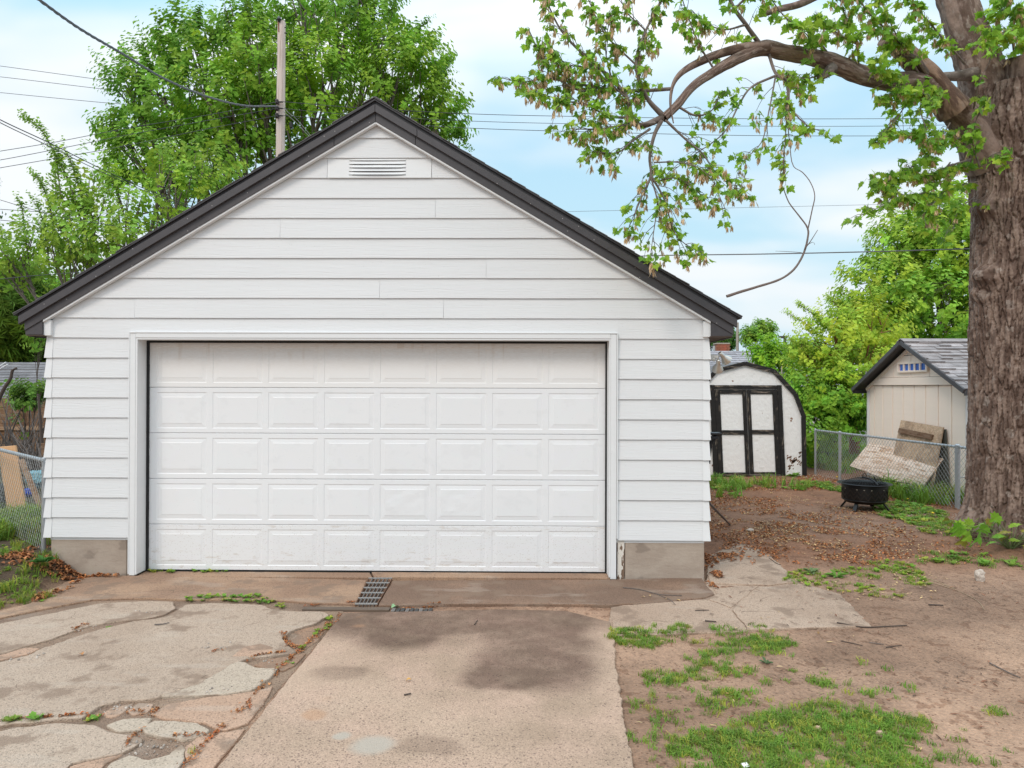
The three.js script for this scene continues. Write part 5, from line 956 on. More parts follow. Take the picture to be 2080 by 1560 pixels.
function crownTree(o) {
  const R = rng(o.seed), T = thing(o.name ?? 'leafy_tree', o.label, 'tree', [0, 0, 0], o.group), g3 = () => (R() + R() + R() - 1.5) / 1.5;
  const wood = [], fine = [], tufts = [], cols = [], base = o.base, sprays = o.sprays ?? [0, 1, 2].map((i) => spray(o.seed * 7 + i, o.leaves ?? 11, o.leaf, o.shoot, o.droop ?? 0.2, o.slim));
  const forkY = o.fork ?? 0.3, fork = base.clone().add(V(0, o.height * forkY, 0));
  if (o.trunk) wood.push(limb([base.clone().add(V(0, -0.3, 0)), base.clone().lerp(fork, 0.5).add(V(0.1 * g3() * o.trunk, 0, 0)), fork], [o.trunk * 1.25, o.trunk, o.trunk * 0.85], { sides: 10, per: 4, rough: 0.12 }));
  o.lobes.forEach((lb) => {
    const [c, r, dens = 1, tint = [1, 1, 1]] = lb, start = lb[4] ?? fork;
    const mid = start.clone().lerp(c, 0.5).add(V(0.25 * g3() * r.x, -0.18 * start.distanceTo(c), 0.25 * g3() * r.z));
    const lr = o.limbR ?? 0.09; wood.push(limb([start, mid, c], [lr, lr * 0.65, lr * 0.32], { sides: 7, per: 5, rough: 0.15, f: 3, seed: R() * 40 }));
    const nb = Math.round((o.boughs ?? 9) * dens), tips = [];
    for (let i = 0; i < nb; i++) { const d = V(g3(), 0.35 + 0.8 * g3(), g3()).normalize(), e = c.clone().add(d.multiply(r).multiplyScalar(0.85)), s = mid.clone().lerp(c, 0.2 + 0.8 * R()), m = s.clone().lerp(e, 0.5).add(V(0.1 * g3() * r.x, -0.1 * r.y * R(), 0.1 * g3() * r.z)); wood.push(limb([s, m, e], [lr * 0.34, lr * 0.22, lr * 0.07], { sides: 5, per: 4 })); tips.push(m, e); }
    const n = Math.round(o.density * dens * (r.x * r.y + r.y * r.z + r.x * r.z) / 3), sd = R() * 90;
    for (let i = 0; i < n; i++) {
      const d = V(g3(), g3(), g3()).normalize(), k = Math.pow(R(), o.hollow ?? 0.55), lump = 1 + (o.lumpy ?? 0.32) * F3(d.x * 1.9 + sd, d.y * 1.9, d.z * 1.9, 3) * 2, p = c.clone().add(V(d.x * r.x, d.y * r.y, d.z * r.z).multiplyScalar((0.25 + 0.75 * k) * lump));
      if (N3(p.x * o.gapF + sd, p.y * o.gapF, p.z * o.gapF) + 0.5 * N3(p.x * o.gapF * 2.3, p.y * o.gapF * 2.3 + sd, p.z * o.gapF * 2.3) < o.gaps) continue;
      const out = V(d.x, d.y * 0.7 + (o.up ?? 0.6), d.z).add(V(0.5 * g3(), 0.4 * g3(), 0.5 * g3())).normalize(), s = 0.7 + 0.7 * R();
      tufts.push(placed(p, new THREE.Quaternion().setFromUnitVectors(V(0, 1, 0), out).multiply(euler(0, R() * 6.283, 0)), s));
      const v = 0.72 + 0.5 * R() , w = R(); cols.push(lin(v * tint[0] * (1 + 0.35 * (w - 0.4)), v * tint[1], v * tint[2] * (1 - 0.3 * w)));
      if (R() < (o.twigs ?? 0.12) && tips.length) { let b = tips[0], bd = 9e9; for (const t of tips) { const e = t.distanceToSquared(p); if (e < bd) { bd = e; b = t; } } fine.push(bar(b, p, 0.008 * (o.twigR ?? 1), 3, 0.004)); }
    }
  });
  (o.shoots ?? []).forEach(([pts2, r0, n]) => {      // long leafy rods
    const c = new THREE.CatmullRomCurve3(pts2, false, 'centripetal'); wood.push(limb(pts2, pts2.map((_, i) => lerp(r0, 0.006, i / (pts2.length - 1))), { sides: 5, per: 5 }));
    for (let i = 0; i < n; i++) { const t = clamp((o.bareFoot ?? 0.08) + 0.93 * R()), p = c.getPointAt(t), tan = c.getTangentAt(t); p.add(V(g3(), g3(), g3()).multiplyScalar((o.shootSpread ?? 0.16) * (1.25 - 0.8 * t))); tufts.push(placed(p, new THREE.Quaternion().setFromUnitVectors(V(0, 1, 0), tan.clone().add(V(0.7 * g3(), 0.5 * g3(), 0.7 * g3())).normalize()).multiply(euler(0, R() * 6.283, 0)), (0.6 + 0.6 * R()) * (1.1 - 0.45 * t))); const v = 0.7 + 0.5 * R(); cols.push(lin(v, v, v)); }
  });
  part('trunk', wood, o.wood ?? M.barkThin, T);
  if (fine.length) tag(part('twigs', fine, M.twigDark, T), null, null, null, 'stuff');
  const m = leafMat(o.color, o.through ?? 0.45);
  sprays.forEach((s, k) => { const ix = tufts.map((_, i) => i).filter((i) => i % sprays.length === k); inst('crown', s, m, ix.map((i) => tufts[i]), T, ix.map((i) => cols[i])); });
  return T;
}
const lobe = (px, py, depth, rx, ry, dens, tint, rz) => { const k = depth / FOCAL; return [at(px, py, depth), V(rx * k, ry * k, (rz ?? (rx + ry) / 2) * k), dens, tint]; };
const foot = (px, depth, y = 0) => { const p = at(px, 785, depth); p.y = y; return p; };
{ // tall maple behind the garage
  const D = 22;
  crownTree({
    seed: 11, label: 'tall bright green maple behind the left slope of the garage roof', base: foot(600, D), height: 7.2, trunk: 0.32, fork: 0.62, limbR: 0.13, density: 370, leaf: 0.14, shoot: 0.44, leaves: 11, gapF: 1.3, gaps: 0.10, hollow: 0.6, boughs: 12, twigs: 0.10, twigR: 1.6, lumpy: 0.42, up: 0.7, color: [0.245, 0.46, 0.06],
    lobes: [lobe(330, 200, D, 95, 110, 1), lobe(300, 340, D - 0.5, 85, 75, 1, [1.05, 1.05, 0.9]), lobe(400, 110, D + 0.5, 95, 80, 0.9), lobe(470, 230, D - 1, 105, 110, 1, [1.15, 1.1, 0.9]), lobe(500, 70, D, 80, 75, 0.8), lobe(530, 160, D - 1.2, 90, 95, 1, [1.25, 1.15, 0.9]),
      lobe(640, 190, D - 1, 105, 120, 1, [1.25, 1.15, 0.9]), lobe(700, 70, D, 85, 95, 0.8), lobe(760, 20, D + 0.4, 70, 70, 0.8), lobe(810, 160, D - 0.5, 95, 100, 1, [1.2, 1.1, 0.9]), lobe(865, 220, D, 70, 85, 0.9, [1.2, 1.1, 0.9]), lobe(890, 270, D - 0.3, 55, 45, 0.9), lobe(600, 330, D, 120, 80, 0.8), lobe(420, 350, D - 0.6, 90, 70, 0.9), lobe(620, 20, D + 0.5, 60, 60, 0.7),
      lobe(255, 175, D, 40, 50, 0.7), lobe(245, 270, D, 40, 45, 0.7), lobe(590, 60, D + 1.5, 70, 60, 0.6), lobe(850, 110, D + 0.8, 55, 55, 0.7)],
    shoots: [[[at(330, 220, D), at(300, 130, D), at(285, 90, D)], 0.03, 26], [[at(360, 150, D), at(325, 95, D), at(322, 50, D)], 0.03, 26], [[at(700, 60, D), at(690, 10, D), at(688, -40, D)], 0.03, 24], [[at(880, 200, D), at(905, 140, D), at(912, 118, D)], 0.025, 20], [[at(830, 120, D), at(850, 60, D), at(872, 40, D)], 0.03, 24], [[at(500, 60, D), at(500, 10, D), at(503, -12, D)], 0.03, 24], [[at(740, 60, D), at(768, -10, D), at(772, -50, D)], 0.03, 24], [[at(400, 70, D), at(402, 30, D), at(404, 22, D)], 0.03, 20], [[at(890, 260, D), at(935, 280, D), at(950, 300, D)], 0.02, 18]],
  });
}
{ // elm with long arching shoots at the left
  const D = 17;
  crownTree({
    seed: 23, label: 'light green elm with long arching shoots at the left edge', base: foot(200, D), height: 4.5, trunk: 0.2, fork: 0.6, limbR: 0.07, density: 330, leaf: 0.10, shoot: 0.42, leaves: 11, gapF: 1.5, gaps: 0.06, hollow: 0.7, boughs: 9, twigs: 0.15, lumpy: 0.5, up: 0.5, color: [0.33, 0.52, 0.08],
    lobes: [lobe(190, 480, D, 100, 70, 1), lobe(280, 430, D + 0.3, 90, 70, 1, [1.05, 1.1, 0.9]), lobe(370, 390, D, 80, 60, 1, [1.1, 1.12, 0.9]), lobe(110, 520, D - 0.3, 80, 60, 0.9), lobe(40, 520, D, 70, 70, 0.55), lobe(250, 500, D - 0.5, 90, 60, 1), lobe(430, 350, D + 0.3, 60, 55, 0.8), lobe(170, 400, D, 55, 60, 0.7), lobe(20, 560, D, 60, 50, 0.6), lobe(330, 360, D, 60, 60, 0.8)],
    shoots: [[[at(170, 470, D), at(140, 370, D), at(110, 310, D), at(85, 265, D), at(56, 241, D)], 0.03, 60], [[at(120, 520, D), at(105, 440, D), at(95, 400, D), at(80, 365, D), at(70, 354, D)], 0.025, 46], [[at(60, 540, D), at(50, 470, D), at(44, 420, D), at(34, 400, D)], 0.02, 34], [[at(200, 470, D), at(165, 390, D), at(140, 320, D), at(128, 300, D)], 0.03, 44], [[at(100, 540, D), at(90, 460, D), at(76, 420, D), at(66, 408, D)], 0.02, 34], [[at(20, 560, D), at(12, 500, D), at(-10, 455, D)], 0.02, 26], [[at(130, 430, D), at(120, 370, D), at(115, 320, D), at(112, 400, D - 0.4)], 0.02, 40], [[at(250, 430, D), at(232, 370, D), at(215, 330, D)], 0.03, 40]],
  });
  crownTree({ seed: 29, label: 'single leafy sprig poking in at the left edge of the sky', base: foot(-60, 15), height: 4, trunk: 0.08, fork: 0.9, limbR: 0.03, density: 60, leaf: 0.08, shoot: 0.3, gapF: 1, gaps: -0.3, color: [0.10, 0.19, 0.06], lobes: [lobe(-50, 420, 15, 40, 60, 0.8)], shoots: [[[at(-40, 440, 15), at(-15, 390, 15), at(-2, 365, 15)], 0.015, 18]] });
}
// pine at the far left
crownTree({
  seed: 31, name: 'pine_tree', label: 'dark soft-needled pine above the far left house roof', base: foot(-10, 27), height: 5.5, trunk: 0.2, fork: 0.5, limbR: 0.07, density: 520, leaf: 0.34, shoot: 0.55, leaves: 34, droop: 0.05, slim: 0.05, gapF: 0.7, gaps: -0.10, hollow: 0.6, boughs: 8, lumpy: 0.5, up: 0.3, color: [0.18, 0.30, 0.06], through: 0.2,
  lobes: [lobe(20, 640, 27, 90, 40, 1), lobe(0, 690, 27, 110, 40, 1, [1.05, 1.05, 0.8]), lobe(75, 690, 27, 60, 28, 1, [1.2, 1.15, 0.8]), lobe(-40, 600, 27, 90, 60, 1), lobe(80, 640, 28, 40, 40, 0.8), lobe(140, 690, 28, 70, 40, 0.8)],
});
crownTree({ seed: 37, label: 'light yellow-green tree behind the pine at the far left', base: foot(30, 34), height: 6, trunk: 0.2, fork: 0.5, density: 420, leaf: 0.14, shoot: 0.5, gapF: 0.6, gaps: -0.2, color: [0.25, 0.48, 0.05], lobes: [lobe(20, 600, 34, 70, 40, 1), lobe(70, 610, 34, 50, 40, 1), lobe(-30, 600, 34, 60, 50, 1), lobe(120, 620, 34, 60, 60, 1)] });
// right: large tree behind the beige shed
crownTree({
  seed: 41, label: 'large dense yellow-green tree rising behind the beige shed', base: foot(1960, 24), height: 6, trunk: 0.3, fork: 0.4, limbR: 0.1, density: 360, leaf: 0.135, shoot: 0.42, leaves: 11, gapF: 1.2, gaps: -0.04, hollow: 0.5, boughs: 9, lumpy: 0.35, up: 0.55, color: [0.36, 0.56, 0.075],
  lobes: [lobe(1880, 530, 24, 110, 95, 1, [1.05, 1.05, 0.9]), lobe(1800, 600, 23.5, 90, 80, 1, [1.05, 1.0, 0.9]), lobe(1960, 500, 24, 110, 90, 1), lobe(1760, 680, 23.5, 70, 70, 1), lobe(1900, 640, 23, 120, 80, 1, [0.8, 0.95, 0.9]), lobe(2050, 560, 24, 120, 120, 0.9), lobe(1830, 490, 24.3, 55, 50, 0.9), lobe(1930, 430, 24.5, 70, 50, 0.9, [1.1, 1.05, 1]), lobe(1740, 620, 24, 35, 45, 0.8), lobe(2020, 680, 23, 120, 70, 1), lobe(1800, 720, 23, 80, 60, 0.9)],
  shoots: [[[at(1800, 600, 24), at(1765, 520, 24), at(1758, 490, 24)], 0.02, 22], [[at(1850, 500, 24), at(1840, 445, 24), at(1845, 430, 24)], 0.02, 20]],
});
// right: spreading apple-like tree between the sheds
crownTree({
  seed: 47, label: 'spreading yellow-green tree with reddish trunk between the two sheds', base: foot(1736, 18.5), height: 3.3, trunk: 0.13, fork: 0.35, limbR: 0.055, density: 420, leaf: 0.10, shoot: 0.34, leaves: 11, gapF: 1.6, gaps: 0.04, hollow: 0.75, boughs: 10, twigs: 0.25, lumpy: 0.5, up: 0.4, color: [0.46, 0.62, 0.08], wood: M.twigRed,
  lobes: [lobe(1700, 700, 18.3, 90, 55, 1), lobe(1770, 670, 18.3, 70, 60, 0.9, [1.05, 1, 0.9]), lobe(1660, 750, 18.2, 60, 45, 0.8), lobe(1730, 760, 18, 80, 50, 1, [1, 1, 0.9]), lobe(1690, 650, 18.5, 60, 35, 0.5), lobe(1790, 740, 18, 55, 50, 0.9), lobe(1640, 720, 18.4, 45, 30, 0.5)],
  shoots: [[[at(1680, 700, 18.3), at(1640, 660, 18.3), at(1600, 636, 18.3)], 0.02, 34], [[at(1700, 680, 18.3), at(1655, 640, 18.3), at(1622, 618, 18.3)], 0.02, 30], [[at(1740, 670, 18.3), at(1700, 620, 18.3), at(1680, 600, 18.3)], 0.02, 30], [[at(1680, 720, 18.3), at(1630, 700, 18.3), at(1600, 690, 18.3)], 0.02, 24], [[at(1790, 660, 18.3), at(1770, 600, 18.3), at(1765, 580, 18.3)], 0.02, 24]],
});
// rank bushes along the fence
crownTree({ seed: 53, name: 'bush', label: 'rank green bush behind the fence right of the barn shed', base: foot(1680, 18), height: 1.4, trunk: 0.05, fork: 0.4, limbR: 0.03, density: 820, leaf: 0.085, shoot: 0.28, gapF: 1.6, gaps: -0.1, hollow: 0.6, lumpy: 0.45, up: 0.3, color: [0.27, 0.50, 0.055], wood: M.twigDark,
  lobes: [lobe(1680, 830, 17.6, 60, 45, 1), lobe(1640, 800, 17.8, 40, 45, 0.9), lobe(1720, 850, 17.4, 50, 40, 1, [0.9, 1, 0.9]), lobe(1660, 880, 17.3, 45, 35, 0.8), lobe(1700, 790, 17.7, 55, 40, 0.8, [1.3, 1.1, 0.9]), lobe(1760, 830, 17.8, 40, 50, 0.9, [0.8, 0.95, 0.9]), lobe(1640, 900, 17.0, 30, 40, 0.7)] }).userData.category = 'bush';
// far trees over the roofs at the right
const far = [
  ['young bright lime-green tree behind the barn shed roof', 1570, 29, [[1568, 732, 38, 30], [1552, 716, 22, 22], [1588, 752, 34, 26], [1560, 764, 34, 24]], [0.28, 0.52, 0.04], 0.12],
  ['upright light green tree beyond the grey house roof', 1540, 44, [[1535, 686, 22, 24], [1552, 676, 18, 16], [1522, 694, 14, 16]], [0.24, 0.42, 0.06], 0.16],
  ['dark green round tree behind the brick chimney', 1460, 50, [[1462, 690, 30, 24], [1490, 685, 18, 18], [1440, 680, 22, 26]], [0.12, 0.28, 0.05], 0.16],
  ['far green tree left of the small telegraph pole', 1620, 48, [[1622, 712, 34, 18], [1650, 718, 30, 20], [1600, 716, 20, 14]], [0.21, 0.38, 0.06], 0.16],
  ['far bluish-green tree deep between the sheds', 1700, 52, [[1705, 735, 44, 24], [1760, 712, 44, 36], [1665, 752, 36, 22], [1810, 715, 50, 40]], [0.19, 0.34, 0.06], 0.18],
];
far.forEach(([label, px, D, ls, color, leaf], i) => crownTree({ seed: 60 + i, label, base: foot(px, D), height: 3.5, trunk: 0.14, fork: 0.5, limbR: 0.06, density: 420, leaf, shoot: 0.45, gapF: 0.7, gaps: -0.2, lumpy: 0.45, up: 0.7, color, lobes: ls.map(([x, y, a, b]) => lobe(x, y, D, a, b, 1)) }));
// lilac and brush heap at the left
crownTree({ seed: 71, name: 'lilac_bush', label: 'small green lilac bush in front of the left plank fence', base: foot(60, 13.5, 0.2), height: 1.5, trunk: 0.03, fork: 0.4, limbR: 0.018, density: 2200, leaf: 0.07, shoot: 0.2, gapF: 2.2, gaps: -0.02, hollow: 0.7, lumpy: 0.5, up: 0.5, color: [0.18, 0.34, 0.06], wood: M.twigDark,
  lobes: [lobe(60, 800, 13.5, 32, 22, 1), lobe(45, 825, 13.5, 22, 20, 0.9), lobe(75, 795, 13.5, 22, 20, 0.9), lobe(48, 870, 13.4, 14, 14, 0.6), lobe(80, 690, 14, 12, 20, 0.9, [1.1, 1.1, 0.9])] }).userData.category = 'bush';
{
  const R = rng(83), g = [], H = thing('brush_heap', 'heap of bare brown branches behind the left chain-link fence', 'brush heap');
  const g2 = () => R() + R() - 1;
  for (let i = 0; i < 90; i++) { const a = onZ(-30 + 140 * R(), 1000 - 60 * R(), -3.2 - 1.6 * R()), b = onZ(-20 + 125 * R(), 790 + 150 * R(), -3.3 - 1.6 * R()), m = a.clone().lerp(b, 0.5).add(V(0.12 * g2(), 0.12 * g2(), 0.1 * g2())), r = 0.004 + 0.014 * R() * R(); g.push(limb([a, m, b], [r * 1.6, r, r * 0.5], { sides: 5, per: 3, rough: 0.2, f: 12 })); }
  tag(part('branches', g, M.twig, H), null, null, null, 'stuff');
  part('forked_branch', [limb([onZ(-10, 830, -3), onZ(8, 790, -3), onZ(22, 768, -3), onZ(26, 752, -3), onZ(34, 748, -3)], [0.03, 0.026, 0.022, 0.02, 0.017], { sides: 8, per: 4, rough: 0.15, capEnd: true }), limb([onZ(26, 756, -3), onZ(24, 750, -3)], [0.014, 0.012], { sides: 6, capEnd: true })], M.twigDark, H);
  part('upright_branch', limb([onZ(78, 800, -3), onZ(82, 850, -3), onZ(86, 900, -3)], [0.014, 0.018, 0.022], { sides: 7, per: 4, rough: 0.2, f: 10 }), M.twigDark, H);
}
{ // maple seedling at the foot of the trunk
  const R = rng(91), c = gnd(2035, 1108), S = thing('maple_seedling', 'bright green maple seedling at the foot of the big trunk', 'seedling', [c.x, c.y, c.z + 0.15]);
  const cols = [[0.22, 0.43, 0.035], [0.17, 0.37, 0.03], [0.28, 0.45, 0.04], [0.33, 0.30, 0.05]].map((k) => leafMat(k, 0.4)), st = [];
  for (let i = 0; i < 44; i++) { const a = R() * 6.283, r = 0.06 + 0.46 * Math.sqrt(R()), y = 0.10 + 0.30 * R() * (1.1 - r), p = V(r * Math.cos(a) * 1.1, y, r * Math.sin(a) * 0.7), s = 0.11 + 0.06 * R(); st.push(limb([V(0.03 * Math.cos(a), 0, 0.03 * Math.sin(a)), V(p.x * 0.5, y * 0.8, p.z * 0.5), p], [0.004, 0.003, 0.002], { sides: 4, per: 2 })); const o = part('leaf', mapleLeaves[i % 4], cols[Math.floor(R() * 3.4)], S); o.position.copy(p); o.quaternion.copy(new THREE.Quaternion().setFromUnitVectors(V(0, 1, 0), V(Math.cos(a), -0.25 - 0.4 * R(), Math.sin(a) + 0.5).normalize()).multiply(euler(0, -Math.PI / 2 + 0 * R(), 0)).multiply(euler(0, (R() - 0.5) * 1.4 + Math.PI / 2, 0))); o.scale.setScalar(s); }
  part('stem', st, mat([0.12, 0.16, 0.05], 0.8), S);
  const c2 = gnd(1945, 1085), S2 = thing('maple_sprout', 'small yellowish maple sprout left of the trunk foot', 'seedling', [c2.x, c2.y, c2.z + 0.1]), st2 = [];
  for (let i = 0; i < 14; i++) { const a = R() * 6.283, r = 0.05 + 0.2 * R(), p = V(r * Math.cos(a), 0.05 + 0.22 * R(), r * Math.sin(a)); st2.push(limb([V(0, 0, 0), p.clone().multiplyScalar(0.6), p], [0.003, 0.003, 0.002], { sides: 4, per: 2 })); const o = part('leaf', mapleLeaves[i % 4], cols[i % 2 ? 3 : 2], S2); o.position.copy(p); o.quaternion.copy(new THREE.Quaternion().setFromUnitVectors(V(0, 1, 0), V(Math.cos(a), -0.2, Math.sin(a) + 0.4).normalize()).multiply(euler(0, R() * 1.4, 0))); o.scale.setScalar(0.07 + 0.05 * R()); }
  part('stem', st2, mat([0.16, 0.14, 0.05], 0.8), S2);
}
// ================================================================ HOUSES, POLES AND WIRES BEYOND
function farRoof(o, name, x0, x1, zNear, yNear, zRidge, yRidge, rows, tones, seed, skip = () => false) {   // one roof slope, strip by strip, with shingle tabs
  const R = rng(seed), L = Math.hypot(zRidge - zNear, yRidge - yNear), u = V(0, (yNear - yRidge) / L, (zNear - zRidge) / L), n = V(0, -u.z, u.y).multiplyScalar(u.z > 0 ? -1 : 1);
  part('roof_deck', quads([[[x0, yNear - 0.01, zNear], [x1, yNear - 0.01, zNear], [x1, yRidge - 0.01, zRidge], [x0, yRidge - 0.01, zRidge]]]), M.drip, o);
  for (let r = 0; r < rows; r++) {
    const t0 = r * L / rows, t1 = (r + 1) * L / rows + 0.02, P = (x, t, h) => { const p = V(x, yRidge, zRidge).addScaledVector(u, t).addScaledVector(n, h); return [p.x, p.y, p.z]; }, g = [[], [], []];
    for (let x = x0; x < x1;) { const b = Math.min(x1, x + 0.3 + 0.5 * R()), h = 0.018 + 0.012 * R(); g[Math.floor(R() * 3)].push([P(x, t1, h), P(b, t1, h), P(b, t0, 0.004), P(x, t0, 0.004)], [P(x, t1, -0.004), P(b, t1, -0.004), P(b, t1, h), P(x, t1, h)]); x = b; }
    g.forEach((q, i) => q.length && part('shingle_row', quads(q), tones[i], o));
  }
}
const roofTones = (k, tint = [1, 1, 1]) => [0.85, 1, 1.15].map((f) => mat([k * f * tint[0] / 0.14, k * f * tint[1] / 0.14, k * f * tint[2] / 0.14], 0.95, { map: shingleTex }));
{ // low house at the far left
  const H = thing('neighbour_house', 'low house with weathered grey shingle roof at the far left', 'house');
  const a = onZ(-80, 812, -12.5), b = onZ(130, 806, -12.5), e = onZ(0, 736, -16.5).y;
  farRoof(H, 'roof', a.x - 2, b.x + 1.5, -12.5, a.y, -16.5, e, 13, roofTones(0.19, [1, 0.98, 0.98]), 5);
  part('wall', [box(a.x - 2, b.x + 1.2, 0, a.y - 0.02, -12.9, -12.75), box(a.x - 2, b.x + 1.2, 0, a.y, -20, -19.8)], M.beige, H);
  part('gutter', bar(V(a.x - 2, a.y - 0.03, -12.47), V(b.x + 1.5, a.y - 0.03, -12.47), 0.05, 8), mat([0.45, 0.43, 0.4], 0.6), H);
  const H2 = thing('neighbour_house', 'mossy brown roof ridge behind the low grey roof at the far left', 'house');
  const c = onZ(0, 738, -19.5), f = onZ(0, 714, -22).y, d = onZ(92, 738, -19.5);
  farRoof(H2, 'roof', c.x - 3, d.x + 0.4, -19.5, c.y - 0.1, -22, f, 8, roofTones(0.15, [1.05, 0.98, 0.92]), 6);
  part('wall', box(c.x - 3, d.x, 0, c.y - 0.15, -21.8, -19.8), M.beige, H2);
  solo('antenna', [bar(onZ(-5, 752, -15.6), onZ(16, 740, -15.6), 0.02, 5), bar(onZ(-5, 746, -15.6), onZ(12, 736, -15.6), 0.02, 5)], mat([0.7, 0.7, 0.7], 0.5), 'small pale antenna bars above the left grey roof', 'antenna');
}
{ // plank fence before it
  const F = thing('plank_fence', 'weathered brown vertical plank fence at the far left', 'fence'), R = rng(9), z = -7.6, tones = [[0.26, 0.19, 0.13], [0.31, 0.235, 0.165], [0.22, 0.16, 0.11]].map((c) => mat(c, 0.9, { map: plyTex }));
  const x0 = onZ(-40, 810, z).x, x1 = onZ(110, 810, z).x, top = onZ(40, 809, z).y, w = 0.135;
  for (let x = x0, i = 0; x < x1; x += w + 0.008, i++) part('plank', box(x, x + w, 0.1, top + 0.03 * (R() - 0.5), z - 0.02, z + 0.004 * R(), 0.004), tones[Math.floor(R() * 3)], F);
  part('rail', box(x0, x1, onZ(40, 871, z).y - 0.03, onZ(40, 867, z).y + 0.02, z + 0.006, z + 0.04), mat([0.45, 0.36, 0.27], 0.9, { map: plyTex }), F);
}
{ // grey roof and chimney at the right
  const H = thing('neighbour_house', 'house with speckled grey shingle roof and small brick chimney behind the barn shed', 'house'), z = -22.5, zr = -26;
  const a = onZ(1400, 772, z), r = onZ(1500, 713, zr), b = onZ(1600, 772, z);
  farRoof(H, 'roof', a.x - 4, b.x - 0.4, z, a.y, zr, r.y, 14, roofTones(0.30, [1, 1, 1.05]), 7);
  part('wall', box(a.x - 4, b.x - 0.6, 0, a.y, -23.4, -23.1), M.beigeEdge, H);
  const c = onZ(1466, 712, -26.5), ch = part('chimney', box(0, 1, 0, 1, 0, 1), M.dark, H) ;
  const rows = 6, bw = 0.16; ch.geometry = merged([box(c.x - 0.3, c.x + 0.3, c.y - 0.5, c.y + 0.30, -26.8, -26.3)]); ch.material = mat([0.30, 0.12, 0.075], 0.9);
  for (let i = 0; i < rows; i++) for (let j = 0; j < 4; j++) { const x = c.x - 0.31 + j * bw + (i % 2) * 0.04; part('brick', box(x, x + bw - 0.015, c.y - 0.2 + i * 0.085, c.y - 0.125 + i * 0.085, -26.30, -26.285), mat([0.34 + 0.05 * ((i * 3 + j) % 3), 0.13, 0.08], 0.9), ch); }
  part('chimney_cap', box(c.x - 0.34, c.x + 0.34, c.y + 0.302, c.y + 0.36, -26.84, -26.26, 0.01), mat([0.42, 0.36, 0.31], 0.9), ch);
  part('vent_pipe', bar(V(onZ(1450, 713, -26).x, r.y - 0.1, -26), V(onZ(1450, 713, -26).x, r.y + 0.25, -26), 0.06, 8), mat([0.4, 0.4, 0.4], 0.6), H);
  const H2 = thing('neighbour_house', 'pale lilac-grey roof half hidden by the bushes between the sheds', 'house');
  const p = onZ(1588, 800, -20), q = onZ(1672, 738, -24.0);
  farRoof(H2, 'roof', p.x, q.x + 3, -20, p.y - 0.25, -24, q.y, 12, roofTones(0.42, [1, 0.98, 1.1]), 8);
  part('wall', box(p.x + 0.2, q.x + 3, 0, p.y - 0.3, -20.8, -20.5), M.beigeEdge, H2);
}
// ---------------------------------------------------------------- poles
const poleTex = tex(256, 1024, (u, v) => { const g = tf(u, v, 22, 4, 4, 3), c = tf(u, v, 40, 3, 3, 9); let k = mix3([0.68, 0.58, 0.52], [0.56, 0.46, 0.41], g); if (c > 0.7) k = [k[0] * 0.5, k[1] * 0.45, k[2] * 0.4]; return k; }, [0.6, 3]);
const wireM = mat([0.05, 0.05, 0.055], 0.6), wireG = mat([0.16, 0.16, 0.17], 0.6);
const poleTop = at(572, 44, 16.6), poleLow = V(at(566, 500, 16.6).x, 0, poleTop.z);
{
  const P = thing('utility_pole', 'weathered wooden utility pole rising behind the garage roof', 'pole', [0, 0, 0]);
  part('pole', limb([poleLow, poleLow.clone().lerp(poleTop, 0.5), poleTop], [0.15, 0.115, 0.092], { sides: 16, per: 10, rough: 0.02, capEnd: true }), mat([1, 1, 1], 0.9, { map: poleTex }), P);
  const cap = new THREE.LatheGeometry([[0, 0.10], [0.03, 0.10], [0.035, 0.07], [0.06, 0.055], [0.062, 0.03], [0.035, 0.02], [0.03, -0.02], [0, -0.02]].map(([r, y]) => new THREE.Vector2(r, y)), 14); const q = at(567, 43, 16.5); cap.translate(q.x, q.y, q.z);
  part('top_insulator', cap, mat([0.03, 0.03, 0.035], 0.3), P);
  part('strap', [bar(at(565, 44, 16.5), at(566, 64, 16.5), 0.014, 6)], mat([0.3, 0.13, 0.07], 0.7), P);
  for (const y of [207, 220, 235]) { const c = at(565, y, 16.44); const g = new THREE.LatheGeometry([[0, 0.06], [0.04, 0.055], [0.045, 0.02], [0.025, 0], [0.045, -0.02], [0.04, -0.055], [0, -0.06]].map(([r, yy]) => new THREE.Vector2(r, yy)), 10); g.translate(c.x - 0.03, c.y, c.z); const o = part('insulator', g, mat([0.035, 0.02, 0.025], 0.35), P); part('clevis', box(c.x - 0.04, c.x + 0.11, c.y - 0.012, c.y + 0.012, c.z - 0.02, c.z + 0.01), M.blackMetal, o); }
  part('bolt', [bar(at(578, 56, 16.45), at(582, 56, 16.45), 0.015, 6)], M.blackMetal, P); part('bolt', [bar(at(578, 67, 16.45), at(582, 67, 16.45), 0.015, 6)], M.blackMetal, P);
  part('splice_box', [box(at(585, 245, 16.3).x, at(590, 245, 16.3).x, at(586, 256, 16.3).y, at(586, 244, 16.3).y, poleTop.z + 0.1, poleTop.z + 0.2, 0.01)], M.blackMetal, P);
}
const farPoles = [['tall thin far pole just right of the garage eave', 1498, 655, 44, 0.10, null], ['pale short far pole beside the grey roof', 1528, 682, 46, 0.07, 'white'], ['dark telegraph pole with short crossarm above the bushes', 1594, 682, 40, 0.09, 'arm'], ['thin upright mast before the lilac-grey roof', 1588, 744, 27, 0.03, null]];
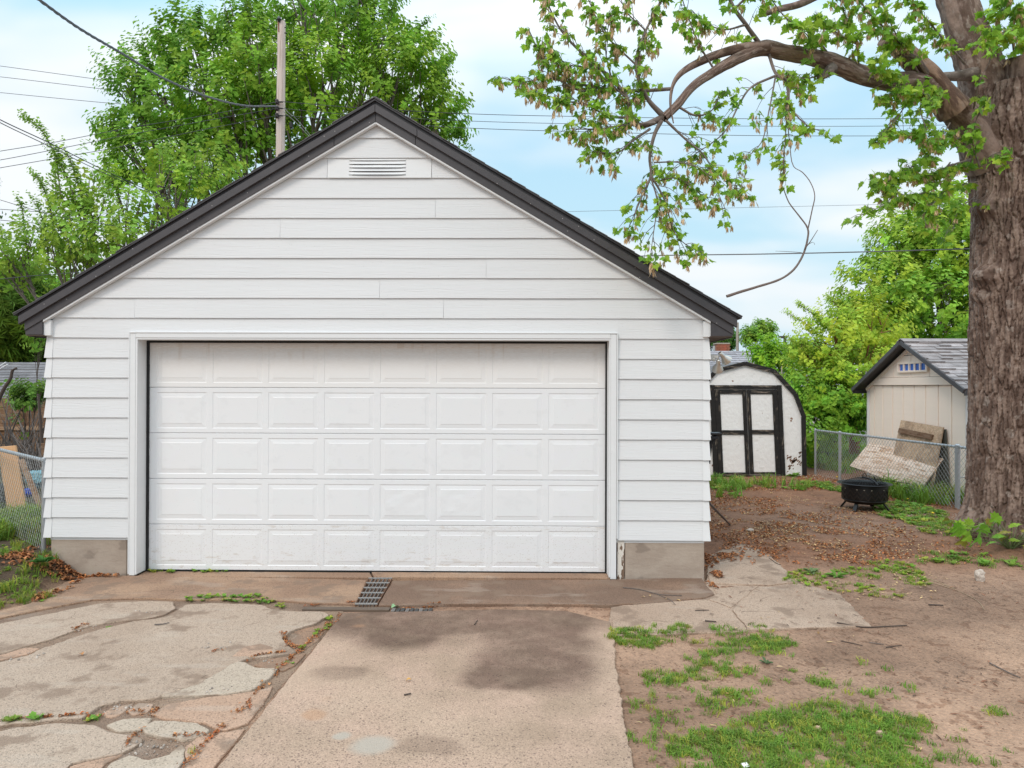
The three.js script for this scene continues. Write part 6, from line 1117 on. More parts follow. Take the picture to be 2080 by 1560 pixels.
for (const [label, px, py, D, r, kind] of farPoles) { const t = at(px, py, D), o = thing('telegraph_pole', label, 'pole', [0, 0, 0], 'far poles beyond the garage'); part('pole', bar(V(t.x, 0, t.z), t, r * 1.15, 8, r * 0.85), kind === 'white' ? mat([0.6, 0.58, 0.55], 0.8) : kind ? mat([0.07, 0.06, 0.05], 0.9) : mat([0.4, 0.34, 0.3], 0.9), o); if (kind === 'arm') part('crossarm', box(t.x - 0.32, t.x + 0.1, t.y - 0.15, t.y - 0.02, t.z - 0.05, t.z + 0.1), mat([0.07, 0.06, 0.05], 0.9), o); }
// ---------------------------------------------------------------- wires
function wire(label, l, r, m = wireM, twist = 0, sag = true) {
  const p = l.map(([x, y, d]) => at(x, y, d)); let g;
  if (!twist) g = tube(p, r, 5, p.length * 8);
  else { const c = new THREE.CatmullRomCurve3(p, false, 'centripetal'), n = 220; g = [0, 2.1, 4.2].map((ph) => { const q = []; for (let i = 0; i <= n; i++) { const t = i / n, a = ph + t * c.getLength() * 9; q.push(c.getPointAt(t).add(V(0, Math.sin(a) * twist, Math.cos(a) * twist))); } return new THREE.TubeGeometry(new THREE.CatmullRomCurve3(q), n, r, 4); }); }
  return solo('power_line', g, m, label, 'cable', 'overhead wires');
}
wire('thick twisted service cable sweeping from the top left to the pole', [[20, -45, 6.2], [80, 0, 7], [160, 57, 8.3], [250, 110, 10], [340, 163, 12], [430, 199, 14], [500, 215, 15.4], [563, 216, 16.4]], 0.010, wireG, 0.012);
wire('upper of the three thin far wires at the left of the sky', [[-40, 129, 26], [0, 134, 26], [220, 164, 26], [400, 188, 26], [560, 205, 26]], 0.011, wireG);
wire('middle of the three thin far wires at the left of the sky', [[-40, 152, 26], [0, 156, 26], [235, 184, 26], [400, 203, 26], [560, 219, 26]], 0.011, wireG);
wire('lowest of the three thin far wires at the left of the sky', [[-40, 184, 26], [0, 188, 26], [240, 211, 26], [400, 222, 26], [560, 232, 26]], 0.011, wireG);
wire('upper rising wire from the left edge to the pole', [[-40, 313, 12.6], [0, 307, 12.8], [110, 289, 13.4], [250, 262, 14.3], [420, 234, 15.4], [563, 207, 16.4]], 0.006);
wire('middle rising wire from the left edge to the pole', [[-40, 331, 12.6], [0, 325, 12.8], [110, 304, 13.4], [250, 276, 14.3], [420, 245, 15.4], [563, 220, 16.4]], 0.006);
wire('lowest rising wire from the left edge to the pole', [[-40, 348, 12.6], [0, 341, 12.8], [110, 322, 13.4], [250, 297, 14.3], [420, 262, 15.4], [563, 235, 16.4]], 0.006);
wire('heavy black double cable, upper strand, crossing the elm', [[-60, 210, 8], [0, 243, 8.6], [100, 290, 9.8], [200, 340, 11.5], [310, 390, 13.5], [420, 430, 15]], 0.007);
wire('heavy black double cable, lower strand, crossing the elm', [[-60, 216, 8.02], [0, 249, 8.62], [100, 297, 9.82], [200, 346, 11.52], [310, 394, 13.52], [420, 434, 15.02]], 0.006);
wire('thin wire slanting down through the elm shoots at the left edge', [[-30, 397, 14], [0, 406, 14], [60, 424, 14.2], [120, 440, 14.4], [240, 460, 15]], 0.006);
wire('flat thin wire behind the elm shoots, upper one', [[-30, 423, 20], [0, 425, 20], [120, 433, 20], [300, 446, 20]], 0.009);
wire('flat thin wire behind the elm shoots, lower one', [[-30, 444, 20], [0, 447, 20], [80, 454, 20], [300, 470, 20]], 0.009);
wire('thin wire sloping just above the left eave tip', [[-30, 570, 12], [0, 567, 12], [60, 561, 12], [160, 553, 12.2], [260, 546, 12.4]], 0.006);
wire('top wire of three running right from the pole behind the maple', [[569, 206, 16.45], [700, 217, 16.6], [950, 231, 17.2], [1200, 237, 18], [1500, 241, 19], [1800, 241, 20], [2000, 238, 21], [2120, 236, 21.5]], 0.0075);
wire('middle wire of three running right from the pole behind the maple', [[569, 220, 16.45], [700, 232, 16.6], [960, 246, 17.2], [1200, 252, 18], [1500, 256, 19], [1800, 256, 20], [2000, 252, 21], [2120, 250, 21.5]], 0.0065);
wire('lowest wire of three running right from the pole behind the maple', [[569, 234, 16.45], [700, 245, 16.6], [950, 260, 17.2], [1200, 268, 18], [1500, 275, 19], [1800, 276, 20], [2000, 274, 21], [2120, 272, 21.5]], 0.0075);
wire('heavy dark wire low in the sky from the roof edge to the big trunk', [[1230, 523, 11], [1340, 519, 10.8], [1550, 516, 10.5], [1780, 511, 10.1], [1990, 505, 9.8]], 0.009, wireG);
wire('faint high wire crossing the sky left of the hanging maple twigs', [[1080, 432, 30], [1150, 430, 30], [1500, 422, 30], [1850, 414, 30], [2000, 411, 30]], 0.008, wireG);
wire('guy wire dropping from the pole to the garage roof line', [[575, 226, 16.4], [600, 248, 16.6], [640, 290, 17], [680, 330, 17.4]], 0.008, mat([0.4, 0.4, 0.4], 0.5));
wire('drooping tail of wire right of the pole', [[574, 212, 16.4], [585, 228, 16.45], [598, 238, 16.5], [620, 262, 16.6], [650, 300, 16.8]], 0.006, mat([0.35, 0.35, 0.35], 0.5));
// ================================================================ DRAIN, GRASS, LITTER, STICKS
{
  const D = thing('drain_grate', 'rusty steel drain grate between the two concrete aprons', 'drain');
  const c = [[749, 1177], [796, 1177], [766, 1229], [722, 1229]].map(([x, y]) => onY(x, y, 0.022)), P = (u, v) => c[0].clone().lerp(c[1], u).lerp(c[3].clone().lerp(c[2], u), v);
  const steel = mat([0.20, 0.185, 0.175], 0.55, { metalness: 0.4 }), rust = mat([0.16, 0.085, 0.05], 0.85);
  for (let i = 0; i <= 6; i++) part('long_bar', beam(P(i / 6, 0), P(i / 6, 1), 0.007, 0.03), i % 6 ? steel : rust, D);
  for (let i = 0; i <= 5; i++) part('cross_bar', beam(P(-0.02, i / 5).add(V(0, 0.012, 0)), P(1.02, i / 5).add(V(0, 0.012, 0)), 0.012, 0.012), mat([0.42, 0.42, 0.41], 0.45, { metalness: 0.4 }), D);
  const b = c.map((p) => p.clone().setY(-0.17));
  part('pit_floor', quads([[b[3].toArray(), b[2].toArray(), b[1].toArray(), b[0].toArray()]]), mat([0.13, 0.10, 0.08], 0.95), D);
  const T = thing('channel_grate', 'narrow dark grate strip set along the edge of the pinkish slab', 'drain'), a0 = onY(615, 1236, 0.02), a1 = onY(868, 1236, 0.02);
  part('channel_bar', box(a0.x, onY(792, 1236, 0.02).x, -0.03, 0.024, a0.z - 0.045, a0.z + 0.03, 0.006), mat([0.34, 0.29, 0.25], 0.85, { map: boardForm }), T);
  const g0 = onY(796, 1236, 0.02).x; for (let i = 0; i < 9; i++) { const x = g0 + i * 0.042; part('slat', box(x, x + 0.034, -0.02, 0.018 - 0.004 * (i % 2), a0.z - 0.05, a0.z + 0.045, 0.004), i % 3 ? mat([0.05, 0.05, 0.048], 0.6) : steel, T); }
}
const LR = rng(404), g3 = () => (LR() + LR() + LR() - 1.5) / 1.5;
// grass: tufts of bent blades
function tuftGeo(seed, n, h, w, spread) { const r = rng(seed), P = []; for (let i = 0; i < n; i++) { const a = r() * 6.283, o = V(Math.cos(a) * spread * r(), 0, Math.sin(a) * spread * r()), b = r() * 6.283, lean = 0.35 + 0.95 * r(), hh = h * (0.5 + 0.8 * r()), d = V(Math.cos(b), 0, Math.sin(b)), s = V(-d.z, 0, d.x).multiplyScalar(w / 2), m = o.clone().add(V(d.x * lean * hh * 0.35, hh * 0.62, d.z * lean * hh * 0.35)), e = o.clone().add(V(d.x * lean * hh, hh * (1 - 0.3 * lean), d.z * lean * hh)); const q = (p) => P.push(p.x, p.y, p.z); q(o.clone().sub(s)); q(o.clone().add(s)); q(m.clone().addScaledVector(s, 0.75)); q(o.clone().sub(s)); q(m.clone().addScaledVector(s, 0.75)); q(m.clone().addScaledVector(s, -0.75)); q(m.clone().addScaledVector(s, -0.75)); q(m.clone().addScaledVector(s, 0.75)); q(e); } const g = new THREE.BufferGeometry(); g.setAttribute('position', new THREE.Float32BufferAttribute(P, 3)); g.computeVertexNormals(); return uvMetres(g); }
const rosette = (seed) => { const r = rng(seed), Q = []; for (let i = 0; i < 11; i++) { const a = i * 2.4 + r(), L = 0.03 + 0.035 * r(), d = V(Math.cos(a), 0.4 + 0.4 * r(), Math.sin(a)).normalize(), w = V(-d.z, 0, d.x).multiplyScalar(L * 0.3), e = V(0, 0, 0).addScaledVector(d, L), m = e.clone().multiplyScalar(0.6).add(V(0, 0.004, 0)); Q.push([[0, 0, 0], m.clone().add(w).toArray(), e.toArray(), m.clone().sub(w).toArray()]); } return quads(Q); };
const rosettes0 = rosette(3);
const tufts = [tuftGeo(1, 15, 0.032, 0.0046, 0.038), tuftGeo(2, 15, 0.027, 0.005, 0.04), tuftGeo(3, 12, 0.042, 0.004, 0.034)], tallTufts = [tuftGeo(4, 14, 0.17, 0.008, 0.06), tuftGeo(5, 12, 0.14, 0.009, 0.05)];
M.grass = leafMat([0.165, 0.32, 0.045], 0.35); M.weed = leafMat([0.16, 0.32, 0.05], 0.35);
function patch(name, label, ellipses, perM2, geos, scale, m = M.grass, lift = 0, tint = [1, 1, 1], cat = 'grass') {
  const list = [], cols = [];
  for (const [px, py, rx, ry, k = 1] of ellipses) {
    const c = gnd(px, py), e = gnd(px + rx, py), f = gnd(px, py - ry), wx = e.x - c.x, wz = c.z - f.z, n = Math.round(perM2 * k * Math.PI * wx * wz);
    for (let i = 0; i < n; i++) {
      const a = LR() * 6.283, q = Math.sqrt(LR()) * 1.12, x = c.x + Math.cos(a) * q * wx, z = c.z + Math.sin(a) * q * wz;
      const rag = q + 0.55 * N3(x * 3.2, z * 3.2, 4) + 0.35 * N3(x * 9, z * 9, 1); if (rag > 0.95 || N3(x * 12, z * 12, 6) < -0.35) continue;
      list.push(placed(V(x, surfaceHeight(x, z) + lift, z), euler(0.15 * g3(), LR() * 6.283, 0.15 * g3()), scale * (0.6 + 0.8 * LR())));
      const v = 0.7 + 0.6 * LR(), w = LR(); cols.push(w < 0.17 ? lin(2.3 * v, 1.25 * v, 1.3 * v) : lin(v * tint[0] * (0.85 + 0.5 * w), v * tint[1], v * tint[2] * 0.9));
    }
  }
  const T = thing(name, label, cat); T.userData.kind = 'stuff';
  geos.forEach((g, k) => inst('blades', g, m, list.filter((_, i) => i % geos.length === k), T, cols.filter((_, i) => i % geos.length === k)));
  return T;
}
patch('grass_patch', 'large ragged patch of short grass at the lower right', [[1690, 1462, 110, 34], [1585, 1490, 110, 40], [1500, 1530, 130, 40], [1760, 1480, 110, 34], [1700, 1520, 130, 36], [1820, 1462, 70, 16], [1430, 1520, 70, 40, 0.6], [1750, 1565, 170, 30], [1610, 1590, 220, 30, 0.7], [1860, 1540, 80, 30, 0.35], [1470, 1570, 120, 26, 0.8], [1640, 1480, 330, 110, 0.06], [1950, 1560, 70, 20, 0.12], [1380, 1480, 60, 30, 0.15], [1330, 1530, 50, 40, 0.14]], 1050, tufts, 1.0);
patch('grass_patch', 'small grass patch beside the right edge of the pinkish slab', [[1290, 1300, 50, 17], [1330, 1292, 60, 14, 0.5], [1385, 1284, 26, 8], [1260, 1304, 20, 8]], 1050, tufts, 0.95);
patch('grass_patch', 'broken grass patches below the pale walk slab', [[1530, 1318, 70, 20], [1570, 1305, 45, 14], [1470, 1285, 40, 10, 0.6], [1540, 1282, 40, 8, 0.5], [1440, 1335, 60, 16, 0.6], [1350, 1380, 46, 16], [1430, 1370, 50, 18, 0.8], [1500, 1362, 36, 18, 0.7], [1460, 1310, 60, 10, 0.3]], 1050, tufts, 0.95);
patch('grass_patch', 'two little grass tufts in the bare dirt above the large patch', [[1448, 1434, 32, 17], [1500, 1420, 40, 16, 0.7], [1470, 1412, 24, 8, 0.7]], 1050, tufts, 1.0);
patch('scattered_grass', 'single sparse grass sprouts across the bare dirt at the right', [[1662, 1385, 26, 10, 1], [1790, 1405, 20, 8, 0.5], [1770, 1408, 12, 8, 0.8], [2022, 1448, 20, 9, 0.8], [1700, 1380, 200, 60, 0.02], [1900, 1500, 160, 60, 0.03], [1330, 1440, 60, 60, 0.1], [1560, 1388, 14, 5, 0.8], [1311, 1400, 10, 6, 1], [1860, 1470, 40, 14, 0.4]], 1050, tufts, 1.05);
patch('grass_strip', 'weedy strip with yellowish blades beside the walk slabs at the right', [[1740, 1165, 50, 14, 0.7], [1820, 1155, 46, 14], [1780, 1200, 50, 14, 0.6], [1640, 1168, 36, 12, 0.6], [1850, 1175, 40, 14, 0.8], [1700, 1190, 60, 16, 0.3], [1620, 1182, 30, 6, 0.6]], 700, [...tufts, rosettes0], 0.8, M.grass, 0, [1.15, 1.05, 0.9]);
patch('grass_strip', 'weeds along the foot of the right chain-link fence', [[1850, 1035, 50, 14], [1900, 1062, 60, 14, 0.8], [1940, 1080, 60, 10, 0.7], [1810, 1045, 26, 12], [1690, 990, 30, 10], [1660, 985, 30, 8, 0.8], [1900, 1135, 60, 14, 0.5], [1960, 1135, 60, 12, 0.6], [2040, 1145, 60, 10, 0.7]], 330, [rosettes0, tufts[2], tufts[1]], 1.3, M.weed);
patch('grass_strip', 'weeds in front of the barn shed doors', [[1470, 990, 40, 9], [1500, 985, 30, 8], [1560, 986, 26, 8, 0.7], [1610, 990, 30, 8, 0.5], [1480, 1008, 30, 6, 0.5]], 150, [rosettes0, tufts[2], tallTufts[1]], 1.5, M.weed, 0, [1.0, 1.05, 1.0]);
patch('tall_grass', 'taller grass growing behind the right chain-link fence under the plywood', [[1900, 990, 46, 26], [1850, 1010, 40, 14], [1760, 930, 60, 14, 1], [1690, 935, 50, 20, 1], [1660, 945, 30, 14, 1], [1950, 1020, 24, 20, 1]], 130, tallTufts, 1.9, M.weed, 0, [1.0, 1.0, 0.9]);
patch('grass_bank', 'long tangled grass on the bank at the left corner of the garage', [[20, 1210, 60, 26], [60, 1185, 44, 26], [30, 1160, 60, 26, 0.9], [70, 1140, 34, 16, 0.9], [10, 1120, 60, 24, 0.7], [50, 1110, 40, 20, 0.5], [-30, 1190, 60, 40], [100, 1168, 12, 6, 0.9], [80, 1228, 20, 5, 0.8]], 300, [tallTufts[0], tufts[0], tallTufts[1], rosettes0], 0.62, M.grass, 0, [1.1, 1.0, 0.95]);
patch('tall_grass', 'grass behind the left chain-link fence', [[40, 1085, 60, 16], [60, 1060, 60, 14], [10, 1065, 60, 14], [-20, 1075, 60, 20]], 320, tallTufts, 1.2, M.grass, 0, [1.1, 1.05, 0.9]);
// broad-leaved weeds in cracks: low rosettes
const rosettes = [rosette(1), rosette(2)];
patch('crack_weeds', 'low green weeds growing in the joint left of the drain', [[440, 1221, 70, 4, 0.8], [500, 1222, 60, 5, 0.9], [548, 1226, 26, 5, 0.8], [575, 1234, 18, 4], [392, 1220, 24, 3, 0.6]], 620, rosettes, 0.62, M.weed, 0.004, [1, 1, 1], 'weeds');
patch('crack_weeds', 'mossy green line along the left edge of the pinkish slab', [[660, 1278, 12, 10], [640, 1290, 12, 8], [672, 1258, 8, 6], [608, 1322, 10, 4, 0.5], [590, 1350, 12, 5, 0.5], [570, 1362, 8, 4, 0.6]], 800, [rosettes[0], tufts[1]], 0.6, M.grass, 0.0, [1, 1, 0.9], 'weeds');
patch('crack_weeds', 'thin moss tufts along the door sill', [[320, 1168, 18, 4], [352, 1170, 8, 3], [420, 1170, 14, 3], [450, 1170, 10, 3], [398, 1170, 8, 2]], 1100, [tufts[0], rosettes[1]], 0.7, M.grass, 0.0, [1, 1, 0.9], 'weeds');
patch('crack_weeds', 'green sprouts in the crack at the lower left edge', [[18, 1474, 16, 5], [72, 1472, 10, 4], [185, 1468, 16, 4], [214, 1279, 8, 3], [30, 1470, 30, 4, 0.6], [380, 1540, 10, 10, 0.6]], 900, [rosettes[0], tufts[1]], 0.8, M.weed, 0.0, [1, 1, 1], 'weeds');
// single plants
{
  const R = rng(51);
  function plant(name, label, px, py, n, size, m, group) { const c = gnd(px, py), T = thing(name, label, 'weed', [c.x, c.y, c.z], group), g = []; for (let i = 0; i < n; i++) { const a = i * 2.4 + R(), L = size * (0.6 + 0.6 * R()), d = V(Math.cos(a), 0.35 + 0.6 * R(), Math.sin(a)).normalize(), w = V(-d.z, 0, d.x).multiplyScalar(L * 0.22), e = V(0, 0, 0).addScaledVector(d, L).add(V(0, -0.25 * L, 0)), m1 = V(0, 0, 0).addScaledVector(d, L * 0.55); part('leaf', quads([[[0, 0, 0], m1.clone().add(w).toArray(), e.toArray(), m1.clone().sub(w).toArray()]]), m, T); } return T; }
  plant('dandelion', 'green leafy weed right of the fire pit legs', 1820, 1040, 16, 0.16, M.weed); plant('dandelion', 'leafy weed clump in front of the fence at the right', 1862, 1030, 18, 0.17, M.weed); plant('dandelion', 'leafy weed below the right end of the barn shed', 1612, 968, 12, 0.2, M.weed);
  plant('plantain', 'grey-green rosette in the dirt right of the broken grass', 1557, 1348, 10, 0.07, leafMat([0.10, 0.16, 0.07], 0.2)); plant('plantain', 'broad green weed at the upper edge of the weedy strip', 1700, 1172, 14, 0.13, M.weed); plant('plantain', 'pale leafy weed at the left end of the weedy strip', 1648, 1163, 14, 0.12, leafMat([0.2, 0.28, 0.12], 0.3));
  plant('clover', 'dark green leafy clump on the bank beside the foundation corner', 88, 1142, 40, 0.13, leafMat([0.07, 0.19, 0.035], 0.3));
  const flo = (label, px, py, h) => { const c = gnd(px, py), o = thing('dandelion_flower', label, 'flower', [c.x, c.y, c.z], 'dandelion flowers in the yard'); part('stem', bar(V(0, 0, 0), V(0, h, 0), 0.004, 4), M.weed, o); const b = new THREE.SphereGeometry(0.022, 8, 5); b.scale(1, 0.5, 1); b.translate(0, h, 0); part('blossom', b, mat([0.75, 0.52, 0.02], 0.8), o); };
  flo('yellow dandelion flower at the foot of the nearer fence post', 1700, 974, 0.06); flo('yellow dandelion flower right of the fire pit', 1843, 1022, 0.08); flo('yellow dandelion flower in the weeds near the trunk', 1895, 1052, 0.08);
}
// fallen leaves and chaff
const curl = (seed, w = 0.5, c = 0.3) => { const r = rng(seed), P = [], n = 4; const q = (u, v) => { const x = (u - 0.5) * 2 * w * Math.sin(Math.PI * clamp(v * 0.9 + 0.08)), y = v - 0.5; return [x, c * Math.abs(x) * 1.4 + c * 0.8 * Math.sin(v * 3.1 + r() * 0.6) * 0.5, y]; }; const Q = []; for (let i = 0; i < n; i++) { const a = i / n, b = (i + 1) / n; Q.push([q(0, a), q(0, b), q(0.5, b), q(0.5, a)], [q(0.5, a), q(0.5, b), q(1, b), q(1, a)]); } return quads(Q); };
const curls = [curl(1, 0.36, 0.5), curl(2, 0.28, 0.7), curl(3, 0.42, 0.35)], chaff = [curl(4, 0.14, 0.15), curl(5, 0.2, 0.3)];
M.dead = mat([0.33, 0.145, 0.058], 0.9, { side: THREE.DoubleSide }); M.chaff = mat([0.50, 0.36, 0.19], 0.9, { side: THREE.DoubleSide });
function litter(name, label, spots, perM2, geos, size, m, lift = 0.006, tones = [[1, 1, 1]]) {
  const list = [], cols = [];
  for (const s of spots) {
    const put = (x, z, y0 = 0) => { list.push(placed(V(x, surfaceHeight(x, z) + lift + y0 + 0.006 * LR(), z), euler(0.3 * g3(), LR() * 6.283, 0.3 * g3()), size * (0.5 + 0.9 * LR()))); const v = 0.55 + 0.8 * LR(), t = tones[Math.floor(LR() * tones.length)]; cols.push(lin(v * t[0], v * t[1], v * t[2])); };
    if (s.line || s.world) { const p = s.world ? s.world.map(([x, z]) => V(x, 0, z)) : s.line.map(([x, y]) => onY(x, y, 0.01)), c = new THREE.CatmullRomCurve3(p, false, 'centripetal'), L = c.getLength(); for (let i = 0; i < L * s.n * 1.7; i++) { const q = c.getPointAt(LR()); const sw = s.w * 1.5 * (0.4 + sstep(-0.3, 0.4, N3(q.x * 6, q.z * 6, 3))); if (s.world || N3(q.x * 5, 3, q.z * 5) > -0.25) put(q.x + sw * g3(), q.z + sw * g3()); } } else {
      const [px, py, rx, ry, k = 1] = s, c = gnd(px, py), e = gnd(px + rx, py), f = gnd(px, py - ry), wx = e.x - c.x, wz = c.z - f.z, n = Math.round(perM2 * k * Math.PI * wx * wz);
      for (let i = 0; i < n; i++) { const a = LR() * 6.283, q = Math.sqrt(LR()), x = c.x + Math.cos(a) * q * wx, z = c.z + Math.sin(a) * q * wz; if (x < 2.04 && z < 0.02 && x > -5.06) continue; if (q + 0.5 * N3(x * 2, z * 2, 3) + 0.3 * N3(x * 7, z * 7, 8) > 0.98) continue; if (N3(x * 1.3, 5, z * 1.3) + 0.6 * N3(x * 4, 2, z * 4) < -0.12 + 0.3 * (LR() - 0.5)) continue; put(x, z); } }
  }
  const T = thing(name, label, 'leaf litter'); T.userData.kind = 'stuff';
  geos.forEach((g, k) => inst('leaves', g, m, list.filter((_, i) => i % geos.length === k), T, cols.filter((_, i) => i % geos.length === k)));
}
const brown = [[1, 1, 1], [0.7, 0.62, 0.6], [1.2, 0.95, 0.75], [1.35, 1.3, 1.2], [0.8, 0.7, 0.7]];
litter('fallen_leaves', 'brown leaf litter covering the back yard beyond the garage', [[1560, 1060, 150, 60], [1500, 1010, 80, 40], [1700, 1060, 160, 40, 0.7], [1620, 1100, 180, 40, 0.8], [1850, 1110, 150, 40, 0.5], [1560, 985, 140, 14, 1.4], [1480, 1090, 60, 40, 1.2], [1680, 980, 40, 16, 1.5], [1900, 1020, 100, 16, 1], [1800, 1000, 70, 14, 1], [1720, 1140, 160, 20, 0.4]], 250, curls, 0.034, M.dead, 0.002, brown);
litter('seed_chaff', 'pale maple seed chaff strewn over the yard at the right', [[1600, 1040, 180, 60, 1], [1750, 1110, 220, 50, 0.8], [1750, 1190, 150, 30, 0.7], [1560, 1080, 120, 40, 1.2], [1650, 1300, 300, 60, 0.06], [1600, 1480, 300, 90, 0.08], [1300, 1500, 60, 60, 0.3], [1350, 1225, 60, 8, 0.6], [1870, 1060, 120, 40, 0.8], [1300, 1300, 60, 16, 0.5]], 190, chaff, 0.036, M.chaff, 0.008, [[1, 1, 1], [1.25, 1.2, 1.1], [0.7, 0.55, 0.45]]);
litter('fallen_leaves', 'heap of reddish brown leaves at the foot of the left foundation', [{ world: [[-5.0, 0.09], [-4.8, 0.08], [-4.55, 0.07], [-4.25, 0.03]], n: 190, w: 0.06 }, { world: [[-5.05, 0.3], [-4.85, 0.24], [-4.62, 0.18]], n: 170, w: 0.09 }, [140, 1178, 50, 16, 2.2], [120, 1192, 36, 14, 2.2], [112, 1160, 26, 18, 2], [210, 1171, 60, 5, 2], [100, 1205, 20, 8, 2], [60, 1125, 40, 14, 1.2], [20, 1140, 50, 20, 0.8]], 1100, curls, 0.045, M.dead, 0.008, brown);
litter('fallen_leaves', 'brown leaves along the right foundation corner', [[1442, 1140, 10, 22, 3], [1452, 1165, 14, 14, 2.6], [1470, 1135, 30, 8, 1.6], [1447, 1192, 10, 10, 2.4], [1500, 1140, 40, 14, 0.5], [1500, 1110, 30, 8, 1]], 500, curls, 0.04, M.dead, 0.006, brown);
litter('crack_litter', 'reddish leaf scraps and chips lying in the cracks of the old driveway', [
  { line: [[692, 1248], [664, 1276], [636, 1300], [610, 1322], [582, 1346], [550, 1380], [512, 1420], [480, 1460], [440, 1490], [405, 1525], [375, 1560]], n: 150, w: 0.035 }, { line: [[575, 1290], [585, 1308], [610, 1320]], n: 220, w: 0.03 }, { line: [[500, 1346], [520, 1338], [580, 1330]], n: 160, w: 0.02 },
  { line: [[0, 1472], [60, 1466], [130, 1462], [200, 1455], [260, 1448], [310, 1452]], n: 130, w: 0.025 }, { line: [[290, 1484], [270, 1500], [255, 1525]], n: 110, w: 0.02 }, { line: [[310, 1456], [320, 1440]], n: 150, w: 0.02 }, { line: [[420, 1496], [385, 1500], [350, 1502]], n: 150, w: 0.02 },
  { line: [[620, 1232], [680, 1228], [720, 1228]], n: 170, w: 0.02 }, { line: [[150, 1285], [175, 1272]], n: 200, w: 0.03 }, { line: [[430, 1328], [455, 1326]], n: 260, w: 0.025 }, { line: [[820, 1236], [895, 1230]], n: 260, w: 0.022 }], 0, [curls[0], curls[1], chaff[0], chaff[1]], 0.019, M.dead, 0.002, [...brown, [1.3, 0.8, 0.6], [1.8, 1.9, 1.8], [0.5, 0.5, 0.5]]);
{ // loose gravel in the broken places
  const R = rng(17), list = [], cols = [], spots = [[250, 1440, 60, 10], [200, 1455, 30, 8], [310, 1518, 50, 20], [330, 1512, 30, 12], [170, 1278, 22, 8], [50, 1340, 40, 12], [300, 1248, 30, 5], [460, 1412, 40, 10], [560, 1345, 30, 6], [440, 1318, 30, 8], [1890, 1045, 60, 16], [1680, 975, 40, 12]];
  for (const [px, py, rx, ry] of spots) { const c = gnd(px, py), e = gnd(px + rx, py), f = gnd(px, py - ry); const n = Math.round(1100 * (e.x - c.x) * (c.z - f.z)); for (let i = 0; i < n; i++) { const a = R() * 6.283, q = Math.sqrt(R()), x = c.x + Math.cos(a) * q * (e.x - c.x), z = c.z + Math.sin(a) * q * (c.z - f.z), s = 0.004 + 0.010 * R() * R(); list.push(placed(V(x, surfaceHeight(x, z) + s * 0.4, z), euler(R() * 6, R() * 6, R() * 6), V(s, s * 0.7, s * 1.2))); const v = 0.22 + 0.3 * R(); cols.push(lin(v * 1.1, v * 0.95, v * 0.82)); } }
  const T = thing('gravel', 'loose gravel in the broken hollows of the driveway', 'gravel'); T.userData.kind = 'stuff'; inst('pebbles', new THREE.IcosahedronGeometry(1, 0), mat([1, 1, 1], 0.9), list, T, cols);
}
litter('bark_bits', 'tiny dark twig and bark bits scattered over the bare dirt', [[1800, 1320, 300, 80, 1], [1500, 1400, 240, 100, 0.6], [1850, 1440, 260, 70, 0.8], [1700, 1220, 260, 40, 1], [1450, 1260, 150, 30, 0.6], [1900, 1180, 160, 40, 1.2], [1960, 1360, 120, 40, 1.6]], 60, [curl(7, 0.06, 0.05), curl(8, 0.1, 0.1)], 0.045, mat([0.10, 0.06, 0.04], 0.95, { side: THREE.DoubleSide }), 0.004, [[1, 1, 1], [1.6, 1.4, 1.2], [2.4, 1.6, 1.2]]);
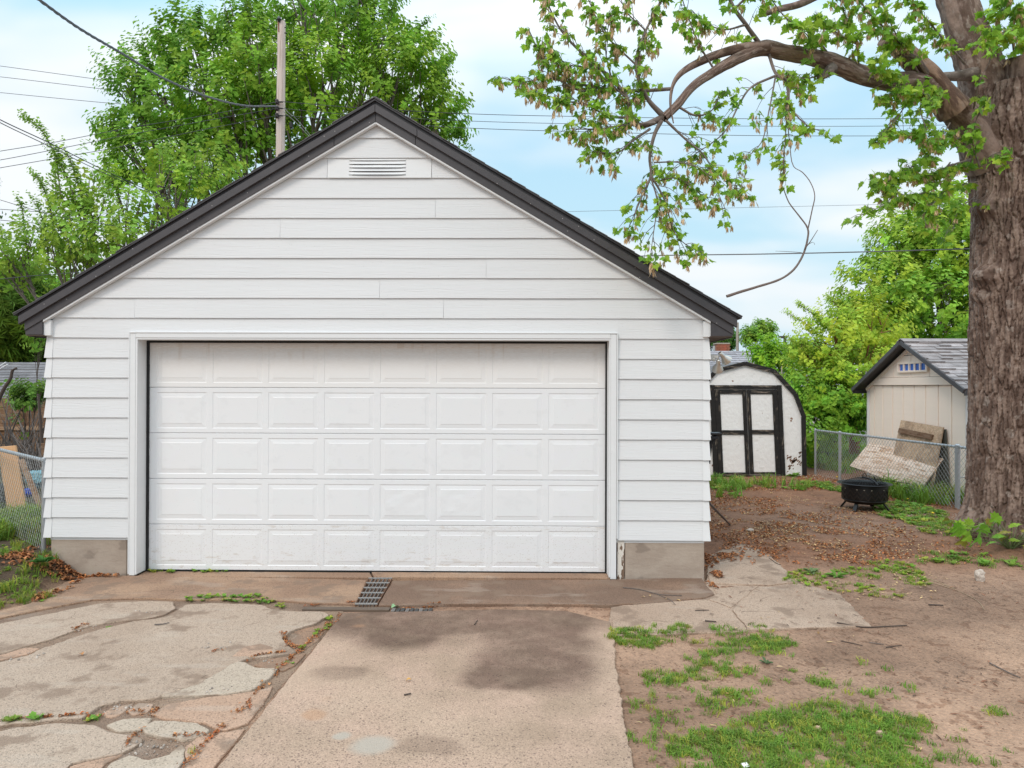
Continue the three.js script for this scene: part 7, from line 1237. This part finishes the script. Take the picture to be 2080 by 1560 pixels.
// sticks and small things one can point to
{
  const R = rng(88);
  const stick = (label, l, r0, m = M.twig, fork) => { const r = r0 * 0.68; const p = l.map(([x, y]) => { const q = onY(x, y, 0.045); q.y = surfaceHeight(q.x, q.z) + r + 0.003; return q; }); const g = [limb(p, p.map((_, i) => r * (1 - 0.4 * i / p.length)), { sides: 6, per: 4, rough: 0.2, f: 40, capEnd: true })]; if (fork) { const f = fork.map(([x, y]) => { const q = onY(x, y, 0.045); q.y = surfaceHeight(q.x, q.z) + r + 0.002; return q; }); g.push(limb(f, f.map(() => r * 0.6), { sides: 5, per: 4, capEnd: true })); } return solo('twig', g, m, label, 'twig', 'twigs lying on the ground'); };
  stick('long dark twig lying below the right foundation block', [[1265, 1192], [1300, 1196], [1340, 1206], [1385, 1208]], 0.007, M.twig, [[1335, 1206], [1360, 1216], [1372, 1225]]);
  stick('long dark stick across the front edge of the pale walk slab', [[1700, 1263], [1750, 1268], [1800, 1268], [1842, 1265]], 0.009, M.twigDark);
  stick('short dark stick on the slab right of the driveway top', [[1432, 1258], [1455, 1260]], 0.009, M.twigDark);
  stick('thin stick on the joint above the short dark stick', [[1412, 1237], [1440, 1236]], 0.006, M.twigDark);
  stick('short straight stick in the dirt right of the walk slab', [[1886, 1222], [1916, 1224]], 0.010, M.twigDark);
  stick('long pale thin twig curving down through the dirt at the right', [[1896, 1180], [1950, 1198], [1985, 1215], [2000, 1232]], 0.005, mat([0.36, 0.26, 0.17], 0.9));
  stick('dark twig in the dirt below the pale walk slab, left one', [[1708, 1293], [1735, 1298], [1752, 1302]], 0.006, M.twigDark);
  stick('forked dark twig in the dirt below the pale walk slab', [[1800, 1306], [1815, 1304], [1832, 1303]], 0.006, M.twigDark, [[1805, 1305], [1820, 1309]]);
  stick('small twig between the two dark twigs below the walk slab', [[1765, 1296], [1795, 1300]], 0.005, M.twig);
  stick('thin twig slanting at the right edge of the dirt', [[2010, 1340], [2045, 1357], [2072, 1370]], 0.007, M.twig);
  stick('tan stick lying right of the large grass patch', [[1812, 1508], [1835, 1504], [1860, 1508]], 0.008, mat([0.40, 0.25, 0.15], 0.9));
  stick('small dark stick in the middle of the pinkish slab', [[821, 1410], [835, 1407]], 0.008, M.twigDark);
  stick('little upright twig scrap on the dark stain of the slab', [[964, 1267], [970, 1258]], 0.006, M.twigDark);
  stick('short twig on the big grey slab at the left', [[314, 1267], [330, 1266], [344, 1263]], 0.008, M.twig);
  stick('thin twig across the fork of the side walk', [[1562, 1132], [1578, 1141], [1586, 1144]], 0.006, M.twigDark);
  stick('dry stem lying on the weedy strip', [[1870, 1165], [1910, 1180], [1940, 1192]], 0.004, mat([0.42, 0.33, 0.2], 0.9));
  const rock = (name, label, px, py, s, c, cat = 'stone') => { const g = new THREE.IcosahedronGeometry(1, 3), p = g.attributes.position, q = gnd(px, py); for (let i = 0; i < p.count; i++) { const v = V().fromBufferAttribute(p, i); v.multiplyScalar(1 + 0.35 * F3(v.x * 1.5 + px, v.y * 1.5, v.z * 1.5, 3) * 2); p.setXYZ(i, q.x + v.x * s[0], q.y + s[1] * 0.6 + v.y * s[1], q.z + v.z * s[2]); } g.computeVertexNormals(); return solo(name, g, mat(c, 0.95, { map: boardForm }), label, cat); };
  rock('concrete_lump', 'grey lump of concrete standing in the dirt below the seedling', 1990, 1180, [0.05, 0.075, 0.04], [1.3, 1.3, 1.3], 'stone');
  rock('pebble', 'pinkish pebble in the large grass patch, right one', 1787, 1496, [0.022, 0.022, 0.02], [1.3, 1.0, 0.9]); rock('pebble', 'pinkish pebble in the large grass patch, left one', 1662, 1486, [0.018, 0.022, 0.018], [1.3, 1.0, 0.85]);
  rock('pebble', 'pale stone by the lying pole in the leaf litter', 1524, 1080, [0.05, 0.03, 0.04], [1.4, 1.35, 1.3]);
  const paper = (label, px, py, s, c) => { const q = onY(px, py, 0.03); q.y = groundHeight(q.x, q.z) + 0.012; return solo('scrap', [box(q.x - s, q.x + s, q.y, q.y + 0.004, q.z - s * 0.8, q.z + s * 0.8)].map((g) => { g.translate(-q.x, -q.y, -q.z); g.rotateX(0.3); g.rotateY(0.4); g.translate(q.x, q.y + 0.012, q.z); return g; }), mat(c, 0.8), label, 'scrap'); };
  paper('small white paper scrap at the bottom of the grass', 1514, 1551, 0.018, [0.8, 0.78, 0.76]);
  const leafOn = (label, px, py, s, m) => { const q = onY(px, py, 0.036), o = solo('fallen_leaf', curls[2].clone(), m, label, 'leaf'); o.position.set(q.x, surfaceHeight(q.x, q.z) + 0.01, q.z); o.rotation.y = R() * 6; o.scale.setScalar(s); };
  leafOn('single yellow leaf in the middle of the pinkish slab', 830, 1383, 0.035, mat([0.55, 0.30, 0.08], 0.85)); leafOn('small tan leaf on the big grey slab at the left', 165, 1330, 0.045, mat([0.42, 0.2, 0.08], 0.85)); leafOn('green and white leaf lying on the channel grate', 803, 1228, 0.08, mat([0.25, 0.42, 0.22], 0.8));
}
renderer.render(scene, camera);
